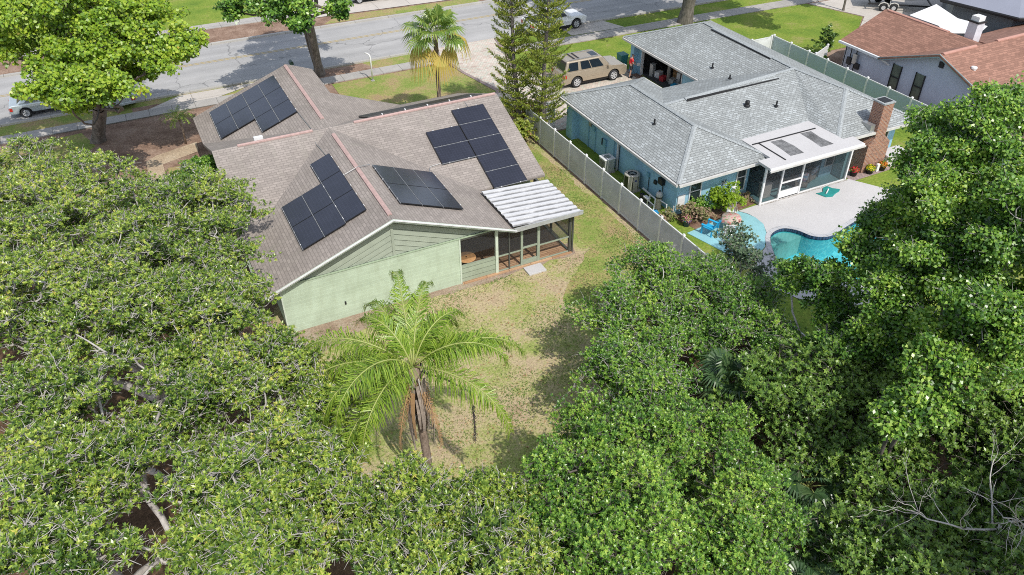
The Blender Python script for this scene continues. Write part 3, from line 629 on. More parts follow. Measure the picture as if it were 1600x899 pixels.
def corrmat():
    m, nt, b = newmat('corrugated'); p = pos(nt)
    sp = N(nt, 'ShaderNodeSeparateXYZ'); nt.links.new(p, sp.inputs[0])
    s1 = N(nt, 'ShaderNodeMath', operation='SUBTRACT'); nt.links.new(sp.outputs[1], s1.inputs[0]); s1.inputs[1].default_value = 28.35
    s2_ = N(nt, 'ShaderNodeMath', operation='DIVIDE'); nt.links.new(s1.outputs[0], s2_.inputs[0]); s2_.inputs[1].default_value = 0.41
    s3 = N(nt, 'ShaderNodeMath', operation='FRACT'); nt.links.new(s2_.outputs[0], s3.inputs[0])
    mp = N(nt, 'ShaderNodeMapping'); nt.links.new(p, mp.inputs[0]); mp.inputs['Scale'].default_value = (1.2, 4.0, 1)
    f = noise(nt, mp.outputs[0], 1.6, 6, 0.7)
    # dirt lies in the valleys between the raised ribs
    val = ramp(nt, s3.outputs[0], [(0.0, (0.9, 0.9, 0.9)), (0.2, (1, 1, 1)), (0.30, (0.12, 0.12, 0.12)), (0.72, (0.0, 0.0, 0.0)), (0.84, (0.75, 0.75, 0.75))])
    fac = mix(nt, 1.0, val, ramp(nt, f, [(0.30, (0.25, 0.25, 0.25)), (0.55, (1, 1, 1))]), 'MULTIPLY')
    col = mix(nt, fac, (0.66, 0.66, 0.66), (0.17, 0.17, 0.17))
    nt.links.new(col, b.inputs['Base Color']); b.inputs['Roughness'].default_value = 0.5; MATS['corrugated'] = m
corrmat()
m = corr(); o = wpart(m, 'porch_roof', 'corrugated', gh); sm = o.modifiers.new('thickness', 'SOLIDIFY'); sm.thickness = 0.012
wpart(MB().box((13.95, 28.30, 2.40), (17.68, 28.36, 2.62)).box((17.62, 28.36, 2.36), (17.68, 32.05, 2.42)), 'porch_fascia', 'galv', gh)
wpart(MB().box((2.12, 28.4, 2.36), (2.23, 32.4, 2.47)), 'gutter', 'post_sage', gh)
wpart(MB().box((5.6, 28.70, 0.75), (5.67, 28.76, 0.9)), 'hose_tap', 'dark', gh)
# solar panels
def pvmat():
    m, nt, b = newmat('solar_glass'); uv = uvs(nt)
    br = N(nt, 'ShaderNodeTexBrick'); nt.links.new(uv, br.inputs[0]); br.offset = 0
    br.inputs['Scale'].default_value = 1; br.inputs['Brick Width'].default_value = 0.16; br.inputs['Row Height'].default_value = 0.16
    br.inputs['Mortar Size'].default_value = 0.006; br.inputs['Color1'].default_value = (0.012, 0.016, 0.030, 1); br.inputs['Color2'].default_value = (0.017, 0.021, 0.037, 1)
    br.inputs['Mortar'].default_value = (0.045, 0.055, 0.085, 1)
    f = noise(nt, pos(nt), 1.4, 5, 0.6)
    col = mix(nt, 1.0, br.outputs['Color'], ramp(nt, f, [(0.3, (0.7, 0.7, 0.75)), (0.7, (1.5, 1.4, 1.35))]), 'MULTIPLY')
    col = mix(nt, 0.5, col, (0.040, 0.041, 0.052))
    nt.links.new(col, b.inputs['Base Color']); b.inputs['Roughness'].default_value = 0.22; b.inputs['Coat Weight'].default_value = 0.15; b.inputs['Coat Roughness'].default_value = 0.1
    MATS['solar_glass'] = m
pvmat(); plain('pv_frame', (0.015, 0.015, 0.016), 0.4); plain('pv_dust', (0.22, 0.23, 0.24), 0.6)
def panel(p0, ux, uy, lx, ly, label, grp, rails):
    """p0 corner on the roof, ux/uy unit vectors in the slope"""
    p0, ux, uy = Vector(p0), Vector(ux).normalized(), Vector(uy).normalized(); n = ux.cross(uy)
    if n.z < 0: n = -n
    root = empty('solar_panel', p0, label, 'solar panel', grp)
    g = 0.012
    def slab(a0, a1, b0, b1, h0, h1):
        P = [ux*a+uy*b+n*h for h in (h0, h1) for a, b in ((a0, b0), (a1, b0), (a1, b1), (a0, b1))]
        m = MB()
        if ux.cross(uy).z < 0: P = [P[0], P[3], P[2], P[1], P[4], P[7], P[6], P[5]]
        return m.hexa([tuple(q) for q in P])
    slab(g, lx-g, g, ly-g, 0.08, 0.118).build('frame', 'pv_frame', root)
    slab(g+0.02, lx-g-0.02, g+0.02, ly-g-0.02, 0.1185, 0.121).build('glass', 'solar_glass', root)
    m = MB()
    for t in (0.22, 0.78):
        if rails == 'x':
            for q in (0, lx): m.hexa([tuple(ux*(q+a)+uy*(ly*t+b)+n*h) for h in (0.05, 0.13) for a, b in ((-0.015, -0.03), (0.015, -0.03), (0.015, 0.03), (-0.015, 0.03))])
        else:
            for q in (0, ly): m.hexa([tuple(ux*(lx*t+a)+uy*(q+b)+n*h) for h in (0.05, 0.13) for a, b in ((-0.03, -0.015), (0.03, -0.015), (0.03, 0.015), (-0.03, 0.015))])
    m.build('clamp', 'white', root)
    if rails == 'x': slab(-0.018, 0.012, 0, ly, 0.085, 0.122).build('edge_rail', 'pv_dust', root)
    else: slab(0, lx, -0.018, 0.012, 0.085, 0.122).build('edge_rail', 'pv_dust', root)
ORD = ['first', 'second', 'third', 'fourth', 'fifth', 'sixth']
cW = math.sqrt(1+SG*SG)
def arr_x(x0, dx, ys, label, grp, up):      # strips along Y on a slope facing -x (up=+1) or +x
    for c, (xs, yl) in enumerate(ys):
        n = len(yl)-1
        for k in range(n):
            y0, y1 = yl[k], yl[k+1]
            panel((xs, y0, zx(xs)), (1, 0, SG*up), (0, 1, 0), dx*cW, y1-y0, label(c, k, n), grp, 'x')
nm = lambda k, n: 'nearest the camera' if k == 0 else ('farthest from the camera' if k == n-1 else 'in the middle')
row4 = ['lowest', 'second lowest', 'second highest', 'highest']
arr_x(0, 1.02, [(3.24, [43.45, 45.4, 47.35]), (4.26, [43.45, 45.4, 47.35]), (5.28, [41.6, 43.45, 45.4, 47.35]), (6.30, [41.6, 43.45, 45.4, 47.35])],
      lambda c, k, n: 'solar panel %s, %s strip of the array by the street' % (nm(k, n), row4[c]), 'solar panels on the roof by the street', 1)
row3 = ['lowest', 'middle', 'highest']
arr_x(0, 1.02, [(4.44, [29.8, 31.8, 33.8]), (5.46, [29.8, 31.8, 33.8]), (6.48, [29.9, 31.9, 33.88, 35.88])],
      lambda c, k, n: 'solar panel %s, %s strip above the left gable eave' % (nm(k, n), row3[c]), 'solar panels above the left eave of the gable', 1)
arr_x(0, 1.01, [(8.98, [29.85, 31.87, 33.88]), (9.99, [29.85, 31.87, 33.88]), (11.0, [29.85, 31.87, 33.88])],
      lambda c, k, n: 'solar panel %s, %s strip right of the gable ridge' % (nm(k, n), row3[2-c]), 'solar panels right of the gable ridge', -1)
for c, (x0, yl) in enumerate([(12.83, [34.5, 35.6, 36.7]), (14.76, [32.34, 33.42, 34.5, 35.6, 36.7, 37.78])]):
    for k in range(len(yl)-1):
        panel((x0, yl[k], zy(yl[k])), (1, 0, 0), (0, 1, SG), 1.92, (yl[k+1]-yl[k])*cW, 'solar panel %s up from the %s of the wing array' % (ORD[k], ['bottom of the short left column', 'bottom of the long right column'][c]), 'solar panels on the wing above the porch roof', 'y')
# pool heating mat behind the wing ridge
m = MB()
for k in range(14): y = 38.85+k*0.14; m.tube([(10.4, y, zy(y)+0.07), (17.1, y, zy(y)+0.07)], 0.055, 6)
m = m.build('heating_mat', 'black'); tag(m, 'black tube solar heating mat lying just behind the ridge of the green house wing', 'heating mat')
strap = MB()
for x in (11.2, 12.5, 13.8, 15.1, 16.4): strap.box((x-0.03, 38.72, 4.62), (x+0.03, 38.85, 4.74))
strap.build('strap', 'white', m)
tb = empty('round_table', (11.86, 29.38, 0.12), 'round tan wooden table with a centre hole inside the porch window', 'table')
plain('tan_wood', (0.72, 0.40, 0.18), 0.6, 0, 0.2, 6)
MB().lathe((0, 0, 0.84), [(0.05, 0), (0.46, 0), (0.47, 0.02), (0.46, 0.04), (0.05, 0.045)], 32).build('tabletop', 'tan_wood', tb)
MB().lathe((0, 0, 0), [(0.28, 0), (0.28, 0.03), (0.05, 0.06), (0.04, 0.84)], 14).build('pedestal', 'dark', tb)
MB().lathe((0, 0, 0.886), [(0.045, 0), (0.045, 0.006), (0.0, 0.006)], 12).build('centre_hole', 'dark', tb)
o = MB().box((14.5, 27.82, 0), (15.45, 28.5, 0.09)).build('concrete_step', 'deck', bev=0.01); tag(o, 'pale concrete step slab on the lawn in front of the porch screens', 'step slab')

# ------------------------------------------------------------------ blue house
bh = empty('blue_house', (32, 36, 0), 'blue stucco house under a light grey hipped shingle roof beside the pool', 'house')
a1, a2, a3, a4 = (23.43, 28.45, 2.5), (23.45, 41.1, 2.5), (29.72, 41.1, 2.5), (29.72, 28.6, 2.5)
aS, aN, bW = (26.58, 31.6, 3.80), (26.58, 37.95, 3.80), (26.58, 34.6, 3.80)
n1, n2, cm = (29.75, 39.09, 2.5), (32.72, 39.09, 2.5), (36.55, 34.95, 4.06)
p1, q1 = (29.3, 30.4, 2.66), (34.15, 30.6, 2.66)
c1, cN, c2 = (32.68, 48.19, 2.5), (36.67, 44.2, 4.13), (40.6, 48.19, 2.5)
dS, d1, d2 = (37.55, 31.55, 3.82), (34.15, 28.35, 2.62), (40.6, 28.4, 2.5)
m = MB()
for q in ((a1, aS, bW, aN, a2), (a1, a4, aS), (a2, aN, a3), (aN, bW, n1, a3), (aS, a4, p1), (aS, p1, bW), (bW, cm, n2), (bW, n2, n1), (bW, p1, q1), (bW, q1, cm), (n2, cm, cN), (n2, cN, c1), (c1, cN, c2), (c2, cN, cm, d2), (cm, dS, d2), (cm, q1, d1), (cm, d1, dS), (d1, d2, dS)):
    q = [Vector(x) for x in q]; nrm = (q[1]-q[0]).cross(q[2]-q[0])
    if nrm.z < 0: q = q[::-1]
    roofpoly(m, q, 0.12)
broof = wpart(m, 'roof', 'grey_shingle', bh)
def hipcap(a, b, wd=0.13, root=None, mat='grey_cap', name='ridge_cap', th=0.02):
    a, b = Vector(a), Vector(b); L = (b-a).length; n = max(2, int(L/0.24)); m = MB(); t = (b-a)/n; side = Vector((-t.y, t.x, 0)).normalized()*wd
    for k in range(n):
        p = a+t*k; q = a+t*(k+1.12)
        for sgn in (1, -1):
            P = [p+Vector((0, 0, 0.035)), q+Vector((0, 0, 0.06)), q+side*sgn+Vector((0, 0, 0.06-wd*0.30)), p+side*sgn+Vector((0, 0, 0.035-wd*0.30))]
            if sgn < 0: P = P[::-1]
            if ((P[1]-P[0]).cross(P[2]-P[0])).z < 0: P = P[::-1]
            m.extr([x-Vector((0, 0, 0.02)) for x in P], (0, 0, 0.02))
    return wpart(m, name, mat, root or broof)
for a, b in ((aS, a1), (aS, a4), (aN, aS), (a2, aN), (a3, aN), (bW, (28.0, 34.65, 3.84)), ((34.9, 34.9, 4.02), cm), (c1, cN), (dS, d1), (dS, d2), (cm, dS), (cN, cm)): hipcap(Vector(b), Vector(a)) if b in (a1, a4, d1, d2) else hipcap(a, b)
capbar(broof, (28.1, 34.66, 3.85), (34.9, 34.9, 4.02), 0.2, 0.06, 'grey_cap', 'ridge_vent'); capbar(broof, (36.62, 43.0, 4.13), (36.58, 36.9, 4.09), 0.2, 0.06, 'grey_cap', 'ridge_vent')
wpart(MB().box((28.1, 34.40, 3.74), (34.9, 34.43, 3.93)), 'vent_edge', 'dark', broof); wpart(MB().box((36.34, 36.9, 3.97), (36.37, 43.0, 4.07)), 'vent_edge', 'dark', broof)
def vpipe(x, y, z, r=0.05, h=0.32):
    wpart(MB().lathe((x, y, z), [(r*2.6, 0), (r*2.4, 0.03), (r, 0.06), (r, h), (0, h)], 10), 'vent_pipe', 'black', broof)
vpipe(25.35, 33.6, 3.27); vpipe(33.9, 39.4, 3.0); vpipe(33.0, 36.6, 3.45, 0.05, 0.25); vpipe(33.1, 32.4, 3.28); 
wpart(MB().lathe((31.4, 33.0, 3.40), [(0.2, 0), (0.19, 0.05), (0.13, 0.1), (0.14, 0.26), (0.1, 0.32), (0, 0.32)], 12), 'turbine_vent', 'black', broof)
def gutter(root, a, b, mat='white', off=(0, 0)):
    a, b = Vector(a), Vector(b); t = (b-a).normalized(); n = Vector((t.y, -t.x, 0))
    m = MB(); P = [a, b, b+n*0.11, a+n*0.11]
    m.extr([p-Vector((0, 0, 0.15)) for p in P], (0, 0, 0.13)); return wpart(m, 'gutter', mat, root)
gutter(bh, (23.42, 41.0, 2.5), (23.42, 28.5, 2.5), 'gutter_b') if False else None
plain('gutter_b', (0.62, 0.60, 0.56), 0.5)
for a, b in (((23.42, 41.0, 2.5), (23.40, 28.45, 2.5)), ((23.42, 28.42, 2.5), (29.72, 28.55, 2.5)), ((32.66, 48.1, 2.5), (32.70, 39.2, 2.5)), ((34.2, 28.32, 2.6), (40.6, 28.38, 2.5)), ((29.74, 39.15, 2.5), (29.7, 41.05, 2.5))): gutter(bh, a, b, 'gutter_b')
plain('garage_shade', (0.07, 0.07, 0.07), 0.9)  # dark tone standing in for the shade inside the garage
# walls
m = MB().prism([(24.1, 29.3), (28.95, 29.3), (28.95, 31.2), (29.1, 31.2), (29.1, 40.4), (24.1, 40.4)], -0.1, 2.4)
m.prism([(29.1, 31.2), (33.4, 31.2), (33.4, 38.4), (29.1, 38.4)], -0.1, 2.4); m.prism([(34.9, 29.3), (40.0, 29.3), (40.0, 38.4), (33.4, 38.4), (33.4, 31.2), (34.9, 31.2)], -0.1, 2.4)
m.box((33.4, 38.4, -0.1), (33.55, 41.75, 2.4)); m.box((33.4, 46.6, -0.1), (33.55, 47.55, 2.4)); m.box((33.4, 41.75, 2.2), (33.55, 46.6, 2.4))
m.box((33.4, 47.4, -0.1), (40.0, 47.55, 2.4)); m.box((39.85, 38.4, -0.1), (40.0, 47.4, 2.4)); m.box((33.0, 47.1, -0.1), (33.395, 47.54, 2.4))
m.prism([(23.6, 40.4), (24.1, 40.4), (24.1, 39.7), (23.6, 39.7)][::-1], -0.1, 2.3)
wpart(m, 'wall', 'blue_wall', bh)
wpart(MB().box((33.56, 38.45, 0.0), (39.84, 47.38, 0.06)), 'garage_floor', 'garage_shade', bh)
wpart(MB().box((39.80, 38.5, 0.06), (39.845, 47.35, 2.4)).box((33.6, 47.30, 0.06), (39.79, 47.395, 2.4)).box((33.6, 38.41, 0.06), (39.79, 38.5, 2.4)).box((33.6, 38.51, 2.32), (39.79, 47.29, 2.38)), 'garage_shade_lining', 'garage_shade', bh)  # added dark panels, interior shade put into their colour
wpart(MB().box((33.36, 41.70, 0), (33.58, 41.76, 2.22)).box((33.36, 46.59, 0), (33.58, 46.66, 2.22)).box((33.36, 41.76, 2.15), (33.58, 46.59, 2.22)), 'door_frame', 'white', bh)
wpart(MB().box((34.0, 42.0, 2.05), (38.5, 46.4, 2.12)), 'garage_door', 'white', bh)
def window(root, x0, x1, z0, z1, y, rows=2, mat='win_glass', th=0.06):
    """window on a wall facing -y"""
    m = MB(); f = 0.06
    m.box((x0-f, y-th, z0-f), (x0, y, z1+f)).box((x1, y-th, z0-f), (x1+f, y, z1+f)).box((x0, y-th, z1), (x1, y, z1+f)).box((x0, y-th, z0-f), (x1, y, z0))
    for k in range(1, rows): zz = z0+(z1-z0)*k/rows; m.box((x0, y-th*0.8, zz-0.025), (x1, y-0.002, zz+0.025))
    w_ = wpart(m, 'window', 'white', root)
    wpart(MB().box((x0, y-0.02, z0), (x1, y+0.01, z1)), 'pane', mat, w_); return w_
glassy('win_glass', (0.03, 0.045, 0.045)); plain('curtain', (0.45, 0.50, 0.42), 0.6)
window(bh, 24.95, 25.62, 0.35, 2.1, 29.3); window(bh, 28.1, 28.65, 0.5, 2.1, 29.3)
wpart(MB().box((27.98, 29.2, 0.38), (28.77, 29.3, 0.43)), 'window_sill', 'deck_blue', bh)
wpart(MB().box((24.16, 29.22, 0.5), (24.62, 29.29, 1.2)), 'wall_cabinet', 'white', bh)
window(bh, 38.75, 39.35, 0.3, 2.1, 29.3)
wpart(MB().box((38.55, 29.2, 0.1), (38.68, 29.3, 2.3)), 'shutter', 'deck_blue', bh)

# west wall boxes and pipes
def bx(y, z, h=0.35, wd=0.25, mat='white', nm='meter_box', d=0.12): wpart(MB().box((24.1-d, y-wd/2, z), (24.098, y+wd/2, z+h)), nm, mat, bh)
bx(38.2, 1.5, 0.5, 0.28, 'grey_metal'); bx(37.8, 1.35, 0.35, 0.3, 'blue_trim', 'breaker_box'); bx(36.5, 0.9, 0.45, 0.3, 'blue_trim', 'breaker_box'); bx(36.75, 0.9, 0.4, 0.1, 'dark'); bx(31.9, 1.1, 0.25, 0.2, 'blue_trim'); bx(30.6, 1.3, 0.35, 0.4, 'dark', 'hose_reel', 0.22); bx(31.2, 1.0, 0.22, 0.2, 'dark')
for y, z in ((38.4, 1.6), (37.6, 1.4), (36.4, 0.9), (34.9, 2.2), (31.8, 1.1), (30.5, 1.3), (35.5, 2.3)): wpart(MB().tube([(24.04, y, z), (24.04, y, 0.0)], 0.022, 6), 'pipe', 'blue_trim' if y > 35 else 'dark', bh)
wpart(MB().box((23.98, 35.0, 0.0), (24.09, 35.1, 2.35)), 'downspout', 'white', bh)
# back screened room with a flat white roof
m = MB().prism([(28.42, 27.3), (34.97, 27.3), (35.1, 28.2), (34.35, 28.2), (34.35, 30.85), (29.25, 30.7), (29.25, 28.3), (28.42, 28.3)], 2.60, 2.74)
wpart(m, 'flat_roof', 'deck', bh)
m = MB()
m.box((29.35, 29.86, 2.742), (33.9, 29.92, 2.79)); m.box((29.75, 27.7, 2.742), (29.81, 29.84, 2.78)); wpart(m, 'roof_seam', 'dark', bh)
groundmat('worn_felt', [(0.3, (0.10, 0.10, 0.10)), (0.5, (0.2, 0.2, 0.2)), (0.75, (0.33, 0.33, 0.33))], 2, 12)
m = MB().poly([(30.35, 27.95, 2.745), (31.25, 27.92, 2.745), (31.35, 28.8, 2.745), (31.25, 29.7, 2.745), (30.5, 29.75, 2.745), (30.45, 28.9, 2.745)]) 
wpart(m, 'felt_strip', 'worn_felt', bh); m = MB().poly([(32.55, 28.0, 2.745), (33.45, 27.98, 2.745), (33.35, 28.9, 2.745), (33.45, 29.75, 2.745), (32.7, 29.8, 2.745), (32.65, 28.8, 2.745)]); wpart(m, 'felt_strip', 'worn_felt', bh)
wpart(MB().box((28.38, 27.22, 2.62), (35.0, 27.30, 2.74)).box((34.98, 27.25, 2.5), (35.05, 28.2, 2.72)), 'fascia', 'white', bh)
wpart(MB().box((28.30, 27.12, 2.58), (35.02, 27.215, 2.67)), 'gutter', 'gutter_b', bh)
for x in (28.95, 30.2, 31.68, 35.2): wpart(MB().box((x-0.05, 28.02, 0), (x+0.05, 28.14, 2.6)), 'porch_post', 'white', bh)
wpart(MB().tube([(28.9, 27.2, 2.55), (28.9, 27.6, 2.4), (28.86, 28.0, 2.3), (28.86, 28.0, 0.05)], 0.05, 6), 'downspout', 'white', bh)
m = MB().box((30.25, 28.05, 0.98), (31.63, 28.12, 1.06)).box((30.25, 28.05, 0.03), (31.63, 28.12, 0.5)).box((28.9, 28.05, 0.0), (35.25, 28.12, 0.08)).box((28.88, 28.14, 0.0), (28.96, 29.29, 0.1)); wpart(m, 'screen_rail', 'white', bh)
screenmat('screen_b', (0.05, 0.055, 0.06), 0.55)
wpart(MB().poly([(29.0, 28.09, 0.08), (35.15, 28.09, 0.08), (35.15, 28.09, 2.6), (29.0, 28.09, 2.6)]).poly([(28.92, 29.29, 0.08), (28.92, 28.14, 0.08), (28.92, 28.14, 2.6), (28.92, 29.29, 2.6)]), 'insect_screen', 'screen_b', bh)
wpart(MB().box((28.97, 28.13, 0.0), (34.88, 31.19, 0.06)), 'porch_floor', 'deck_blue', bh)
wpart(MB().box((29.3, 31.12, 0.06), (33.9, 31.19, 2.1)), 'sliding_door', 'door_glass', bh)
window(bh, 34.25, 34.8, 0.75, 2.1, 28.9, 1); wpart(MB().box((33.95, 28.9, 0.06), (34.9, 29.3, 2.55)), 'porch_wall', 'blue_wall', bh)
wpart(MB().box((34.95, 28.2, 0), (35.3, 29.3, 2.55)), 'side_wall', 'deck_blue', bh)
def bricks():
    m, nt, b = newmat('red_brick'); uv = uvs(nt); br = N(nt, 'ShaderNodeTexBrick'); nt.links.new(uv, br.inputs[0]); br.inputs['Scale'].default_value = 1
    br.inputs['Brick Width'].default_value = 0.22; br.inputs['Row Height'].default_value = 0.085; br.inputs['Mortar Size'].default_value = 0.009
    br.inputs['Color1'].default_value = (0.36, 0.17, 0.10, 1); br.inputs['Color2'].default_value = (0.20, 0.085, 0.06, 1); br.inputs['Mortar'].default_value = (0.40, 0.34, 0.29, 1)
    f = noise(nt, pos(nt), 9, 4, 0.7); col = mix(nt, 1.0, br.outputs['Color'], ramp(nt, f, [(0.3, (0.7, 0.7, 0.7)), (0.7, (1.35, 1.3, 1.25))]), 'MULTIPLY')
    nt.links.new(col, b.inputs['Base Color']); b.inputs['Roughness'].default_value = 0.9; bump(nt, b, br.outputs['Fac'], -0.5, 0.01); MATS['red_brick'] = m
bricks()
ch = MB().box((36.6, 28.2, 0), (38.3, 29.32, 1.75)).box((36.98, 28.22, 1.75), (37.78, 29.0, 4.2))
m_ = MB(); 
ch.prism([(36.62, 28.21), (36.98, 28.21), (36.98, 29.3), (36.62, 29.3)], 1.752, [1.76, 2.2, 2.2, 1.76]); ch.prism([(37.78, 28.21), (38.28, 28.21), (38.28, 29.3), (37.78, 29.3)], 1.752, [2.2, 1.76, 1.76, 2.2])
cho = wpart(ch, 'chimney', 'red_brick', bh)
wpart(MB().box((36.94, 28.18, 4.2), (37.82, 29.04, 4.28)), 'chimney_cap', 'grey_cap', cho); wpart(MB().box((37.08, 28.32, 4.28), (37.68, 28.9, 4.31)), 'flue', 'dark', cho)
wpart(MB().box((36.62, 28.4, 2.62), (36.97, 29.1, 2.95)), 'chimney_shade_box', 'grey_metal', bh)  # grey box standing in for the chimney's shade on the roof
groundmat('spots', [(0.4, (0.62, 0.6, 0.58)), (0.5, (0.2, 0.17, 0.13)), (0.6, (0.6, 0.58, 0.56))], 6, 12)
sheet('deck_drain', [(28.95, 27.9), (35.3, 27.9), (35.3, 28.01), (28.95, 28.01)], 0.034, 'spots')

# ------------------------------------------------------------------ fences
def fence(name, label, pts, mat, H=1.8, zb=0.06):
    root = empty(name, (*pts[0], 0), label, 'fence'); l = root.location
    for i in range(len(pts)-1):
        a, b = Vector((*pts[i], 0)), Vector((*pts[i+1], 0)); t = (b-a).normalized(); n = Vector((-t.y, t.x, 0))*0.02
        P = [a+t*0.06+n, b-t*0.06+n, b-t*0.06-n, a+t*0.06-n]
        wpart(MB().extr([p+Vector((0, 0, zb)) for p in P][::-1], (0, 0, H-zb-0.1)), 'panel', mat, root)
        n2_ = n*1.6; P = [a+t*0.06+n2_, b-t*0.06+n2_, b-t*0.06-n2_, a+t*0.06-n2_]
        wpart(MB().extr([p+Vector((0, 0, H-0.1)) for p in P][::-1], (0, 0, 0.07)), 'rail', 'fence_post', root); wpart(MB().extr([p+Vector((0, 0, zb-0.02)) for p in P][::-1], (0, 0, 0.1)), 'rail', 'fence_post', root)
    for p in pts:
        wpart(MB().box((p[0]-0.06, p[1]-0.06, 0), (p[0]+0.06, p[1]+0.06, H+0.02)).hexa([(p[0]+a*s, p[1]+b*s, z) for s, z in ((0.075, H+0.02), (0.03, H+0.09)) for a, b in ((-1, -1), (1, -1), (1, 1), (-1, 1))]), 'post', 'fence_post', root)
    return root
fence('vinyl_fence', 'long grey vinyl fence with white posts between the green house lawn and blue house', [(21.54, 41.9-1.848*k) for k in range(17)], 'fence_grey')
fence('vinyl_fence', 'teal grey vinyl fence with white posts between the blue and red roofed houses', [(44.18, 44.9-1.86*k) for k in range(14)], 'fence_teal')
fence('vinyl_fence', 'short pale vinyl fence return joining the blue house to the far fence corner', [(40.1, 44.95), (42.1, 44.95), (44.0, 44.95)], 'fence_post', 1.75)
fence('vinyl_fence', 'short pale vinyl fence between the far lawn and the red roofed house', [(44.4, 40.7), (46.4, 41.6)], 'fence_post', 1.75)
fence('vinyl_gate', 'white vinyl gate panel beside the pine trunks at the blue house corner', [(21.6, 42.05), (23.55, 42.0)], 'fence_post', 1.75)

# ------------------------------------------------------------------ red roofed house
rh = empty('red_roof_house', (52, 36, 0), 'pale grey-blue house under a reddish brown shingle roof behind the far fence', 'house')
s2 = 0.375; m = MB(); NX = 50.4
e1 = (46.3, 40.5, 2.5); e2 = (46.3, 36.6, 2.5); apN = (50.4, 40.7, 4.04); rv = (50.4, 32.3, 4.04); ga = (46.0, 32.25, 4.2); gl = (46.0, 36.7, 2.5); gr = (46.0, 27.4, 2.38)
E4 = (62, 32.4, 4.2); rr = (50.4, 32.3, 4.2)
for q in ((e1, e2, (50.4, 32.5, 4.1), apN), (gl, (46.3, 36.6, 2.51), rr, ga), (ga, rr, E4, (62, 27.4, 2.38), gr), (apN, (50.4, 32.5, 4.1), (54.5, 36.6, 2.55), (54.5, 40.7, 2.55)), (rr, (54.5, 36.6, 2.55), (62, 36.8, 2.55), E4)):
    q = [Vector(x) for x in q]; nrm = (q[1]-q[0]).cross(q[2]-q[0])
    if nrm.z < 0: q = q[::-1]
    roofpoly(m, q, 0.12)
rroof = wpart(m, 'roof', 'red_shingle', rh)
capbar(rroof, (50.4, 40.4, 4.05), (50.4, 35.2, 4.06), 0.14, 0.08, 'red_cap', 'ridge_vent'); capbar(rroof, (46.3, 32.25, 4.2), (49.4, 32.3, 4.2), 0.14, 0.08, 'red_cap', 'ridge_vent'); capbar(rroof, (51.4, 32.32, 4.2), (61, 32.4, 4.2), 0.14, 0.08, 'red_cap', 'ridge_vent')
wpart(MB().lathe((47.4, 30.6, 3.5), [(0.14, 0), (0.15, 0.1), (0.2, 0.14), (0.18, 0.24), (0, 0.28)], 12), 'roof_vent', 'white', rroof)
m = MB().prism([(46.6, 27.9), (60, 27.9), (60, 36.2), (54, 36.2), (54, 40.2), (46.7, 40.2), (46.6, 36.2)], -0.1, 2.4); m.extr([(46.6, 27.9, 2.4), (46.6, 36.6, 2.4), (46.6, 32.25, 4.05)], (0.2, 0, 0)); wpart(m, 'wall', 'pale_wall', rh)
wpart(MB().extr([(46.02, 36.75, 2.52), (46.02, 32.25, 4.23), (46.02, 32.25, 4.0), (46.02, 36.75, 2.3)], (0.05, 0, 0)).extr([(46.02, 32.25, 4.23), (46.02, 27.3, 2.4), (46.02, 27.3, 2.18), (46.02, 32.25, 4.0)], (0.05, 0, 0)), 'rake_board', 'teal_trim', rh)
wpart(MB().box((46.13, 36.7, 2.34), (46.28, 40.5, 2.49)), 'gutter', 'white', rh); wpart(MB().tube([(46.2, 36.75, 2.4), (46.3, 36.3, 2.3), (46.55, 36.1, 2.1)], 0.06, 6), 'downspout', 'white', rh)
def wwin(y0, y1, z0, z1):
    f = wpart(MB().box((46.5, y0-0.04, z0-0.04), (46.6, y0, z1+0.04)).box((46.5, y1, z0-0.04), (46.6, y1+0.04, z1+0.04)).box((46.5, y0, (z0+z1)/2-0.03), (46.6, y1, (z0+z1)/2+0.03)), 'window', 'dark', rh)
    wpart(MB().box((46.56, y0, z0), (46.598, y1, z1)), 'pane', 'curtain_glass', f)
plain('curtain_glass', (0.13, 0.16, 0.12), 0.25, 0, 0.35, 2.5)
wwin(35.05, 35.72, 0.65, 2.3); wwin(33.15, 33.82, 0.65, 2.35)
wpart(MB().box((46.5, 32.1, 3.25), (46.6, 32.42, 3.62)), 'gable_vent', 'dark', rh)
for y, z, h in ((39.0, 1.2, 0.7), (39.5, 1.0, 0.5), (38.7, 0.9, 0.4)): wpart(MB().box((46.45, y-0.18, z), (46.6, y+0.18, z+h)), 'meter_box', 'dark' if y != 39.0 else 'grey_metal', rh)
for y in (39.0, 39.5, 40.0): wpart(MB().tube([(46.55, y, 2.4), (46.55, y, 0.2)], 0.04, 6), 'pipe', 'dark', rh)
rc = wpart(MB().box((51.0, 33.7, 3.2), (51.7, 34.4, 5.1)), 'chimney', 'chim_white', rh) if False else None
plain('chim_white', (0.66, 0.66, 0.70), 0.7)
rc = wpart(MB().box((51.0, 33.7, 3.0), (51.7, 34.4, 4.95)), 'chimney', 'chim_white', rh)
wpart(MB().box((50.93, 33.63, 4.95), (51.77, 34.47, 5.05)), 'chimney_crown', 'dark', rc); wpart(MB().box((51.05, 33.75, 5.05), (51.65, 34.35, 5.35)), 'chimney_cap', 'white', rc)
# sail shade behind it
o = MB().extr([(53.9, 41.3, 2.9), (54.3, 38.9, 2.75), (53.6, 37.6, 2.7), (55.6, 36.4, 2.75), (57.0, 36.9, 2.9), (56.8, 39.3, 2.8), (57.3, 41.8, 3.1), (55.5, 41.6, 2.85)], (0, 0, 0.02)).build('sail_shade', 'white', smooth=False)
tag(o, 'off-white sail shade stretched between the red roofed house and dark roofed house', 'sail shade')
for p in ((53.95, 41.3, 2.9), (57.25, 41.8, 3.1)): MB().tube([(p[0], p[1], 0), p], 0.05, 8).build('pole', 'dark', o)
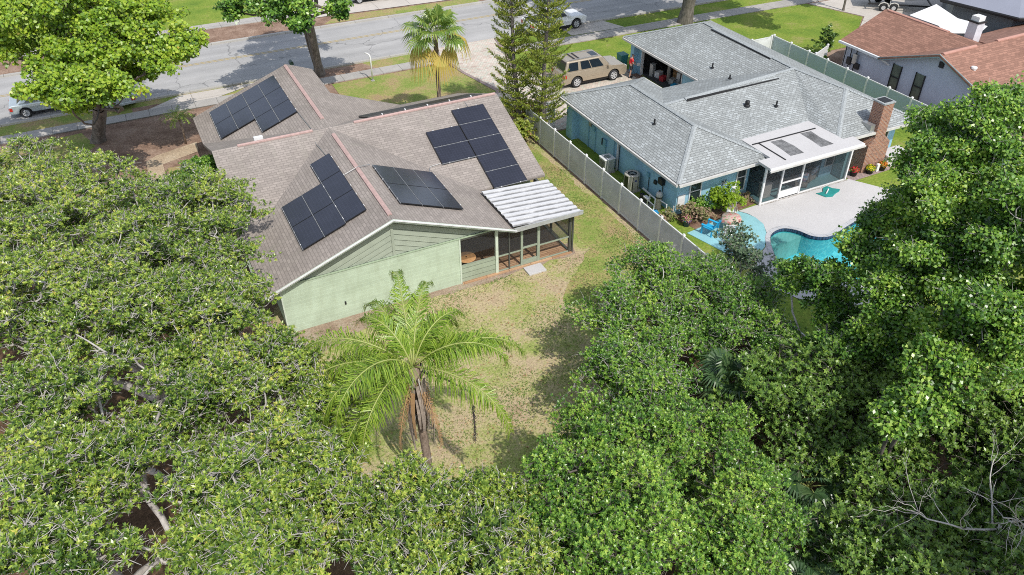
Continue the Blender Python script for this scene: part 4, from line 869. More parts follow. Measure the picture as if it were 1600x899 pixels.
# grey roofed house beyond
gg = empty('grey_roof_house', (66, 40, 0), 'house with a smooth slate grey roof and black gutters at the top right', 'house')
plain('slate_roof', (0.27, 0.285, 0.34), 0.6, 0, 0.06, 0.6); plain('house_dark', (0.2, 0.22, 0.24), 0.7)
m = MB().extr([(57.6, 41.6, 3.4), (59.2, 36.2, 3.3), (80, 27.0, 3.3), (80, 34, 5.6), (66, 41.5, 5.6)], (0, 0, 0.12)).extr([(57.6, 41.6, 3.4), (66, 41.5, 5.6), (80, 36, 5.6), (80, 46, 3.4), (66, 48.6, 3.4)], (0, 0, 0.12)); wpart(m, 'roof', 'slate_roof', gg)
wpart(MB().tube([(66, 48.6, 3.42), (57.5, 41.6, 3.42), (59.1, 36.1, 3.32), (80, 26.9, 3.32)], 0.13, 6), 'gutter', 'black', gg)
wpart(MB().prism([(58.6, 41.2), (59.8, 36.9), (78, 29), (78, 44), (66, 47.6)], -0.1, 3.3), 'wall', 'house_dark', gg)

# ------------------------------------------------------------------ vehicles
def vehicle(name, label, cat, loc, rz, L, W, H, paint, belt, hood, axle, wr, roof, win, pickup=False, group=None):
    """local x forward. roof = (rear belt x, rear top x, front top x, front belt x); win = list of (t0, t1) spans along the side"""
    root = empty(name, loc, label, cat, group, rz); hx = L/2
    g = 0.30; aw = wr*1.22
    def arch(xc, zc): return [(xc+aw*math.cos(a), zc+aw*math.sin(a)) for a in np.linspace(math.pi, 0, 9)]
    prof = [(-hx, 0.45), (-hx+0.1, g)]+[p for p in [(x, max(z, g)) for x, z in arch(-axle, wr)]]+[(x, max(z, g)) for x, z in arch(axle, wr)]+[(hx-0.15, g), (hx, 0.5), (hx-0.02, hood-0.18), (hx-0.25, hood-0.04), (roof[3]+0.05, belt)]
    rearz = belt if not pickup else belt+0.02
    prof += [(roof[0], belt), (-hx+0.08, rearz), (-hx, rearz-0.12)]
    m = MB(); k = len(prof); rows = ((-1.0, 0), (-0.97, 1), (0.97, 1), (1.0, 0))
    # three cross bands so that the flanks lean in towards the belt and the sill
    def yw(z): return (W/2)*(1-0.05*abs(z-0.75)/0.5)
    m.v = [(x, -yw(z), z) for x, z in prof]+[(x, yw(z), z) for x, z in prof]
    m.f.append(tuple(range(k))); m.f.append(tuple(range(2*k-1, k-1, -1)))
    for i in range(k): j = (i+1) % k; m.f.append((j, i, k+i, k+j))
    body = m.build('body', paint, root, bev=0.07)
    wb, wt = W/2-0.06, W/2-0.24
    r0, r1, r2, r3 = roof; zb, zt = belt-0.02, H
    P = [(r0, -wb, zb), (r3, -wb, zb), (r3, wb, zb), (r0, wb, zb), (r1, -wt, zt), (r2, -wt, zt), (r2, wt, zt), (r1, wt, zt)]
    cab = MB().hexa(P).build('cabin', paint, root, bev=0.08)
    def sidept(s, t, u, off):
        a = Vector(P[0] if s < 0 else P[3]).lerp(Vector(P[1] if s < 0 else P[2]), t); b = Vector(P[4] if s < 0 else P[7]).lerp(Vector(P[5] if s < 0 else P[6]), t); p = a.lerp(b, u); p.y += s*off; return p
    for s in (-1, 1):
        for t0, t1 in win:
            q = [sidept(s, t0, 0.14, 0.004), sidept(s, t1, 0.14, 0.004), sidept(s, t1, 0.86, 0.004), sidept(s, t0, 0.86, 0.004)]
            MB().extr(q if s < 0 else q[::-1], (0, s*0.012, 0)).build('window', 'car_glass', root)
    def endq(ids, dx):
        a, b, c_, d_ = [Vector(P[i]) for i in ids]; q = [a.lerp(b, 0.08).lerp(d_.lerp(c_, 0.08), 0.12), a.lerp(b, 0.92).lerp(d_.lerp(c_, 0.92), 0.12), a.lerp(b, 0.92).lerp(d_.lerp(c_, 0.92), 0.9), a.lerp(b, 0.08).lerp(d_.lerp(c_, 0.08), 0.9)]
        return [x+Vector((dx, 0, 0.004)) for x in q]
    MB().extr(endq((1, 2, 6, 5), 0.006), (0.012, 0, 0.01)).build('windscreen', 'car_glass', root)
    MB().extr(endq((3, 0, 4, 7), -0.02), (0.012, 0, 0)).build('rear_window', 'car_glass', root)
    for sx in (-1, 1):
        for s in (-1, 1):
            yy = s*(W/2-0.13); wv = MB()
            n = 20; c = (sx*axle, yy, wr)
            def ringlathe(prof):
                mm = MB()
                for (r, o) in prof:
                    for q in range(n): th = 2*math.pi*q/n; mm.v.append((c[0]+r*math.cos(th), c[1]+s*o, c[2]+r*math.sin(th)))
                for i in range(len(prof)-1):
                    for q in range(n): a0 = i*n+q; a1 = i*n+(q+1) % n; mm.f.append((a0, a1, a1+n, a0+n))
                mm.f.append(tuple(range((len(prof)-1)*n, len(prof)*n))); return mm
            w_ = ringlathe([(wr*0.6, -0.12), (wr*0.97, -0.12), (wr, -0.08), (wr, 0.08), (wr*0.96, 0.12), (wr*0.66, 0.125), (wr*0.64, 0.09), (0.0, 0.09)]).build('wheel', 'tyre', root, True)
            rm = MB(); 
            for q in range(6):
                th = 2*math.pi*q/6; a = Vector((math.cos(th), 0, math.sin(th))); b = Vector((-math.sin(th), 0, math.cos(th)))
                cc = Vector(c)+Vector((0, s*0.10, 0)); rm.extr([cc+a*0.02*1+b*0.04, cc+a*wr*0.6+b*0.05, cc+a*wr*0.6-b*0.05, cc+a*0.02-b*0.04], (0, s*0.02, 0))
            rr = MB(); 
            rm.tube([tuple(Vector(c)+Vector((wr*0.62*math.cos(t), s*0.115, wr*0.62*math.sin(t)))) for t in np.linspace(0, 6.283, 21)], 0.025, 6); rm.build('rim', 'alloy', w_)
    for s in (-1, 1):
        MB().box((-hx-0.012, s*(W/2-0.2)-0.12, belt-0.38), (-hx+0.06, s*(W/2-0.2)+0.12, belt-0.14)).build('tail_light', 'tail_red', root)
        MB().box((-hx+0.05, s*(W/2+0.0)-0.015, belt-0.36), (-hx+0.22, s*(W/2)+0.012, belt-0.16)).build('tail_light', 'tail_red', root)
        MB().box((hx-0.2, s*(W/2-0.22)-0.16, hood-0.34), (hx-0.0+0.012, s*(W/2-0.22)+0.16, hood-0.17)).build('headlight', 'lamp_glass', root)
        MB().box((r3-0.35, s*(W/2+0.02)-0.02, belt+0.02), (r3-0.18, s*(W/2+0.17), belt+0.17)).build('mirror', paint, root, bev=0.02)
    MB().box((hx-0.02, -W*0.28, 0.52), (hx+0.012, W*0.28, hood-0.25)).build('grille', 'dark', root)
    MB().box((-hx-0.06, -W/2+0.12, 0.38), (-hx+0.05, W/2-0.12, 0.56)).build('rear_bumper', paint, root, bev=0.03)
    MB().box((-hx+0.5, -W/2+0.15, 0.2), (hx-0.4, W/2-0.15, 0.34)).build('underbody', 'black', root)
    return root, P
glassy('car_glass', (0.015, 0.022, 0.03), 0.05); plain('tyre', (0.025, 0.025, 0.026), 0.8); plain('alloy', (0.62, 0.63, 0.64), 0.3, 0.4); plain('tail_red', (0.5, 0.03, 0.02), 0.25); glassy('lamp_glass', (0.6, 0.62, 0.63), 0.1)
def paint(name, c, metal=0.35):
    m, nt, b = newmat(name); f = noise(nt, pos(nt), 2.5, 4)
    nt.links.new(ramp(nt, f, [(0.3, blend_stops(c, 0.93)), (0.7, blend_stops(c, 1.04))]), b.inputs['Base Color'])
    b.inputs['Roughness'].default_value = 0.35; b.inputs['Metallic'].default_value = metal; b.inputs['Coat Weight'].default_value = 0.6; b.inputs['Coat Roughness'].default_value = 0.08; MATS[name] = m
paint('paint_beige', (0.43, 0.36, 0.265)); paint('paint_silver', (0.50, 0.56, 0.58)); paint('paint_white', (0.78, 0.78, 0.78), 0.0); paint('paint_steel', (0.20, 0.24, 0.30))
suv, P4 = vehicle('suv', 'large beige SUV with roof rails parked on the paver driveway before the garage', 'suv', (29.55, 47.62, 0.03), R(-1), 5.2, 2.0, 1.93, 'paint_beige', 1.18, 1.12, 1.52, 0.40, (-2.5, -2.25, 0.55, 1.25), [(0.06, 0.29), (0.36, 0.58), (0.60, 0.86)])
for s in (-1, 1): MB().box((-2.0, s*0.62-0.025, 1.955), (0.3, s*0.62+0.025, 1.99)).build('roof_rail', 'grey_metal', suv)
for x in (-1.55, -1.2): MB().box((x-0.04, -0.6, 1.965), (x+0.04, 0.6, 1.985)).build('cross_bar', 'dark', suv)
MB().box((-0.1, -0.4, 1.925), (0.42, 0.4, 1.94)).build('sunroof', 'car_glass', suv)
MB().box((-1.0, -1.003, 0.70), (1.0, -0.985, 0.76)).build('side_trim', 'paint_beige', suv)
vehicle('car', 'silver sedan parked at the kerb under the lime green tree', 'car', (-6.1, 60.0, 0), 0, 4.5, 1.78, 1.46, 'paint_silver', 0.95, 0.92, 1.32, 0.32, (-1.75, -1.05, 0.35, 1.1), [(0.16, 0.47), (0.50, 0.80)], group='silver cars under the lime green tree')
vehicle('car', 'second silver car mostly hidden behind the lime green tree crown', 'car', (-1.7, 59.6, 0), R(97), 4.5, 1.8, 1.5, 'paint_silver', 0.96, 0.93, 1.32, 0.33, (-1.8, -1.15, 0.35, 1.15), [(0.14, 0.47), (0.50, 0.80)], group='silver cars under the lime green tree')
pk, P4 = vehicle('pickup', 'white pickup truck on the street behind the two pines', 'pickup', (32.5, 58.35, 0.03), R(2), 5.3, 1.9, 1.78, 'paint_white', 1.1, 1.08, 1.65, 0.40, (-0.9, -0.75, 0.45, 1.15), [(0.08, 0.45), (0.5, 0.84)], pickup=True)
MB().box((-2.5, -0.78, 1.085), (-1.0, 0.78, 1.12)).build('truck_bed', 'black', pk)
vehicle('car', 'dark blue-grey car parked across the street at the top edge', 'car', (21.3, 73.0, 0.06), R(-3), 4.5, 1.8, 1.46, 'paint_steel', 0.95, 0.92, 1.32, 0.33, (-1.75, -1.05, 0.35, 1.1), [(0.16, 0.47), (0.50, 0.80)])

# boat on its trailer
bt = empty('boat', (62.4, 49.2, 0), 'pale green-grey motor boat with a striped flag on its trailer by the concrete drive', 'boat', None, R(-38))
plain('hull', (0.42, 0.47, 0.42), 0.4); plain('cream', (0.62, 0.6, 0.55), 0.6)
m = MB(); st = [(-3, 1.1, 0.9), (-1, 1.15, 0.8), (1, 1.0, 0.85), (2.4, 0.6, 1.0), (3.2, 0.05, 1.3)]
for x, wd, zb in st: m.v += [(x, -wd, 1.65), (x, -wd*0.75, zb+0.1), (x, 0, zb-0.15), (x, wd*0.75, zb+0.1), (x, wd, 1.65)]
for i in range(4):
    for k in range(4): a = i*5+k; m.f.append((a, a+5, a+6, a+1))
    m.f.append((i*5+4, i*5+9, i*5+5, i*5))
m.f.append((0, 1, 2, 3, 4)); m.f.append((24, 23, 22, 21, 20)); m.build('hull', 'hull', bt, bev=0.02)
MB().box((-2.2, -0.75, 1.655), (1.0, 0.75, 1.8)).build('deck_cover', 'cream', bt, bev=0.05)
tr_ = empty('boat_trailer', (62.4, 49.2, 0), 'boat trailer with two wheels side by side under the pale motor boat', 'trailer', None, R(-38))
MB().box((-2.8, -1.15, 0.5), (2.8, -1.05, 0.62)).build('side_rail', 'dark', tr_); MB().box((-2.8, 1.05, 0.5), (2.8, 1.15, 0.62)).build('side_rail', 'dark', tr_)
MB().box((-2.6, -1.04, 0.5), (-2.5, 1.04, 0.58)).build('cross_member', 'dark', tr_); MB().box((2.5, -1.04, 0.5), (2.6, 1.04, 0.58)).build('cross_member', 'dark', tr_)
for x in (-1.5, -0.65):
    for s in (-1, 1):
        w_ = MB(); n = 18
        for r, o in ((0.18, -0.1), (0.33, -0.1), (0.35, 0), (0.33, 0.1), (0.2, 0.1), (0.18, 0.07), (0, 0.07)):
            for q in range(n): th = 2*math.pi*q/n; w_.v.append((x+r*math.cos(th), s*(1.3+o), 0.35+r*math.sin(th)))
        for i in range(6):
            for q in range(n): a0 = i*n+q; a1 = i*n+(q+1) % n; w_.f.append((a0, a1, a1+n, a0+n))
        wo = w_.build('wheel', 'tyre', tr_, True); MB().tube([(x, s*1.38, 0.35), (x, s*1.42, 0.35)], 0.18, 14).build('rim', 'alloy', wo)
    for s in (-1, 1): MB().tube([(x-0.42, s*1.3, 0.45), (x-0.3, s*1.3, 0.68), (x, s*1.3, 0.78), (x+0.3, s*1.3, 0.68), (x+0.42, s*1.3, 0.45)], 0.05, 6).build('mudguard', 'cream', tr_)
fl = empty('flag', (60.55, 48.6, 0), 'small striped red and white flag with a blue corner beside the boat', 'flag')
MB().tube([(0, 0, 0), (0, 0, 2.2)], 0.02, 6).build('flagpole', 'white', fl)
plain('flag_red', (0.5, 0.04, 0.05), 0.7); plain('flag_blue', (0.04, 0.06, 0.25), 0.7)
def flagpt(u, v): return (0.02+0.95*u*0.8, -0.55*u, 2.15-0.62*v-0.25*u+0.05*math.sin(u*7))
for k in range(13):
    m = MB(); u0 = 0.4 if k < 7 else 0.0
    for i in range(8): a = u0+(1-u0)*i/8; b = u0+(1-u0)*(i+1)/8; m.poly([flagpt(a, k/13), flagpt(a, (k+1)/13), flagpt(b, (k+1)/13), flagpt(b, k/13)])
    m.build('stripe', 'flag_red' if k % 2 == 0 else 'white', fl)
m = MB()
for i in range(4): a = 0.4*i/4; b = 0.4*(i+1)/4; m.poly([flagpt(a, 0), flagpt(a, 7/13), flagpt(b, 7/13), flagpt(b, 0)])
m.build('canton', 'flag_blue', fl)

# ------------------------------------------------------------------ side yard machines
ac = empty('air_conditioner', (23.42, 35.2, 0), 'white square air conditioner unit nearer the vinyl gate on the blue wall', 'air conditioner', 'air conditioners beside the blue wall')
MB().box((-0.38, -0.38, 0.0), (0.38, 0.38, 0.08)).build('base', 'walkway', ac)
m = MB(); m.box((-0.34, -0.34, 0.08), (0.34, 0.34, 0.88)); m.build('housing', 'galv', ac, bev=0.03)
for s in (-1, 1):
    m = MB()
    for k in range(12): m.box((s*0.345-0.006, -0.3, 0.16+k*0.055), (s*0.345+0.006, 0.3, 0.18+k*0.055))
    m.build('grille', 'dark', ac)
MB().box((-0.37, -0.37, 0.88), (0.37, 0.37, 0.95)).build('top_cover', 'white', ac, bev=0.03); MB().lathe((0, 0, 0.952), [(0.2, 0), (0.2, 0.012), (0.06, 0.02), (0, 0.02)], 18).build('fan_guard', 'grey_metal', ac)
ac = empty('air_conditioner', (23.52, 32.7, 0), 'taller beige and black air conditioner unit nearer the pool pump', 'air conditioner', 'air conditioners beside the blue wall')
MB().box((-0.42, -0.42, 0.0), (0.42, 0.42, 0.08)).build('base', 'walkway', ac)
plain('beige_metal', (0.52, 0.49, 0.42), 0.45)
MB().prism([(-0.37, -0.2), (-0.2, -0.37), (0.2, -0.37), (0.37, -0.2), (0.37, 0.2), (0.2, 0.37), (-0.2, 0.37), (-0.37, 0.2)], 0.08, 0.98).build('housing', 'black', ac)
for a in (225, 315, 45, 135):
    c, s = math.cos(R(a)), math.sin(R(a)); MB().box((-0.12, -0.02, 0.08), (0.12, 0.02, 1.0), R(a+90), (0, 0)).build('corner_panel', 'beige_metal', ac).location = (c*0.41, s*0.41, 0)
MB().box((-0.15, -0.40, 0.08), (0.15, -0.375, 1.0)).build('front_panel', 'beige_metal', ac); MB().box((-0.05, -0.41, 0.7), (0.05, -0.402, 0.8)).build('badge', 'flag_blue', ac)
MB().lathe((0, 0, 0.99), [(0.26, 0.02), (0.44, 0.0), (0.44, 0.07), (0.30, 0.10), (0.27, 0.06)], 24).build('top_ring', 'beige_metal', ac, True)
m = MB().lathe((0, 0, 1.055), [(0.26, 0), (0.26, 0.004), (0, 0.004)], 24)
m.build('fan_well', 'black', ac)
m = MB()
for k in range(4): m.box((0.02, -0.05, 1.07), (0.22, 0.05, 1.08), R(90*k+20), (0, 0))
m.lathe((0, 0, 1.06), [(0.06, 0), (0.06, 0.04), (0, 0.05)], 12); m.build('fan', 'grey_metal', ac)
pf = empty('pool_filter', (23.72, 30.3, 0), 'tan domed pool filter tank with a black band beside the blue wall', 'pool filter')
plain('tan_tank', (0.50, 0.44, 0.33), 0.5)
MB().lathe((0, 0, 0), [(0.2, 0), (0.2, 0.06), (0.17, 0.08), (0.18, 0.66), (0.19, 0.7)], 20).build('tank', 'tan_tank', pf, True); MB().lathe((0, 0, 0.70), [(0.2, 0), (0.2, 0.06), (0.19, 0.06)], 20).build('clamp_band', 'black', pf, True)
MB().lathe((0, 0, 0.76), [(0.19, 0), (0.18, 0.14), (0.13, 0.25), (0.05, 0.3), (0, 0.3)], 20).build('dome', 'cream', pf, True); MB().lathe((0, 0, 1.06), [(0.05, 0), (0.05, 0.06), (0, 0.07)], 10).build('gauge', 'dark', pf)
pp = empty('pool_pump', (23.35, 31.1, 0), 'black and white pool pump on a slab behind the taller air conditioner', 'pool pump')
MB().box((-0.3, -0.5, 0), (0.3, 0.5, 0.06)).build('slab', 'walkway', pp); MB().tube([(0, -0.4, 0.3), (0, 0.1, 0.3)], 0.13, 14).build('motor', 'black', pp, True); MB().lathe((0, 0.25, 0.06), [(0.14, 0), (0.14, 0.34), (0.15, 0.36), (0.15, 0.4), (0, 0.42)], 14).build('strainer', 'black', pp, True)
MB().box((-0.12, -0.42, 0.44), (0.12, 0.0, 0.5)).build('switch_box', 'white', pp)
pl = empty('pipework', (23.5, 30.0, 0), 'tangle of white plastic pool pipes beside the domed filter tank', 'pipes')
for i, q in enumerate(([(-0.1, 0.9, 0.3), (-0.1, 0.7, 0.3), (-0.1, 0.7, 0.75), (-0.1, 0.2, 0.75), (-0.1, 0.2, 0.1)], [(0.2, 0.1, 0.6), (0.25, -0.4, 0.6), (0.25, -0.4, 0.1)], [(-0.3, 0.6, 0.0), (-0.3, 0.6, 0.5), (-0.3, 0.0, 0.5), (-0.3, 0.0, 0.0)], [(0.0, -0.6, 0.15), (0.5, -0.7, 0.15), (0.5, -0.7, 0.6)])): MB().tube(q, 0.035, 8).build('pipe', 'white', pl)
plain('bright_blue', (0.03, 0.30, 0.60), 0.4)
MB().box((-0.35, -0.35, 0.05), (-0.15, -0.05, 0.22)).build('valve_actuator', 'bright_blue', pl)
ls = MB().tube([(23.86, 32.0, 0.35), (23.86, 31.2, 0.30)], 0.06, 8).build('pipe_cover', 'white'); tag(ls, 'white pipe insulation lying on brackets between the pump and the blue wall', 'pipe cover')

# ------------------------------------------------------------------ patio, pool side
plain('sky_plastic', (0.03, 0.42, 0.72), 0.4)
def adirondack(loc, rz):
    r = empty('garden_chair', loc, 'bright blue slatted garden chair on the light blue patio corner', 'chair', None, rz)
    for k in range(5): MB().box((-0.25+k*0.1, -0.25, 0.34+0.0), (-0.16+k*0.1, 0.28, 0.37)).build('seat_slat', 'sky_plastic', r)
    for k in range(5):
        h = 0.95-abs(k-2)*0.05; x = -0.25+k*0.1
        MB().hexa([(x, 0.25, 0.34), (x+0.09, 0.25, 0.34), (x+0.09, 0.28, 0.34), (x, 0.28, 0.34), (x, 0.48, h), (x+0.09, 0.48, h), (x+0.09, 0.51, h), (x, 0.51, h)]).build('back_slat', 'sky_plastic', r)
    for s in (-1, 1):
        MB().box((s*0.33-0.06, -0.3, 0.56), (s*0.33+0.06, 0.35, 0.59)).build('armrest', 'sky_plastic', r)
        MB().box((s*0.30-0.02, -0.3, 0.0), (s*0.30+0.02, -0.22, 0.56)).build('leg', 'sky_plastic', r); MB().box((s*0.30-0.02, 0.28, 0.0), (s*0.30+0.02, 0.36, 0.56)).build('leg', 'sky_plastic', r)
adirondack((24.65, 27.0, 0.035), R(200))
pt = empty('patio_table', (25.9, 26.85, 0.035), 'round patio table under a coral flowered cloth on the light blue patio', 'table')
def clothmat():
    m, nt, b = newmat('coral_cloth'); f = noise(nt, pos(nt), 5, 3, 0.6)
    nt.links.new(ramp(nt, f, [(0.32, (0.50, 0.14, 0.12)), (0.46, (0.58, 0.32, 0.28)), (0.56, (0.55, 0.50, 0.42)), (0.66, (0.20, 0.25, 0.08))]), b.inputs['Base Color']); b.inputs['Roughness'].default_value = 0.9; MATS['coral_cloth'] = m
clothmat()
MB().lathe((0, 0, 0.68), [(0.05, 0), (0.46, 0.0), (0.48, 0.03), (0.05, 0.03)], 28).build('tabletop', 'grey_metal', pt); MB().lathe((0, 0, 0), [(0.25, 0), (0.25, 0.03), (0.04, 0.05), (0.04, 0.68)], 12).build('pedestal', 'grey_metal', pt)
m = MB(); n = 32; m.v = [(0, 0, 0.04)]+[(0.49*math.cos(t), 0.49*math.sin(t), 0.04) for t in np.linspace(0, 6.283, n, endpoint=False)]+[((0.53+0.05*math.sin(t*7))*math.cos(t), (0.53+0.05*math.sin(t*7))*math.sin(t), -0.2) for t in np.linspace(0, 6.283, n, endpoint=False)]
for k in range(n): j = (k+1) % n; m.f.append((0, 1+k, 1+j)); m.f.append((1+k, 1+n+k, 1+n+j, 1+j))
o = m.build('tablecloth', 'coral_cloth', smooth=True, loc=(25.9, 26.85, 0.715)); tag(o, 'coral flowered cloth hanging over the round patio table', 'tablecloth')
def metalchair(loc, rz, lab):
    r = empty('patio_chair', loc, lab, 'chair', 'white metal patio chairs', rz)
    MB().box((-0.24, -0.24, 0.42), (0.24, 0.24, 0.46)).build('seat', 'white', r, bev=0.01)
    bk = MB(); 
    for k in range(7): bk.box((-0.22+k*0.07, 0.225, 0.46), (-0.205+k*0.07, 0.24, 0.92))
    bk.box((-0.24, 0.22, 0.9), (0.24, 0.245, 0.95)); bk.build('backrest', 'white', r)
    for sx in (-1, 1):
        for sy in (-1, 1): MB().tube([(sx*0.22, sy*0.22, 0.43), (sx*0.24, sy*0.25, 0)], 0.016, 6).build('leg', 'white', r)
        MB().tube([(sx*0.25, -0.22, 0.43), (sx*0.25, -0.22, 0.64), (sx*0.25, 0.22, 0.68)], 0.016, 6).build('armrest', 'white', r)
metalchair((26.55, 27.6, 0.035), R(-35), 'white metal patio chair behind the coral covered table'); metalchair((25.2, 26.15, 0.035), R(150), 'white metal patio chair in front of the coral covered table')
fp = empty('bird_feeder', (27.35, 28.35, 0), 'white bird feeder on a curved pole beside the lime green shrub', 'bird feeder')
MB().tube([(0, 0, 0), (0, 0, 1.5), (-0.08, 0, 1.6), (-0.2, 0, 1.55)], 0.018, 6).build('pole', 'white', fp); MB().lathe((-0.2, 0, 1.2), [(0.14, 0), (0.14, 0.02), (0.06, 0.03), (0.06, 0.22), (0.15, 0.24), (0.0, 0.33)], 12).build('feeder', 'white', fp)
wo = empty('wall_ornament', (27.2, 29.28, 1.25), 'dark metal flower ornament hanging on the blue wall above the shrub', 'ornament')
for k in range(8): a = k*math.pi/4; MB().tube([(0, -0.02, 0), (0.22*math.cos(a), -0.03, 0.22*math.sin(a))], [0.03, 0.012], 5).build('petal', 'dark' if k % 2 else 'white', wo)
def pot(loc, r, h, potm, flm, lab, seed):
    rt = empty('flower_pot', loc, lab, 'flower pot'); MB().lathe((0, 0, 0), [(r*0.7, 0), (r, h), (r*1.08, h), (r*1.08, h+0.04), (r*0.9, h+0.04), (r*0.85, h-0.02), (0, h-0.02)], 18).build('pot', potm, rt, True)
    rng = np.random.default_rng(seed); n = 420; u = rng.normal(size=(n, 3)); u[:, 2] = abs(u[:, 2]); u /= np.linalg.norm(u, axis=1, keepdims=True); P = u*r*1.25*(0.6+0.4*rng.random((n, 1)))*np.array([1, 1, 0.8])+np.array([0, 0, h])
    nr = u+rng.normal(size=(n, 3))*0.4; nr /= np.linalg.norm(nr, axis=1, keepdims=True); d, _ = frames(nr, rng); q = leaf_quads(P, d, nr, np.full(n, 0.08), np.full(n, 0.06))
    pal_quads(q[:260], np.stack([rng.random(260), rng.random(260), np.zeros(260)], 1), 'flowers', flm, rt); pal_quads(q[260:], np.stack([rng.random(n-260), rng.random(n-260), np.zeros(n-260)], 1), 'foliage', 'bright_leaf', rt); return rt
for nm_, c_ in (('petal_red', (0.75, 0.03, 0.06)), ('petal_yellow', (0.80, 0.70, 0.02)), ('petal_orange', (0.85, 0.28, 0.03)), ('petal_pink', (0.75, 0.30, 0.35))): leafmat(nm_, [(0, blend_stops(c_, 0.8)), (1, c_)], 0.6, 0.2)
plain('pot_blue', (0.02, 0.06, 0.22), 0.2)
def late_pots():
    pot((36.0, 28.2, 0.02), 0.24, 0.32, 'black', 'petal_red', 'black flower pot with bright red flowers left of the brick chimney', 1)
    pot((37.05, 27.98, 0.02), 0.24, 0.30, 'black', 'petal_yellow', 'black flower pot with yellow flowers in front of the brick chimney', 2)
    pot((38.0, 27.95, 0.02), 0.24, 0.32, 'black', 'petal_orange', 'black flower pot with orange and red flowers beside the storage box', 3)
    pot((24.05, 28.15, 0.0), 0.24, 0.36, 'pot_blue', 'petal_pink', 'dark blue glazed flower pot with pink flowers in the garden bed corner', 4)
o = MB().box((37.52, 27.9, 0.02), (37.72, 28.05, 0.5)).build('white_jug', 'white', bev=0.02); tag(o, 'small white plastic container standing between the yellow and orange flower pots', 'container')
sb = empty('storage_box', (39.1, 28.35, 0.0), 'large pale grey plastic storage box on the pavers right of the brick chimney', 'storage box')
MB().box((-0.75, -0.33, 0), (0.75, 0.33, 0.72)).build('box', 'cream', sb, bev=0.02); MB().hexa([(-0.8, -0.38, 0.72), (0.8, -0.38, 0.72), (0.8, 0.38, 0.76), (-0.8, 0.38, 0.76), (-0.78, -0.36, 0.80), (0.78, -0.36, 0.80), (0.78, 0.36, 0.9), (-0.78, 0.36, 0.9)]).build('lid', 'deck', sb, bev=0.015)
tw = MB(); T_ = [(32.55, 27.55), (32.75, 27.0), (33.15, 26.88), (33.5, 27.05), (33.9, 27.15), (34.1, 27.3), (33.75, 27.55), (33.7, 27.9), (33.3, 27.8), (33.0, 27.5)]
plain('teal_cloth', (0.02, 0.26, 0.24), 0.8)
o = tw.prism([(x-33.3, y-27.4) for x, y in T_], 0.0, [0.03, 0.05, 0.03, 0.07, 0.04, 0.03, 0.06, 0.03, 0.07, 0.04]).build('pool_float', 'teal_cloth', loc=(33.3, 27.4, 0.034)); tag(o, 'flat dark teal pool float dropped on the pale deck by the screened room', 'pool float')
MB().tube([(-0.35, -0.2, 0.09), (0.1, 0.1, 0.11)], 0.035, 8).build('handle', 'white', o)
# furniture in the screened room
def wicker(loc, rz, lab):
    r = empty('armchair', loc, lab, 'armchair', 'cushioned armchairs in the screened room', rz)
    MB().box((-0.38, -0.36, 0.1), (0.38, 0.36, 0.36)).build('frame', 'oak_bark', r, bev=0.03)
    MB().box((-0.30, -0.34, 0.36), (0.30, 0.26, 0.50)).build('seat_cushion', 'floral', r, bev=0.04)
    MB().hexa([(-0.30, 0.2, 0.5), (0.30, 0.2, 0.5), (0.30, 0.36, 0.5), (-0.30, 0.36, 0.5), (-0.28, 0.34, 1.0), (0.28, 0.34, 1.0), (0.28, 0.46, 1.0), (-0.28, 0.46, 1.0)]).build('back_cushion', 'floral', r, bev=0.04)
    for s in (-1, 1): MB().box((s*0.36-0.06, -0.36, 0.36), (s*0.36+0.06, 0.34, 0.62)).build('armrest', 'oak_bark', r, bev=0.03)
    for sx in (-1, 1):
        for sy in (-1, 1): MB().box((sx*0.33-0.03, sy*0.31-0.03, 0), (sx*0.33+0.03, sy*0.31+0.03, 0.1)).build('leg', 'oak_bark', r)
def floralmat():
    m, nt, b = newmat('floral'); v = N(nt, 'ShaderNodeTexVoronoi'); v.inputs['Scale'].default_value = 6; nt.links.new(pos(nt), v.inputs['Vector'])
    nt.links.new(ramp(nt, v.outputs['Distance'], [(0.2, (0.08, 0.25, 0.55)), (0.4, (0.35, 0.55, 0.75)), (0.6, (0.65, 0.68, 0.70)), (0.8, (0.35, 0.10, 0.25))]), b.inputs['Base Color']); b.inputs['Roughness'].default_value = 0.9; MATS['floral'] = m
floralmat()
wicker((32.25, 28.68, 0.06), R(160), 'blue floral cushioned armchair nearer the middle post of the screened room'); wicker((33.2, 29.0, 0.06), R(200), 'blue floral cushioned armchair nearer the porch window')
wt_ = empty('side_table', (31.0, 29.6, 0.06), 'dark side table at the back of the screened room', 'table'); MB().box((-0.5, -0.3, 0.45), (0.5, 0.3, 0.5)).build('tabletop', 'dark', wt_)
for sx in (-1, 1):
    for sy in (-1, 1): MB().box((sx*0.45-0.03, sy*0.25-0.03, 0), (sx*0.45+0.03, sy*0.25+0.03, 0.45)).build('leg', 'dark', wt_)
cb = empty('cabinet', (29.65, 28.6, 0.06), 'pale rounded plastic cabinet behind the first screen of the screened room', 'cabinet'); MB().box((-0.3, -0.22, 0), (0.3, 0.22, 0.85)).build('body', 'cream', cb, bev=0.06); MB().box((-0.32, -0.24, 0.85), (0.32, 0.24, 0.9)).build('lid', 'white', cb, bev=0.03)

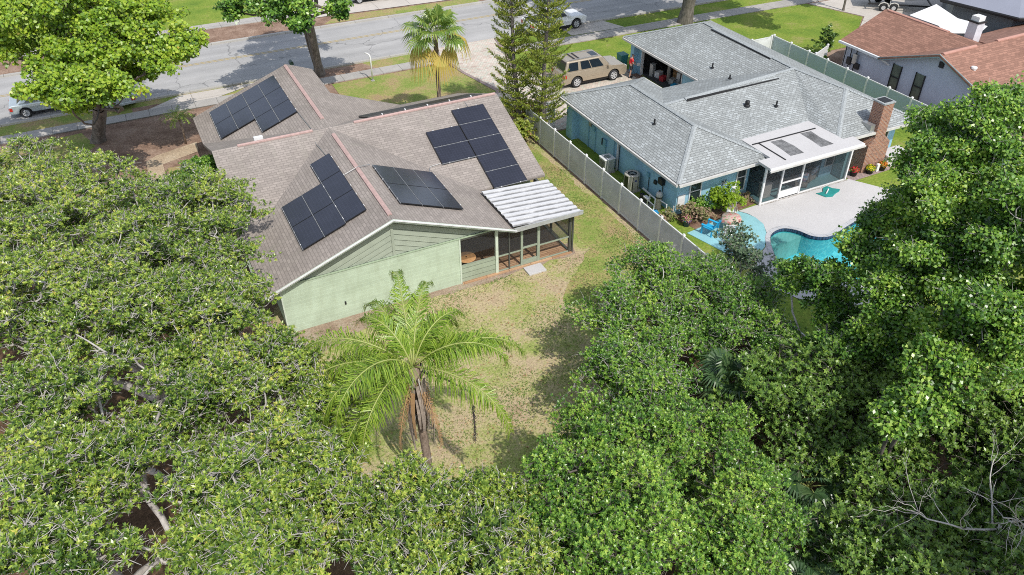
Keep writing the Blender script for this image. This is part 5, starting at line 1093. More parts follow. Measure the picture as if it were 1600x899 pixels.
# ------------------------------------------------------------------ person and garage contents
def person():
    C = [(0, 0, 0.98), (0.0, 0.02, 1.15), (0.03, 0.02, 1.32), (0.06, 0.02, 1.45), (0.09, 0.02, 1.53), (0.11, 0.02, 1.63), (0.12, 0.02, 1.70)]
    V = list(C); Rr = [0.15, 0.145, 0.165, 0.13, 0.055, 0.09, 0.085]; E_ = [(i, i+1) for i in range(6)]
    def chain(start, pts, rs):
        p = start
        for q, r in zip(pts, rs): V.append(q); Rr.append(r); E_.append((p, len(V)-1)); p = len(V)-1
        return p
    for s in (-1, 1):
        chain(0, [(0.0, s*0.10, 0.90), (0.02+0.03*s, s*0.11, 0.50), (-0.02+0.05*s, s*0.12, 0.10), (-0.02+0.05*s, s*0.12, 0.05), (0.12+0.05*s, s*0.13, 0.03)], [0.10, 0.065, 0.045, 0.04, 0.035])
        e = chain(3, [(0.06, s*0.20, 1.42), (0.08, s*0.25, 1.16), (0.30, s*0.19, 1.06), (0.37, s*0.16, 1.06)], [0.062, 0.045, 0.035, 0.03])
    me = bpy.data.meshes.new('person'); me.from_pydata(V, E_, []); o = bpy.data.objects.new('person', me); COL.objects.link(o)
    o.modifiers.new('skin', 'SKIN'); me.skin_vertices or None
    for i, r in enumerate(Rr): me.skin_vertices[0].data[i].radius = (r, r)
    me.skin_vertices[0].data[0].use_root = True
    sb_ = o.modifiers.new('sub', 'SUBSURF'); sb_.levels = 2; sb_.render_levels = 2
    plain('skin_tone', (0.50, 0.30, 0.22), 0.6); me.materials.append(MATS['skin_tone']); return o
def grown(name, V, E_, Rr, mat, parent, root_i=0):
    me = bpy.data.meshes.new(name); me.from_pydata(V, E_, []); o = bpy.data.objects.new(name, me); COL.objects.link(o); o.modifiers.new('skin', 'SKIN')
    for i, r in enumerate(Rr): me.skin_vertices[0].data[i].radius = (r, r)
    me.skin_vertices[0].data[root_i].use_root = True; s_ = o.modifiers.new('sub', 'SUBSURF'); s_.levels = 2; s_.render_levels = 2
    me.materials.append(MATS[mat]); o.parent = parent; return o
def mk_skin(me):
    if not me.skin_vertices: pass
try:
    pr = person(); pr.location = (32.45, 46.55, 0.03); pr.rotation_euler = (0, 0, R(-25))
    tag(pr, 'person in a red shirt and dark shorts at the open garage, holding a white cloth', 'person')
    plain('shirt_red', (0.75, 0.03, 0.04), 0.8); plain('shorts_dark', (0.03, 0.03, 0.035), 0.8); plain('hair_dark', (0.05, 0.035, 0.025), 0.7)
    grown('shirt', [(0, 0, 0.96), (0.0, 0.02, 1.15), (0.03, 0.02, 1.32), (0.06, 0.02, 1.46), (0.06, -0.20, 1.43), (0.075, -0.245, 1.25), (0.06, 0.20, 1.43), (0.075, 0.245, 1.25)], [(0, 1), (1, 2), (2, 3), (3, 4), (4, 5), (3, 6), (6, 7)], [0.175, 0.17, 0.185, 0.145, 0.085, 0.07, 0.085, 0.07], 'shirt_red', pr)
    grown('shorts', [(0, 0, 1.0), (0, 0, 0.92), (0.02, -0.105, 0.82), (0.015, -0.11, 0.58), (0.02, 0.105, 0.82), (0.03, 0.11, 0.58)], [(0, 1), (1, 2), (2, 3), (1, 4), (4, 5)], [0.165, 0.15, 0.12, 0.10, 0.12, 0.10], 'shorts_dark', pr)
    grown('hair', [(0.105, 0.02, 1.72), (0.075, 0.02, 1.68), (0.065, 0.02, 1.62)], [(0, 1), (1, 2)], [0.088, 0.085, 0.06], 'hair_dark', pr)
    for s in (-1, 1):
        sh = MB().box((-0.08, -0.05, -0.03), (0.19, 0.05, 0.05)).build('shoe', 'dark', pr, bev=0.025); sh.location = (-0.02+0.05*s, s*0.125, 0.03)
    m = MB(); T2 = [(0, 0), (0.22, 0.04), (0.26, 0.2), (0.05, 0.26), (-0.05, 0.12)]
    o = m.extr([(x, 0.02*math.sin(x*20), y) for x, y in T2], (0, 0.03, 0)).build('white_cloth', 'white', bev=0.005, loc=(32.85, 46.35, 0.86)); tag(o, 'crumpled white cloth held by the person in red', 'cloth')
except Exception as ex:
    print('person failed', ex)
gb = [((34.0, 46.0), 0.35, 0.9, 'galv', 'tall grey canister beside the left door post inside the garage'), ((34.9, 43.9), 0.35, 0.8, 'white', 'tall white carton behind the grey metal box in the garage'), ((35.3, 44.3), 0.4, 1.1, 'galv', 'tall pale grey locker deep in the middle of the garage'), ((34.3, 42.2), 0.4, 0.35, 'white', 'white box in the right corner of the garage doorway'), ((36.0, 43.4), 0.5, 1.3, 'cream', 'tall cream cabinet deep inside the garage'), ((34.3, 45.6), 0.5, 0.4, 'white', 'white box low on the garage floor near the left door post'), ((34.2, 44.9), 0.45, 0.3, 'flag_red', 'red crate on the garage floor just inside the door'), ((34.5, 44.1), 0.5, 0.35, 'galv', 'grey metal box in the middle of the garage doorway'), ((34.1, 43.4), 0.4, 0.28, 'sky_plastic', 'small blue tub on the garage floor at the doorway'), ((34.7, 42.7), 0.6, 0.55, 'cream', 'cream coloured box near the right side of the garage doorway'), ((35.6, 45.0), 0.6, 0.8, 'tan_wood', 'brown cardboard box deeper inside the garage')]
for (x, y), s_, h_, mt_, lb_ in gb:
    r = empty('storage_crate', (x, y, 0.06), lb_, 'box', 'boxes on the garage floor'); MB().box((-s_/2, -s_/2.4, 0), (s_/2, s_/2.4, h_), 0.3, (0, 0)).build('box', mt_, r, bev=0.01); MB().box((-s_/2-0.01, -s_/2.4-0.01, h_), (s_/2+0.01, s_/2.4+0.01, h_+0.03), 0.3, (0, 0)).build('lid', mt_, r)
for x, y, lb_ in ((38.9, 45.6, 'dark shelf rack loaded with white and grey packs on the garage back wall left'), (38.9, 43.6, 'dark shelf rack loaded with packs on the garage back wall right')):
    r = empty('shelf_rack', (x, y, 0.06), lb_, 'shelf'); rg = random.Random(int(y*10))
    for z in (0.3, 0.8, 1.3, 1.8):
        MB().box((-0.25, -0.85, z), (0.25, 0.85, z+0.03)).build('shelf', 'dark', r)
        for k in range(5): yy = -0.7+k*0.33; MB().box((-0.2, yy, z+0.031), (0.2, yy+rg.uniform(0.15, 0.3), z+rg.uniform(0.15, 0.4))).build('pack', rg.choice(['white', 'galv', 'cream', 'dark', 'flag_red', 'galv']), r)
    for sx in (-1, 1):
        for sy in (-1, 1): MB().box((sx*0.25-0.02, sy*0.85-0.02, 0), (sx*0.25+0.02, sy*0.85+0.02, 2.0)).build('upright', 'dark', r)
rl = empty('rolled_rug', (34.45, 44.6, 0.06), 'tall tan rolled rug standing upright in the garage doorway', 'rug'); MB().lathe((0, 0, 0), [(0.13, 0), (0.14, 0.05), (0.135, 2.0), (0.13, 2.05), (0.06, 2.05), (0.06, 1.98), (0, 1.98)], 16).build('roll', 'oak_bark', rl, True)
tb_ = empty('wheelie_bin', (33.0, 48.55, 0), 'teal wheelie bin at the street corner of the garage', 'bin'); plain('bin_teal', (0.05, 0.22, 0.2), 0.5)
MB().hexa([(-0.24, -0.26, 0.05), (0.24, -0.26, 0.05), (0.24, 0.26, 0.05), (-0.24, 0.26, 0.05), (-0.3, -0.34, 1.0), (0.3, -0.34, 1.0), (0.3, 0.36, 1.0), (-0.3, 0.36, 1.0)]).build('bin_body', 'bin_teal', tb_, bev=0.02); MB().box((-0.32, -0.37, 1.0), (0.32, 0.38, 1.07)).build('lid', 'bin_teal', tb_, bev=0.02)
for s in (-1, 1): MB().tube([(s*0.27, 0.3, 0.12), (s*0.33, 0.3, 0.12)], 0.12, 12).build('wheel', 'tyre', tb_)
# street side furniture
wp = empty('white_post', (15.35, 54.6, 0), 'white post with a bent arm standing on the front lawn by the sidewalk', 'post')
MB().tube([(0, 0, 0), (0, 0, 1.75), (-0.03, 0.03, 1.92), (-0.14, 0.12, 2.03), (-0.3, 0.24, 2.06)], 0.055, 10).build('pole', 'white', wp, True); MB().box((-0.12, -0.12, 0), (0.12, 0.12, 0.05)).build('foot', 'walkway', wp)
mb_ = empty('mailbox', (10.35, 58.1, 0), 'dark green mailbox on a post behind the gable tip of the green house', 'mailbox'); plain('box_green', (0.03, 0.07, 0.05), 0.5)
MB().box((-0.05, -0.05, 0), (0.05, 0.05, 0.95)).build('post', 'dark', mb_); MB().extr([(-0.13, -0.25, 0.95), (0.13, -0.25, 0.95), (0.13, -0.25, 1.12), (0.07, -0.25, 1.2), (-0.07, -0.25, 1.2), (-0.13, -0.25, 1.12)][::-1], (0, 0.5, 0)).build('box', 'box_green', mb_, bev=0.01)
rg = random.Random(4)
for k in range(9):
    a = R(190+k*19); x, y = 1.75+0.75*math.cos(a), 45.3+0.75*math.sin(a)
    o = MB().lathe((0, 0, 0), [(0.05, 0), (0.13, 0.03), (0.14, 0.09), (0.08, 0.14), (0, 0.15)], 8).build('edging_stone', 'cream', smooth=True, loc=(x, y, 0.0)); o.scale = (rg.uniform(0.8, 1.3), rg.uniform(0.8, 1.2), 1); tag(o, 'pale rounded stone of the curved edging beside the left eave bush', 'stone', 'edging stones beside the left eave bush')

# ------------------------------------------------------------------ vegetation
def frames(nrm, rng):
    """for unit normals (n,3) return random orthogonal in-plane axes a, b"""
    t = rng.normal(size=nrm.shape); a = t-nrm*(t*nrm).sum(1, keepdims=True); a /= np.linalg.norm(a, axis=1, keepdims=True)+1e-9
    return a, np.cross(nrm, a)
def leaf_quads(p, d, nrm, L, W, fold=0.25):
    """leaf from base p along d, normal nrm: rhombic leaf, slightly folded"""
    b = np.cross(nrm, d); b /= np.linalg.norm(b, axis=1, keepdims=True)+1e-9
    L = L[:, None]; W = W[:, None]
    v0 = p; v1 = p+d*L*0.45+b*W*0.5+nrm*W*fold; v2 = p+d*L; v3 = p+d*L*0.45-b*W*0.5+nrm*W*fold
    return np.stack([v0, v1, v2, v3], 1)
def pal_quads(quads, tint, name, mat, parent):
    n = len(quads); v = quads.reshape(-1, 3); f = np.arange(n*4).reshape(n, 4)
    return np_mesh(name, v, f, mat, np.repeat(tint, 4, axis=0), parent)
def tubes_np(segs, nside=5):
    """segs: arrays p0,p1,r0,r1 -> verts, faces"""
    p0, p1, r0, r1 = segs; d = p1-p0; d = d/(np.linalg.norm(d, axis=1, keepdims=True)+1e-9)
    ref = np.where(np.abs(d[:, 2:3]) < 0.9, np.array([[0, 0, 1.0]]), np.array([[1.0, 0, 0]]))
    a = np.cross(d, ref); a /= np.linalg.norm(a, axis=1, keepdims=True); b = np.cross(d, a)
    th = np.arange(nside)*2*np.pi/nside
    ring = a[:, None, :]*np.cos(th)[None, :, None]+b[:, None, :]*np.sin(th)[None, :, None]
    V = np.concatenate([p0[:, None, :]+ring*r0[:, None, None], p1[:, None, :]+ring*r1[:, None, None]], 1)
    n = len(p0); base = (np.arange(n)*2*nside)[:, None]; k = np.arange(nside); k2 = (k+1) % nside
    F = np.stack([base+k, base+k2, base+nside+k2, base+nside+k], 2).reshape(-1, 4)
    return V.reshape(-1, 3), F
def tree(name, label, cat, base, lobes, ntips, mat='oak_leaf', bark='oak_bark', seed=1, group=None, trunk_r=0.25, crotch=0.35,
         rosettes=12, leaves=7, L=0.09, W=0.04, tipR=0.38, up=0.6, gap=0.0, twig=3, kind='rosette', wig=0.12, tint_bias=0.0, rmin=0.62, lean=(0, 0), tipr=0.009, zmin=-0.35, bough=0.46, fill=0.38, core=0.30):
    """lobes: (cx, cy, cz, rx, ry, rz); crown grown branch by branch, leaves at the twig ends"""
    rng = np.random.default_rng(seed)
    Lb0 = np.array(lobes, float); sub = []
    for lb in Lb0:                      # every lobe is a set of boughs with gaps between them
        Rm = float(lb[3:].mean()); rs = bough*Rm**0.5; m_ = int(max(5, fill*4*(Rm/rs)**2)); pts = []
        for _ in range(m_):
            best = None
            for _c in range(7):
                u = rng.normal(size=3); u /= np.linalg.norm(u)
                if u[2] < zmin: u[2] = -u[2]
                q = lb[:3]+u*lb[3:]*(0.70+0.30*rng.random())
                dm = min([np.linalg.norm(q-z_) for z_ in pts], default=9)
                if best is None or dm > best[0]: best = (dm, q)
            pts.append(best[1])
        for q in pts:
            if (((q-Lb0[:, :3])/Lb0[:, 3:])**2).sum(1).min() < 0.30 or q[2] < 0.08: continue
            r_ = rs*rng.uniform(0.65, 1.15); sub.append((*q, r_, r_, r_*0.8))
    if len(sub) < 2: sub = [tuple(x) for x in Lb0]
    Lb = np.array(sub, float); vol = Lb[:, 3]**2; pr = vol/vol.sum(); tone = rng.normal(0, 0.12, len(Lb))
    tips = []
    tt = []
    while len(tips) < ntips:
        u = rng.normal(size=3); u /= np.linalg.norm(u)
        if rng.random() < core:      # sparse leaves deep inside, shade painted in by a darker tint
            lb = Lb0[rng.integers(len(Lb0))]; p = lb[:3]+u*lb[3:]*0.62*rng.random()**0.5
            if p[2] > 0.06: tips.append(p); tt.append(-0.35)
            continue
        k = rng.choice(len(Lb), p=pr)
        if u[2] < -0.25: continue
        p = Lb[k, :3]+u*Lb[k, 3:]*(0.55+0.5*rng.random()**0.7)+u*np.array([1, 1, 0.6])*Lb[k, 3]*0.28*rng.exponential()*(rng.random() < 0.5)
        if p[2] < 0.06: continue
        tips.append(p); tt.append(tone[k])
    tips = np.array(tips)
    cen = Lb0[:, :3].mean(0); base = np.array(base, float)
    # skeleton
    nodes = []; par = []; 
    ctop = base+np.array([0, 0, 0.0]); ch = base[2]+(cen[2]-base[2])*crotch+0.3
    nseg = 6
    for i in range(nseg+1):
        t = i/nseg; p = base*(1-t)+np.array([base[0]*0.6+cen[0]*0.4+lean[0], base[1]*0.6+cen[1]*0.4+lean[1], ch])*t
        p = p+np.array([math.sin(t*4+seed)*0.08, math.cos(t*3+seed)*0.08, 0])*t
        nodes.append(p); par.append(i-1)
    for lb in Lb0:   # one main limb towards each lobe
        st = nseg; tgt = lb[:3]-np.array([0, 0, lb[5]*0.35]); ln = np.linalg.norm(tgt-nodes[st]); ns = max(2, int(ln/0.6)); prev = st
        w1 = rng.normal(size=3)*ln*0.10
        for i in range(1, ns+1):
            t = i/ns; p = nodes[st]*(1-t)+tgt*t+w1*math.sin(t*3.14)+rng.normal(size=3)*0.05; nodes.append(p); par.append(prev); prev = len(nodes)-1
    order = np.argsort(np.linalg.norm(tips-nodes[nseg], axis=1)); NA = np.zeros((len(nodes)+ntips*5, 3)); NA[:len(nodes)] = nodes; nn = len(nodes)
    dist0 = [0.0]*len(NA)
    for i in range(1, nn): dist0[i] = dist0[par[i]]+float(np.linalg.norm(NA[i]-NA[par[i]]))
    D0 = np.array(dist0); tipnode = []
    for ti in order:
        p = tips[ti]; dd = np.linalg.norm(NA[nseg//2:nn]-p, axis=1); c = dd+0.35*D0[nseg//2:nn]+np.where(NA[nseg//2:nn, 2] > p[2]+0.1, 0.5, 0)
        j = int(np.argmin(c))+nseg//2; ln = dd[j-nseg//2]; ns = 1 if ln < 0.3 else (2 if ln < 0.8 else 4); prev = j; w1 = rng.normal(size=3)*ln*wig; w1[2] -= ln*0.06
        for i in range(1, ns+1):
            t = i/ns; q = NA[j]*(1-t)+p*t+w1*math.sin(t*math.pi)*1.0; NA[nn] = q; par.append(prev); D0[nn] = D0[prev]+ln/ns; prev = nn; nn += 1
        tipnode.append(prev)
    NA = NA[:nn]; par = np.array(par); acc = np.zeros(nn); acc[tipnode] = tipr**2.3
    for i in range(nn-1, 0, -1): acc[par[i]] += acc[i]
    rad = np.maximum(acc, (tipr*0.8)**2.3)**(1/2.3); sc_r = trunk_r/max(rad[0], 1e-6)
    rad = np.where(rad > tipr*2, tipr*2+(rad-tipr*2)*((trunk_r-tipr*2)/max(rad[0]-tipr*2, 1e-6)), rad)
    idx = np.arange(1, nn); r0 = rad[par[idx]]; r1 = rad[idx]; r0 = np.minimum(r0, r1*1.6+0.004); r0[:nseg] = rad[par[idx]][:nseg]
    r0[0] *= 1.35
    seg = [NA[par[idx]], NA[idx], r0, r1]
    if twig:
        a = np.repeat(tips, twig, 0); dr = rng.normal(size=a.shape); dr[:, 2] = np.abs(dr[:, 2])*0.6; dr /= np.linalg.norm(dr, axis=1, keepdims=True)
        e = a+dr*(tipR*(0.6+0.9*rng.random((len(a), 1)))); mid = (a+e)/2+rng.normal(size=a.shape)*0.03
        o_ = np.full(len(a), tipr*0.8); seg = [np.concatenate([seg[0], a, mid]), np.concatenate([seg[1], mid, e]), np.concatenate([seg[2], o_, o_*0.8]), np.concatenate([seg[3], o_*0.8, o_*0.4])]
    V, F = tubes_np(seg, 5)
    root = empty(name, tuple(base), label, cat, group)
    np_mesh('trunk', V-base, F, bark, None, root, smooth=True)
    # leaves
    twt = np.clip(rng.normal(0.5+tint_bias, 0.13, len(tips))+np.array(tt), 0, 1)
    if kind == 'rosette':
        n = len(tips)*rosettes; tc = np.repeat(tips, rosettes, 0); off = rng.normal(size=(n, 3)); off /= np.linalg.norm(off, axis=1, keepdims=True)
        off *= (rng.random((n, 1))**0.45)*tipR*np.array([1, 1, 0.62]); off[:, 2] += tipR*0.25; rc = tc+off
        ax = off/(np.linalg.norm(off, axis=1, keepdims=True)+1e-9)*0.4+np.array([0, -0.3, up])+rng.normal(size=(n, 3))*0.28; ax /= np.linalg.norm(ax, axis=1, keepdims=True)
        rt = np.clip(np.repeat(twt, rosettes)+rng.normal(0, 0.16, n), 0, 1)
        a, b = frames(ax, rng); m = leaves; th = (np.arange(m)*2*np.pi/m)[None, :]+rng.random((n, 1))*6.28+rng.normal(0, 0.2, (n, m))
        tilt = 0.35+0.35*rng.random((n, m))
        rad_d = a[:, None, :]*np.cos(th)[..., None]+b[:, None, :]*np.sin(th)[..., None]
        d = rad_d*np.cos(tilt)[..., None]+ax[:, None, :]*np.sin(tilt)[..., None]; nr = ax[:, None, :]*np.cos(tilt)[..., None]-rad_d*np.sin(tilt)[..., None]
        P = np.repeat(rc[:, None, :], m, 1)+ax[:, None, :]*(rng.random((n, m, 1))*0.03)
        P = P.reshape(-1, 3); d = d.reshape(-1, 3); nr = nr.reshape(-1, 3); t2_ = np.repeat(rt, m)
    else:           # loose single leaves, drooping a little
        n = len(tips)*rosettes*leaves; tc = np.repeat(tips, rosettes*leaves, 0); off = rng.normal(size=(n, 3)); off /= np.linalg.norm(off, axis=1, keepdims=True)
        off *= (rng.random((n, 1))**0.5)*tipR*np.array([1, 1, 0.7]); P = tc+off
        nr = np.array([0, -0.35, up])+rng.normal(size=(n, 3))*0.38+off/tipR*0.35; nr /= np.linalg.norm(nr, axis=1, keepdims=True); d, _ = frames(nr, rng)
        t2_ = np.clip(np.repeat(twt, rosettes*leaves)+rng.normal(0, 0.1, n), 0, 1)
    n = len(P); Ls = L*(0.7+0.6*rng.random(n)); Ws = W*(0.75+0.5*rng.random(n))
    q = leaf_quads(P-base, d, nr, Ls, Ws)
    tint = np.stack([rng.random(n), t2_, np.zeros(n)], 1)
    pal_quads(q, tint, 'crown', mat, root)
    return root
def bare_branch(root, p0, p1, r, seed, name='bare_limb', bark='pale_bark', forks=5, spread=0.35):
    """a leafless grey limb with forks, part of a tree"""
    rng = random.Random(seed); m = MB(); b = Vector(root.location); p0, p1 = Vector(p0)-b, Vector(p1)-b
    def go(a, c, r, lev):
        n = 6; pts = []; L_ = (c-a).length; wv = Vector((rng.uniform(-1, 1), rng.uniform(-1, 1), rng.uniform(-0.5, 1)))*L_*0.13
        for i in range(n+1):
            t = i/n; pts.append(a.lerp(c, t)+wv*math.sin(t*3.14)+Vector((rng.gauss(0, 1), rng.gauss(0, 1), rng.gauss(0, 1)))*L_*0.015*(t > 0))
        m.tube(pts, [r*(1-0.6*i/n) for i in range(n+1)], 6)
        if lev < 2:
            for k in range(forks if lev == 0 else 3):
                t = rng.uniform(0.35, 1.0); q = pts[int(t*n)]; d = (c-a).normalized()*rng.uniform(0.4, 1)+Vector((rng.gauss(0, 1), rng.gauss(0, 1), rng.gauss(0, 0.7)))*0.6
                go(q, q+d.normalized()*L_*rng.uniform(spread*0.6, spread*1.4), r*(1-0.6*t)*0.6, lev+1)
    go(p0, p1, r, 0); return m.build(name, bark, root, smooth=True)

def ground_tufts(name, label_unused, region, n, L, seed, mat='grass_blade', greenfn=None, z=0.004):
    rng = np.random.default_rng(seed); x0, y0, x1, y1 = region
    P = np.stack([rng.uniform(x0, x1, n), rng.uniform(y0, y1, n), np.full(n, z)], 1)
    g = np.sin(P[:, 0]*1.9+1)+np.sin(P[:, 1]*1.6)+np.sin(P[:, 0]*0.7-P[:, 1]*0.9)+np.sin((P[:, 0]+P[:, 1])*3.1)*0.5
    keep = rng.random(n) < np.clip(0.35+0.25*g, 0.08, 1)
    if greenfn is not None: keep &= greenfn(P)
    P = P[keep]; g = g[keep]; n = len(P); th = rng.random(n)*6.28; d = np.stack([np.cos(th)*0.75, np.sin(th)*0.75, np.full(n, 0.55)], 1)
    nr = np.stack([-np.cos(th)*0.55, -np.sin(th)*0.55, np.full(n, 0.75)], 1)
    q = leaf_quads(P, d, nr, L*(0.5+rng.random(n)), np.full(n, L*0.28)); tint = np.stack([rng.random(n), np.clip(0.5+0.28*g+rng.normal(0, 0.15, n), 0, 1), np.zeros(n)], 1)
    o = pal_quads(q, tint, name, mat, None); o['kind'] = 'stuff'; return o
gh_mask = lambda P: ~((P[:, 0] > 2.2) & (P[:, 0] < 17.9) & (P[:, 1] > 28.3))
o = ground_tufts('grass', '', (2, 13, 21.4, 42), 130000, 0.10, 5, greenfn=lambda P: gh_mask(P) & ~((P[:, 0] < 17.5) & (P[:, 1] > 28.3)))
tag(o, 'short patchy dry and green grass of the back lawn', 'grass')
o = ground_tufts('grass', '', (24, 42, 58, 58), 50000, 0.08, 6, mat='green_blade' if False else 'grass_blade', greenfn=lambda P: (P[:, 1] > 49.2) & (P[:, 1] < 53.5) & (P[:, 0] > 26.5) & (P[:, 0] < 55)) if False else None

rng_ = np.random.default_rng(77); n_ = 2600; P_l = np.stack([rng_.uniform(2, 21, n_), 13+16*rng_.random(n_)**1.3, np.full(n_, 0.03)], 1); P_l = P_l[gh_mask(P_l)]; n_ = len(P_l)
nr_l = np.array([0, 0, 1.0])+rng_.normal(size=(n_, 3))*0.3; nr_l /= np.linalg.norm(nr_l, axis=1, keepdims=True); d_l, _ = frames(nr_l, rng_)
o = pal_quads(leaf_quads(P_l, d_l, nr_l, 0.07+0.06*rng_.random(n_), np.full(n_, 0.05)), np.stack([rng_.random(n_), rng_.random(n_), np.zeros(n_)], 1), 'fallen_leaves', 'dead_leaf', None); o['kind'] = 'stuff'; tag(o, 'dry fallen leaves scattered over the back lawn', 'fallen leaves')
# live oaks filling the left and the bottom of the picture
OAKS = 'live oaks in front of the green house'
OK = dict(mat='oak_leaf', group=OAKS, L=0.095, W=0.040, rosettes=12, leaves=7, gap=0.3, tipR=0.32, twig=6, tipr=0.0125)
tree('oak_tree', 'live oak whose crown overhangs the left eave of the green house', 'tree', (-0.6, 30.5, 0),
     [(1.75, 32.6, 4.3, 1.75, 1.8, 1.4), (0.75, 28.2, 5, 1.75, 1.7, 1.35), (0.56, 33.2, 4.6, 2.0, 2.0, 1.5), (-1.1, 27.9, 6, 2.05, 2.05, 1.6), (-0.9, 34.6, 4.2, 1.6, 1.5, 1.2), (-1.2, 31.2, 5.6, 2, 2, 1.5)], 1300, bark='pale_bark', seed=11, trunk_r=0.32, tint_bias=0.0, **OK)
tree('oak_tree', 'live oak at the upper left edge beside the street side tree', 'tree', (-5.2, 35.0, 0),
     [(-5.6, 37.3, 5.4, 2.4, 2.4, 1.9), (-2.9, 34.2, 5.5, 2.05, 2.05, 1.6), (-4.1, 29.6, 6, 2.3, 2.3, 1.8), (-6.1, 31.0, 6.5, 2.3, 2.3, 1.8), (-4.4, 32.8, 6.2, 2, 2, 1.5), (-7.6, 34.5, 6, 2, 2.4, 1.6)], 1500, bark='pale_bark', seed=12, trunk_r=0.35, tint_bias=0.12, **OK)
tree('oak_tree', 'live oak in the middle of the left edge with grey twigs showing', 'tree', (-2.6, 24.2, 0),
     [(-4.93, 23.9, 7, 2.1, 2.1, 1.65), (-2.5, 23.3, 6.5, 2.0, 2.0, 1.5), (-0.1, 23.1, 6, 1.8, 1.8, 1.4), (1.2, 25.3, 4.5, 1.05, 1.1, 0.9), (-3.0, 26.0, 6.4, 1.8, 1.7, 1.3), (-6.4, 26.4, 6.8, 1.7, 2.0, 1.4), (-0.4, 25.5, 5.6, 1.3, 1.3, 1.1)], 1600, bark='pale_bark', seed=13, trunk_r=0.36, tint_bias=0.06, **OK)
OK['gap'] = 0.4
t_ = tree('oak_tree', 'live oak left of the feathery palm with thick bare limbs showing in a dark gap', 'tree', (-2.6, 17.9, 0),
     [(1.3, 20.4, 5, 1.55, 1.55, 1.2), (2.1, 18.7, 4.6, 1.35, 1.35, 1.1), (-1.06, 19.0, 6, 1.8, 1.8, 1.4), (-4.2, 19.5, 7, 1.9, 1.9, 1.45), (2.1, 16.8, 4.4, 0.9, 0.9, 0.7), (-1.2, 21.3, 6, 1.5, 1.3, 1.2), (0.4, 17.2, 5.2, 1.2, 1.2, 1.0)], 1450, bark='pale_bark', seed=14, trunk_r=0.3, rmin=0.5, **OK)
bare_branch(t_, (-3.0, 17.0, 5.4), (-4.3, 15.9, 7.0), 0.10, 3, 'bare_limb', 'oak_bark', 7, 0.3); bare_branch(t_, (-3.0, 17.0, 5.4), (-1.9, 18.0, 7.2), 0.10, 4, 'bare_limb', 'oak_bark', 6, 0.3)
bare_branch(t_, (-0.9, 17.0, 6.4), (0.1, 15.6, 7.1), 0.045, 5, 'bare_limb', 'pale_bark', 7); bare_branch(t_, (1.6, 17.6, 5.3), (2.5, 16.4, 5.2), 0.035, 6, 'bare_limb', 'pale_bark', 3, 0.25)
bare_branch(t_, (-2.6, 20.6, 7.3), (-3.6, 21.2, 8.2), 0.045, 9, 'bare_limb', 'pale_bark', 4, 0.3)
t_ = tree('oak_tree', 'live oak at the lower left corner around a mossy thick limb', 'tree', (-2.6, 13.4, 0),
     [(-4.45, 14.9, 8, 1.7, 1.6, 1.4), (-0.9, 13.4, 7.5, 1.4, 1.5, 1.2), (-2.88, 16.6, 7.2, 0.9, 0.9, 0.7), (0.85, 13.6, 6.5, 1.4, 1.4, 1.1), (-4.1, 12.4, 8.6, 1.2, 1.4, 1.1), (-0.85, 11.3, 8, 1.4, 1.4, 1.1), (0.5, 15.3, 6.0, 1.2, 1.2, 1.0)], 1500, bark='pale_bark', seed=15, trunk_r=0.28, rmin=0.5, **OK)
bare_branch(t_, (-3.35, 13.25, 6.6), (-2.0, 13.5, 7.3), 0.12, 7, 'mossy_limb', 'oak_bark', 3, 0.2)
bare_branch(t_, (-2.5, 13.3, 7.3), (-3.2, 13.0, 8.0), 0.02, 8, 'bare_twig', 'pale_bark', 10, 0.7); bare_branch(t_, (-0.6, 15.0, 7.4), (-0.9, 13.9, 7.9), 0.025, 18, 'bare_twig', 'pale_bark', 8, 0.6)
OK['gap'] = 0.2
tree('oak_tree', 'live oak at the bottom centre in front of the feathery palm', 'tree', (3.2, 11.6, 0),
     [(2.5, 12.5, 6.3, 1.3, 1.2, 1.0), (3.9, 11.8, 6.2, 1.2, 1.15, 0.95), (5.2, 11.1, 6, 1.4, 1.3, 1.1), (2.4, 10.4, 7, 1.45, 1.45, 1.1), (3.9, 9.5, 7, 1.3, 1.3, 1.0), (1.4, 13.9, 5.6, 1.0, 1.0, 0.8)], 1500, bark='pale_bark', seed=16, trunk_r=0.26, **OK)
# bright small-leaved trees right of the lawn
BR = 'bright green trees between the lawn and the grey fence'
LA = dict(mat='bright_leaf', group=BR, rosettes=14, leaves=6, L=0.085, W=0.042, twig=4, tipr=0.010, fill=0.46)
tree('laurel_tree', 'dense bright green tree filling the bottom edge right of centre', 'tree', (8.4, 11.6, 0),
     [(9.6, 14.0, 4.3, 1.3, 1.25, 1.1), (10.3, 12.6, 4.8, 1.5, 1.4, 1.2), (7.0, 11.0, 5.8, 1.4, 1.4, 1.15), (8.1, 9.7, 6, 1.6, 1.6, 1.3), (12.3, 13.7, 4, 0.8, 0.8, 0.7), (8.4, 12.6, 5.0, 1.2, 1.2, 1.0), (6.6, 9.2, 6.4, 1.2, 1.2, 1.0)], 1700, bark='dark_bark', seed=21, trunk_r=0.22, gap=0.25, tint_bias=0.05, tipR=0.32, **LA)
tree('laurel_tree', 'narrow bright green tree right of a dark vertical gap near the bottom edge', 'tree', (12.2, 10.3, 0),
     [(13.7, 12.7, 3.6, 0.75, 0.75, 0.75), (12.3, 10.4, 4.4, 1.0, 1.0, 1.0), (10.2, 8.5, 5.4, 1.2, 1.15, 1.0), (11.6, 9.2, 5.0, 0.9, 0.9, 0.9)], 800, bark='dark_bark', seed=22, trunk_r=0.16, gap=0.25, tint_bias=0.15, tipR=0.32, **LA)
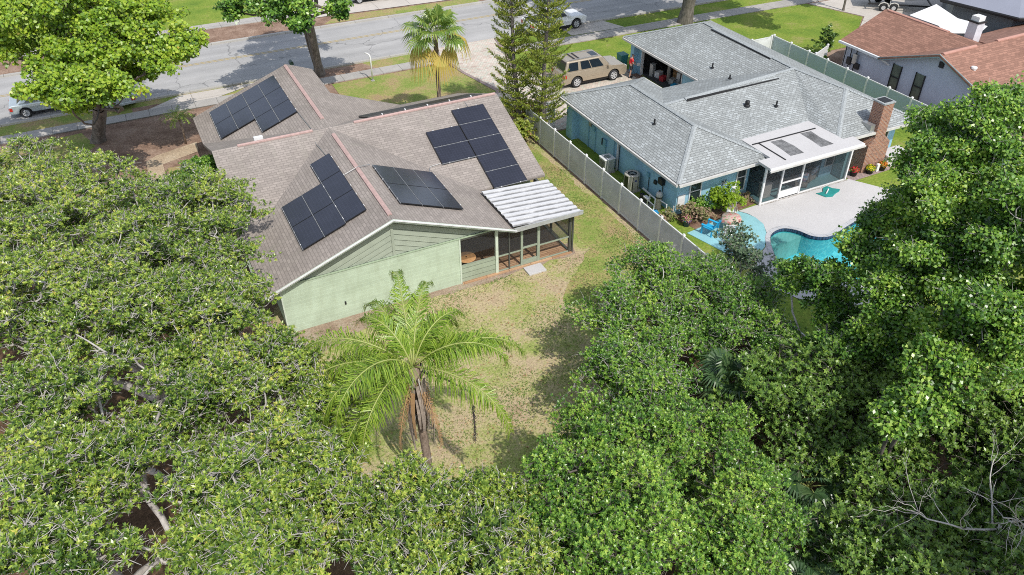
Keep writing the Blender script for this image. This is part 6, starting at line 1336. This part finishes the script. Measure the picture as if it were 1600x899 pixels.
tree('laurel_tree', 'spreading bright green tree beside the middle of the lawn, its shadow on the grass', 'tree', (14.0, 18.4, 0),
     [(17.0, 21.5, 3, 1.3, 1.3, 1.1), (14.3, 20.0, 3, 1.35, 1.3, 1.1), (16.4, 19.2, 2.8, 1.35, 1.3, 1.1), (12.4, 17.5, 3.3, 1.05, 1.05, 0.95), (12.6, 15.5, 3.6, 1.1, 1.1, 0.95), (14.2, 17.6, 2.8, 1.1, 1.1, 1.0)], 1100, bark='pale_bark', seed=23, trunk_r=0.2, gap=0.4, tint_bias=0.08, tipR=0.36, **LA)
tree('laurel_tree', 'glossy green tree hugging the grey vinyl fence near the pool', 'tree', (18.6, 19.4, 0),
     [(19.0, 20.9, 2.4, 1.4, 1.4, 1.1), (19.4, 18.8, 2.4, 1.2, 1.2, 0.95), (17.5, 17.9, 2.4, 1.0, 1.0, 0.9), (19.3, 17.0, 2.4, 1.0, 1.0, 0.8), (20.3, 18.9, 2.4, 0.9, 1.0, 0.9)], 850, bark='pale_bark', seed=24, trunk_r=0.18, gap=0.35, tint_bias=-0.03, tipR=0.36, **LA)
tree('crape_myrtle', 'thin airy tree with small bluish leaves standing in front of the light blue patio', 'tree', (22.1, 21.7, 0),
     [(21.9, 21.8, 2.6, 0.95, 0.95, 0.75), (21.3, 21.7, 2.0, 0.6, 0.68, 0.53), (22.4, 21.2, 2.0, 0.7, 0.7, 0.54), (22.2, 22.5, 3.0, 0.62, 0.62, 0.5)], 190, 'blue_leaf', 'pale_bark', 25, None, 0.05, rosettes=6, leaves=6, L=0.10, W=0.055, gap=0.3, tipR=0.3, tipr=0.006)
# tall sweetgum at the right and its undergrowth
SGK = dict(fill=0.30, core=0.25, rosettes=13, leaves=8, L=0.115, W=0.10, kind='loose', up=0.45, zmin=-0.7)
tree('sweetgum_tree', 'tall green sweetgum covering the right side in front of the pool', 'tree', (23.4, 12.0, 0),
     [(26.0, 15.6, 10, 2.1, 2.1, 1.7), (24.1, 15.6, 9, 1.5, 1.5, 1.2), (24.0, 12.2, 9, 2.0, 2.0, 1.6), (22.8, 13.6, 7.8, 1.8, 1.8, 1.5), (21.8, 14.4, 6.5, 1.2, 1.2, 1.0), (21.8, 11.0, 7, 2.0, 2.0, 1.5), (21.2, 12.8, 5, 1.4, 1.4, 1.1), (26.6, 12.8, 8.6, 2.0, 2.0, 1.6), (25.2, 10.6, 6.2, 2.0, 2.0, 1.5), (24.5, 16.6, 7.4, 0.7, 0.6, 0.55), (23.2, 16.5, 7.0, 0.8, 0.8, 0.65), (22.1, 15.8, 6.4, 0.75, 0.75, 0.6)], 2050, bark='pale_bark', seed=31, trunk_r=0.3, gap=0.4, tipR=0.44, tint_bias=0.12, rmin=0.5, mat='maple_leaf', **SGK)
tree('sweetgum_tree', 'young sparse sweetgum whose top branches reach over the pool water', 'tree', (20.9, 15.2, 0),
     [(20.95, 16.6, 5, 0.85, 0.85, 0.65), (20.5, 17.5, 4.9, 0.55, 0.55, 0.4), (21.2, 15.4, 4.2, 1.0, 1.0, 0.9), (20.2, 14.2, 3.6, 1.2, 1.0, 0.9)], 300, bark='pale_bark', seed=33, trunk_r=0.08, gap=0.3, tipR=0.3, tint_bias=-0.12, rmin=0.4, mat='maple_leaf', **dict(SGK, L=0.11, W=0.095))
tree('maple_tree', 'yellow-green leaning maple in the dark undergrowth at lower right', 'tree', (19.0, 10.6, 0),
     [(19.5, 10.2, 6, 1.05, 1.05, 0.85), (18.2, 9.8, 5.6, 0.75, 0.7, 0.6), (17.6, 9.9, 5.2, 0.5, 0.5, 0.4)], 260, 'maple_leaf', 'dark_bark', 32, None, 0.11, rosettes=8, leaves=6, L=0.14, W=0.11, gap=0.25, tipR=0.32, kind='loose', tint_bias=0.15)
UG = 'dark leafy undergrowth trees at the lower right'
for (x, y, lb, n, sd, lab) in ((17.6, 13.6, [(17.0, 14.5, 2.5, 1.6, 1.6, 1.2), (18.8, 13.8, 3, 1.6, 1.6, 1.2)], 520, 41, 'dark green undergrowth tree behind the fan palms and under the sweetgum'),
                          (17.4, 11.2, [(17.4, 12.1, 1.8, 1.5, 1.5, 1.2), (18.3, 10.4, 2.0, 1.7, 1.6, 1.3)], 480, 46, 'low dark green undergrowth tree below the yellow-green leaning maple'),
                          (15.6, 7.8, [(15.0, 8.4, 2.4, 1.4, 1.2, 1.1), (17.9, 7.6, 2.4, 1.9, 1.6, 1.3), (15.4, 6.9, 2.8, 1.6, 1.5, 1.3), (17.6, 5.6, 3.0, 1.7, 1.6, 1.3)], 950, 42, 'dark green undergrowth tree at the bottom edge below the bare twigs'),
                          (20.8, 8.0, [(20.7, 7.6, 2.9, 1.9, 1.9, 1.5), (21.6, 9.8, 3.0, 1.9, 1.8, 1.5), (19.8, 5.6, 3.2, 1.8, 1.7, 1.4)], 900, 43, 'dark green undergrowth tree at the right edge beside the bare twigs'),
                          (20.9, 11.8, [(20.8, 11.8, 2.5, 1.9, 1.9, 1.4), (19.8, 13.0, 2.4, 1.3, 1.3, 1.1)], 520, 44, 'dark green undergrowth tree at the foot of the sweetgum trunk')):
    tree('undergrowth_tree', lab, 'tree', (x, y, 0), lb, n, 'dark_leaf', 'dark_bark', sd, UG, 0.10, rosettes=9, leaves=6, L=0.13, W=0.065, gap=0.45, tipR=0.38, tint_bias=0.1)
# unseen tall tree added beyond the lower right corner to shade the undergrowth
tree('shade_tree', 'unseen tall tree added outside the lower right corner to shade the undergrowth', 'tree', (21.5, -1.0, 0),
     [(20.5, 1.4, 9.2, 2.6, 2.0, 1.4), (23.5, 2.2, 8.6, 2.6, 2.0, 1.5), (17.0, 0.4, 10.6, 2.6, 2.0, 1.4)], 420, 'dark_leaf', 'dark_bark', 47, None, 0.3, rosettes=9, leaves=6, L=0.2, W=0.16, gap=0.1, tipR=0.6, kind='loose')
t_ = empty('dead_tree', (17.9, 5.9, 0), 'leafless grey branches sticking out of the dark undergrowth at lower right', 'dead tree')
MB().tube([(0, 0, 0), (0.2, 0.1, 2.0), (0.1, 0.4, 4.4)], [0.08, 0.07, 0.05], 7).build('trunk', 'pale_bark', t_, True)
bare_branch(t_, (18.0, 6.3, 4.2), (15.6, 7.6, 5.0), 0.034, 51, 'limb', 'pale_bark', 9, 0.5); bare_branch(t_, (18.0, 6.3, 4.4), (16.9, 5.9, 5.8), 0.034, 52, 'limb', 'pale_bark', 9, 0.6); bare_branch(t_, (18.0, 6.2, 3.8), (18.9, 7.6, 5.4), 0.03, 53, 'limb', 'pale_bark', 8, 0.5)
# street side trees
TL = dict(kind='loose', leaves=6)
tree('sweetgum_tree', 'lime green spreading tree over the parked silver car at the top left', 'tree', (-3.4, 53.2, 0),
     [(-3.8, 48.7, 8.5, 3.3, 3.2, 2.6), (-0.2, 48.6, 7.8, 2.4, 2.3, 1.8), (-4.0, 45.9, 6.5, 1.4, 1.5, 1.1), (-2.2, 44.8, 6.4, 1.6, 1.5, 1.1), (2.6, 47.5, 7, 1.25, 1.25, 0.9), (1.0, 47.0, 6.6, 1.2, 1.2, 0.9), (1.1, 51.4, 8, 2.2, 2.2, 1.7), (-6.6, 50.6, 9.2, 2.4, 2.4, 1.6), (-2.3, 53.7, 10, 3.5, 3.5, 2.6), (-2.4, 47.2, 6.8, 1.7, 1.6, 1.2), (-2.8, 48.3, 5.0, 1.5, 1.4, 1.0), (-0.9, 48.6, 5.6, 1.5, 1.3, 0.9), (-0.6, 51.8, 6.6, 2.0, 2.0, 1.3)], 1900, 'lime_leaf', 'dark_bark', 61, None, 0.42, rosettes=9, L=0.18, W=0.165, gap=0.42, tipR=0.45, up=0.5, rmin=0.5, zmin=-0.6, tint_bias=0.02, fill=0.44, core=0.2, **TL)
tree('maple_tree', 'two trunked green shade tree on the verge behind the green house gable', 'tree', (12.2, 57.4, 0),
     [(9.0, 51.2, 7.2, 1.7, 1.6, 1.3), (8.5, 54.6, 7.4, 1.5, 1.5, 1.2), (9.9, 50.2, 6.4, 0.85, 0.8, 0.7), (6.6, 54.2, 6.6, 0.6, 0.6, 0.9), (12.8, 51.6, 6.5, 0.75, 0.8, 0.9), (13.6, 52.6, 8, 1.5, 1.5, 1.2), (11.3, 53.6, 9.2, 2.3, 2.3, 1.8), (12.0, 57.0, 10.5, 2.8, 2.6, 1.8)], 950, 'maple_leaf', 'dark_bark', 62, None, 0.34, rosettes=7, L=0.2, W=0.17, gap=0.25, tipR=0.38, tint_bias=0.05, crotch=0.62, **TL)
tree('shade_tree', 'massive grey trunk tree on the street verge behind the garage roof', 'tree', (43.2, 54.6, 0),
     [(43, 56, 12, 5.0, 4.2, 2.6), (46.5, 48.6, 10.6, 2.4, 2.6, 1.6), (49.4, 45.8, 9.8, 2.2, 2.2, 1.5), (38.6, 56.4, 11.5, 3.6, 3.4, 2.2), (49.8, 49.6, 10.2, 1.6, 1.6, 1.2), (44.0, 51.6, 11.2, 2, 2, 1.4), (37.5, 49.4, 9.8, 2.2, 2.2, 1.4), (41, 48.4, 9.8, 2.2, 2, 1.4), (34.2, 50.2, 9.8, 1.9, 2.0, 1.3), (39, 52, 11, 2.4, 2.4, 1.5)], 1300, 'maple_leaf', 'dark_bark', 63, None, 0.55, rosettes=6, L=0.28, W=0.26, gap=0.3, tipR=0.6, crotch=0.8, **TL)
tree('shade_tree', 'small leafy tree with a crown dipping into the top edge above the far lawn', 'tree', (57.5, 50.8, 0),
     [(56.6, 50.0, 5.6, 0.9, 0.9, 1.5), (58.2, 52, 7.4, 1.6, 1.6, 1.4)], 160, 'maple_leaf', 'dark_bark', 64, None, 0.10, rosettes=6, L=0.2, W=0.17, gap=0.3, tipR=0.35, **TL)

tn = [o for o in bpy.data.objects if o.get('label', '').startswith('two trunked')][0]
MB().tube([(-0.1, -0.1, 0.0), (-0.5, -0.4, 2.2), (-0.9, -1.0, 5.0), (-1.6, -2.0, 7.6), (-2.6, -4.2, 8.2)], [0.2, 0.17, 0.15, 0.12, 0.06], 9).build('second_trunk', 'dark_bark', tn, True)
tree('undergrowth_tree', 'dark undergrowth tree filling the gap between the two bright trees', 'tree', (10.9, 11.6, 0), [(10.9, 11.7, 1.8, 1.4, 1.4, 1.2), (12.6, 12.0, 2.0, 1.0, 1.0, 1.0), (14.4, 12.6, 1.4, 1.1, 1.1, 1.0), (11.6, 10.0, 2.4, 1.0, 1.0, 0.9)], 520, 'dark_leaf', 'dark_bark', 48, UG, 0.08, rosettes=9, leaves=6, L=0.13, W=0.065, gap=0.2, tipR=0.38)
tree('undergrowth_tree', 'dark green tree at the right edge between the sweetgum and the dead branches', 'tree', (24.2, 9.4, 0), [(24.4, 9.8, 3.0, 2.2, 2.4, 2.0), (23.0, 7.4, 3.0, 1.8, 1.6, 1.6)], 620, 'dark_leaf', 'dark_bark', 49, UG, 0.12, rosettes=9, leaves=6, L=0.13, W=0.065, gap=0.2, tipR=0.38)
# --- shrubs
def shrub(name, label, x, y, rx, ry, rz, n, mat, seed, group=None, L=0.08, W=0.045, zc=None, flowers=None):
    r = tree(name, label, 'shrub', (x, y, 0), [(x, y, zc if zc else rz*0.75, rx, ry, rz)], n, mat, 'dark_bark', seed, group, 0.03, rosettes=8, leaves=6, L=L, W=W, tipR=0.16, twig=0, tipr=0.004, rmin=0.55, zmin=-0.2, crotch=0.15)
    return r
shrub('garden_shrub', 'lime green round shrub in the garden bed by the blue wall', 26.6, 28.5, 0.95, 0.75, 0.85, 190, 'shrub_lime', 71)
shrub('garden_shrub', 'darker loose shrub left of the lime green shrub by the blue wall', 25.35, 28.75, 0.5, 0.4, 0.6, 80, 'bright_leaf', 72)
shrub('garden_shrub', 'mixed green and reddish bush growing behind the blue pot in the garden bed', 24.45, 28.6, 0.38, 0.3, 0.5, 60, 'bush_mixed', 73)
shrub('garden_shrub', 'low patchy reddish green bush between the garden bed and the light blue patio', 25.1, 28.15, 0.45, 0.25, 0.3, 45, 'bush_mixed', 74)
shrub('garden_shrub', 'low faded flower bed bush beside the screened room corner', 28.2, 28.75, 0.45, 0.35, 0.15, 30, 'bush_mixed', 75)
shrub('garden_shrub', 'small bush beside the grey fence corner near the pool pump', 23.35, 28.9, 0.3, 0.3, 0.35, 34, 'bush_mixed', 76)
shrub('garden_shrub', 'leafy bush at the left eave of the green house beside the stone ring', 1.5, 44.2, 0.8, 0.8, 1.0, 130, 'bright_leaf', 77, L=0.12, W=0.07)
shrub('garden_shrub', 'tall leafy bush against the left gable end of the green house', 1.55, 40.6, 0.95, 1.3, 1.0, 220, 'bright_leaf', 82, L=0.12, W=0.06, zc=2.2)
shrub('garden_shrub', 'low green hedge bush behind the red roofed house corner', 45.6, 41.9, 0.6, 0.6, 0.8, 70, 'dark_leaf', 78, L=0.12, W=0.06)
shrub('garden_shrub', 'tall thin bush on the far lawn by the red roofed house', 48.6, 43.6, 0.5, 0.5, 1.2, 60, 'dark_leaf', 79, L=0.12, W=0.06)
shrub('garden_shrub', 'dry reddish bush at the foot of the pines beside the vinyl gate', 22.2, 42.6, 0.9, 0.8, 1.0, 120, 'dead_leaf', 80, L=0.14, W=0.06)
shrub('garden_shrub', 'leafy bush at the foot of the pines beside the green house wall', 20.4, 40.9, 0.8, 0.7, 0.8, 110, 'pine_leaf', 81, L=0.14, W=0.06)

# --- palms
def frond(p0, az, el0, length, droop, nl, ll, lw, rng, curl=1.0, drop=0.5):
    """pinnate frond: returns rachis points and leaflet quads (world-less, around p0)"""
    pts = []; p = Vector(p0); e = el0; step = length/14
    for i in range(15):
        pts.append(p.copy()); p = p+Vector((math.cos(az)*math.cos(e), math.sin(az)*math.cos(e), math.sin(e)))*step; e -= droop*(0.4+1.2*i/14)/14
    q = []; side = Vector((-math.sin(az), math.cos(az), 0))
    for k in range(nl):
        t = 0.10+0.90*k/nl; f = t*14; i = min(13, int(f)); c = pts[i].lerp(pts[i+1], f-i); tg = (pts[i+1]-pts[i]).normalized()
        L_ = ll*(math.sin(min(1.0, t*1.25+0.12)*math.pi*0.93)**0.6)*rng.uniform(0.6, 1.15)
        for s in (-1, 1):
            d = (side*s*rng.uniform(0.6, 1.0)+tg*rng.uniform(0.25, 0.95)+Vector((rng.uniform(-.15, .15), rng.uniform(-.15, .15), rng.uniform(-0.45, 0.4)))).normalized()
            d2 = (d+Vector((0, 0, -drop*rng.uniform(0.7, 1.4)))).normalized()
            up_ = tg.cross(d).normalized()*(1 if s > 0 else -1); w_ = d.cross(up_).normalized()*lw*0.5
            m1 = c+d*L_*0.5; e1 = m1+d2*L_*0.55
            q.append(((c-w_*0.4), (c+w_*0.4), (m1+w_), (m1-w_))); q.append((m1-w_, m1+w_, e1+w_*0.12, e1-w_*0.12))
    return pts, q
def quadmesh(quads, name, mat, parent, seed, bias=0.5, sd=0.18, per=2):
    rng = np.random.default_rng(seed); n = len(quads); a = np.array([[tuple(v) for v in q] for q in quads], float)
    t = np.stack([np.repeat(rng.random((n+per-1)//per), per)[:n], np.clip(rng.normal(bias, sd, n), 0, 1), np.zeros(n)], 1)
    return pal_quads(a, t, name, mat, parent)
def feather_palm():
    rng = random.Random(5); root = empty('feather_palm', (5.45, 18.1, 0), 'tall feathery queen palm with drooping fronds on the lawn in front of the gable wall', 'palm tree')
    H = 5.7
    m = MB(); pts = [(0.0, 0, 0), (0.02, 0.03, 1.5), (-0.03, 0.08, 3.2), (-0.08, 0.12, 4.6), (-0.1, 0.14, H)]
    m.tube(pts, [0.2, 0.15, 0.14, 0.16, 0.22], 12); m.build('trunk', 'palm_bark', root, True)
    m = MB()
    for k in range(26):
        a = rng.uniform(0, 6.28); z = rng.uniform(3.2, 5.4); r = 0.16
        m.tube([(-0.05+math.cos(a)*r, 0.12+math.sin(a)*r, z), (-0.05+math.cos(a)*(r+0.10), 0.12+math.sin(a)*(r+0.10), z+0.3), (-0.05+math.cos(a)*(r+0.3), 0.12+math.sin(a)*(r+0.3), z+rng.uniform(-0.3, 0.5))], [0.05, 0.035, 0.01], 5)
    m.build('old_leaf_base', 'pale_bark', root, True)
    for k in range(22):
        a = 2*math.pi*k/11+rng.uniform(-.2, .2); z1 = rng.uniform(3.9, 5.3); ln = rng.uniform(1.1, 2.4); r = rng.uniform(0.2, 0.34); ca, sa = math.cos(a), math.sin(a); wd = rng.uniform(0.06, 0.13)
        m = MB(); pr_ = None
        for i in range(6):
            t = i/5; rr_ = r+0.10*math.sin(t*3)+0.06*t; w2 = wd*(1-0.7*t); c_ = Vector((-0.06+ca*rr_, 0.12+sa*rr_, z1-ln*t)); s_ = Vector((-sa, ca, 0))*w2
            m.v += [tuple(c_-s_), tuple(c_+s_), tuple(c_+s_-Vector((ca, sa, 0))*0.02), tuple(c_-s_-Vector((ca, sa, 0))*0.02)]
            if i:
                b_ = (i-1)*4
                for q in range(4): m.f.append((b_+q, b_+(q+1) % 4, b_+4+(q+1) % 4, b_+4+q))
        m.build('dead_sheath', 'sheath' if k % 6 else 'dead_stem', root)
    # azimuth (deg from +x), start elevation (deg), length, droop
    F_ = [(76, 60, 4.0, 1.9), (58, 64, 3.6, 2.0), (96, 48, 3.5, 2.2), (-12, 36, 4.1, 1.9), (-1, 22, 3.9, 1.8), (-24, 44, 3.6, 2.3), (-57, 20, 4.3, 2.0), (150, 38, 4.3, 2.2), (162, 20, 4.4, 2.0), (141, 16, 3.9, 2.0), (-150, 56, 4.5, 2.9), (-139, 38, 4.7, 2.7), (-147, 14, 4.5, 2.0), (-166, 44, 4.1, 2.6), (20, 70, 2.9, 2.4), (120, 66, 3.1, 2.6), (36, 40, 3.3, 2.4)]
    rach = MB(); Q = []
    for az, el, L_, dr in F_:
        c = (-0.1+0.05*math.cos(R(az)), 0.14+0.05*math.sin(R(az)), H)
        p, q = frond(c, R(az)+rng.uniform(-.05, .05), R(el)+rng.uniform(-.08, .08), L_*rng.uniform(0.93, 1.05), dr, 150, 1.0, 0.030, rng, drop=2.1); 
        rb = MB().tube(p, [0.035*(1-0.8*i/14) for i in range(15)], 5); fr = rb.build('frond', 'frond_stem', root, True)
        quadmesh(q, 'leaflets', 'palm_leaf', fr, int(az)+400, 0.52, 0.2)
    for az, el, L_, dr in ((-68, -54, 2.9, 0.7), (-146, -54, 2.9, 0.7)):
        p, q = frond((-0.1, 0.12, H-0.25), R(az), R(el), L_, dr, 60, 0.36, 0.024, rng, drop=2.2)
        rb = MB().tube(p, [0.03*(1-0.8*i/14) for i in range(15)], 5); fr = rb.build('dead_frond', 'dead_stem', root, True); quadmesh(q, 'leaflets', 'dead_leaf', fr, int(az)+500, 0.5)
    m = MB(); 
    for k in range(60):
        z = -k*0.028; a = rng.uniform(0, 6.28); m.tube([(1.55, -0.75, 4.0+z), (1.55+0.09*math.cos(a), -0.75+0.09*math.sin(a), 3.85+z)], [0.012, 0.006], 4)
    m.tube([(0.1, 0.0, H-0.2), (0.8, -0.4, H-0.5), (1.5, -0.72, 4.6), (1.56, -0.76, 3.0), (1.56, -0.76, 2.3)], [0.03, 0.03, 0.03, 0.025, 0.01], 6)
    m.build('seed_cluster', 'dark_bark', root)
plain('sheath', (0.36, 0.30, 0.25), 0.85, 0, 0.3, 8); plain('frond_stem', (0.36, 0.40, 0.12), 0.5); plain('dead_stem', (0.45, 0.28, 0.14), 0.8)
feather_palm()
def fan(p0, az, el, stem, Rf, nseg, rng, arc=5.0, droop=0.35, lw=0.055):
    """palmate leaf: returns stem points and quads"""
    c, s = math.cos(az), math.sin(az); d0 = Vector((c*math.cos(el), s*math.cos(el), math.sin(el)))
    hub = Vector(p0)+d0*stem; hub.z -= stem*0.12; pts = [Vector(p0), Vector(p0)+d0*stem*0.5, hub]
    side = Vector((-s, c, 0)); fwd = (d0+Vector((0, 0, -0.35))).normalized(); q = []; nrm = side.cross(fwd).normalized()
    if nrm.z < 0: nrm = -nrm
    for k in range(nseg):
        th = -arc/2+arc*k/(nseg-1); d = (fwd*math.cos(th)+side*math.sin(th)).normalized(); L_ = Rf*(0.75+0.25*math.cos(th*0.5))*rng.uniform(0.92, 1.06)
        w_ = nrm.cross(d).normalized(); m1 = hub+d*L_*0.6+nrm*0.03; e1 = hub+d*L_*0.95+Vector((0, 0, -droop*L_*rng.uniform(0.7, 1.3)))
        wb = w_*(Rf*0.6*arc/nseg*0.5); up_ = nrm*(0.025 if k % 2 else -0.012)
        q.append((hub-w_*0.008, hub+w_*0.008, m1+wb*0.9+up_, m1-wb*0.9-up_)); q.append((m1-wb*0.9-up_, m1+wb*0.9+up_, e1+w_*0.006, e1-w_*0.006))
    return pts, q
def fan_palm(name, label, base, H, fr, Rf, stem, mat, seed, trunk_r=0.14, old=0, group=None, lean=(0, 0)):
    rng = random.Random(seed); root = empty(name, base, label, 'palm tree', group)
    if H > 0.3: MB().tube([(0, 0, 0), (lean[0]*0.3, lean[1]*0.3, H*0.4), (lean[0], lean[1], H)], [trunk_r*1.25, trunk_r, trunk_r*1.1], 10).build('trunk', 'palm_bark', root, True)
    top = (lean[0], lean[1], H)
    for k, (az, el) in enumerate(fr):
        is_old = k >= len(fr)-old
        p, q = fan(top, R(az), R(el), stem*rng.uniform(0.85, 1.1), Rf*rng.uniform(0.85, 1.08), 30, rng, droop=0.3 if not is_old else 0.9)
        f = MB().tube(p, [0.022, 0.016, 0.012], 5).build('dead_frond' if is_old else 'frond', 'dead_stem' if is_old else 'frond_stem', root, True)
        quadmesh(q, 'blade', 'fan_leaf_old' if is_old else mat, f, seed*100+k, 0.5, 0.22)
    return root
fr = [(a+random.Random(a).uniform(-12, 12), e) for e, n, o_ in ((78, 2, 10), (55, 4, 0), (30, 5, 20), (5, 4, 35)) for a in [o_+360*k//n for k in range(n)]]+[(200, -32), (262, -45), (318, -42), (350, -5), (130, -30)]
fan_palm('fan_palm', 'slender fan palm with yellowing lower fronds on the front lawn behind the wing ridge', (16.75, 44.75, 0), 6.3, fr, 1.1, 1.25, 'fan_leaf', 81, 0.13, 5)
fr2 = [(a, e) for e, n, o_ in ((70, 3, 0), (40, 5, 20), (15, 5, 50)) for a in [o_+360*k//n for k in range(n)]]
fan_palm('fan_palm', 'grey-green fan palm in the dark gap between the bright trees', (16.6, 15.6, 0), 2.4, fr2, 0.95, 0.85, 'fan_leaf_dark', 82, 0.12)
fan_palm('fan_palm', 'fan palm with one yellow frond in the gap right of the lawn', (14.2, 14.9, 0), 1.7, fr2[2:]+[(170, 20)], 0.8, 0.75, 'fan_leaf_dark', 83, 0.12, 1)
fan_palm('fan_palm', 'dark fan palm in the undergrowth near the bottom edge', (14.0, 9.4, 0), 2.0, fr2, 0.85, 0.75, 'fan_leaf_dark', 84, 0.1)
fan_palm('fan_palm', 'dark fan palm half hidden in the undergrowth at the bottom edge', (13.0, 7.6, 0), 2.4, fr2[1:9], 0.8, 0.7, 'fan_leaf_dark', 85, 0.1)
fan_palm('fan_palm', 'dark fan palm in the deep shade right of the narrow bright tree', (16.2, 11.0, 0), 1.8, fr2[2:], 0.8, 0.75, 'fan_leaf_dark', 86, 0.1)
def small_palm(name, label, x, y, H, nf, L_, seed, mat='palm_leaf', ll=0.28):
    rng = random.Random(seed); root = empty(name, (x, y, 0), label, 'palm tree')
    MB().tube([(0, 0, 0), (0.05, 0.02, H*0.5), (0.0, 0.0, H)], [0.08, 0.06, 0.07], 8).build('trunk', 'palm_bark', root, True)
    for k in range(nf):
        p, q = frond((0, 0, H), 6.283*k/nf+rng.uniform(-.2, .2), R(rng.uniform(15, 65)), L_*rng.uniform(0.85, 1.1), 2.0, 26, ll, 0.03, rng, drop=0.35)
        f = MB().tube(p, [0.014*(1-0.8*i/14) for i in range(15)], 4).build('frond', 'frond_stem', root, True); quadmesh(q, 'leaflets', mat, f, seed*50+k, 0.5)
small_palm('pygmy_palm', 'small feathery palm beside the street side corner of the green house', 1.55, 50.3, 1.7, 16, 1.3, 91)
small_palm('palm_shade_fronds', 'low dark fronds standing in for the fan palm shadow behind the solar heating mat', 15.6, 48.6, 0.15, 14, 0.8, 92, 'fan_leaf_dark', 0.14)  # added low fronds imitate the fan palm's shadow on the lawn
small_palm('areca_palm', 'pale green feathery clump at the bottom edge right of the bright trees', 14.6, 8.3, 1.6, 26, 1.7, 93, 'fan_leaf', 0.34)
small_palm('areca_palm', 'pale green feathery clump beside the lower right dark fan palms', 13.6, 6.9, 2.2, 24, 1.6, 94, 'fan_leaf', 0.34)
# --- two tall pines with whorled upturned branches
def whorl_pine(name, label, base, top, H, seed, rmax, red=0.0):
    rng = random.Random(seed); nr_ = np.random.default_rng(seed); root = empty(name, base, label, 'pine tree', 'whorled pines beside the grey fence')
    dx, dy = top[0]-base[0], top[1]-base[1]
    ax = lambda z: Vector((dx*z/H+0.05*math.sin(z), dy*z/H, z))
    MB().tube([ax(z) for z in np.linspace(0, H, 14)], [0.15*(1-0.75*t)+0.02 for t in np.linspace(0, 1, 14)], 9).build('trunk', 'dark_bark', root, True)
    br = MB(); P = []; D = []; T = []; z = 1.2
    while z < H-0.3:
        n = rng.randint(5, 7); o_ = rng.uniform(0, 6.28); rr = rmax*(1-0.45*z/H)*rng.uniform(0.8, 1.1)
        for k in range(n):
            if rng.random() < 0.10: continue
            az = o_+6.28*k/n+rng.uniform(-.2, .2); L_ = rr*rng.uniform(0.7, 1.1); p = ax(z); pts = [p]
            for i in range(1, 9):
                t = i/8; pts.append(ax(z)+Vector((math.cos(az)*L_*t, math.sin(az)*L_*t, -0.12*L_*math.sin(t*2.6)+0.42*L_*t*t)))
            br.tube(pts, [0.028*(1-0.7*i/8) for i in range(9)], 4, False)
            tone = rng.random()
            for i in range(2, 9):
                for s in (-1, 1, 0):
                    if rng.random() < 0.15: continue
                    side = Vector((-math.sin(az), math.cos(az), 0))*s; d = (side*0.9+Vector((math.cos(az), math.sin(az), 0))*0.45+Vector((0, 0, 0.55))).normalized()
                    ln = 0.42*rng.uniform(0.7, 1.2)*(1.1-0.35*i/8)
                    for j in range(12):
                        t = j/11; c = pts[i]+d*ln*t; P.append(tuple(c)); T.append((rng.random(), min(1, max(0, 0.35+0.35*t+0.3*(tone-0.5)))))
                        v = Vector((rng.gauss(0, 1), rng.gauss(0, 1), rng.gauss(0.5, 0.7))).normalized()+d*0.9; D.append(tuple(v.normalized()))
        z += rng.uniform(0.40, 0.56)
    br.build('branches', 'dark_bark', root)
    P = np.array(P); D = np.array(D); nrm, _ = frames(D, nr_); n = len(P)
    q = leaf_quads(P, D, nrm, np.full(n, 0.12), np.full(n, 0.05)); T = np.array(T); T = np.concatenate([T, np.zeros((n, 1))], 1)
    pal_quads(q, T, 'foliage', 'pine_leaf', root)
    return root
whorl_pine('whorled_pine', 'taller right hand pine with upturned branches between the two houses', (22.15, 41.0, 0), (22.9, 41.7), 12.0, 95, 1.75)
whorl_pine('whorled_pine', 'left hand leaning pine with brownish branch ends next to the taller pine', (21.2, 42.3, 0), (20.9, 43.2), 10.5, 96, 1.6)
late_pots()
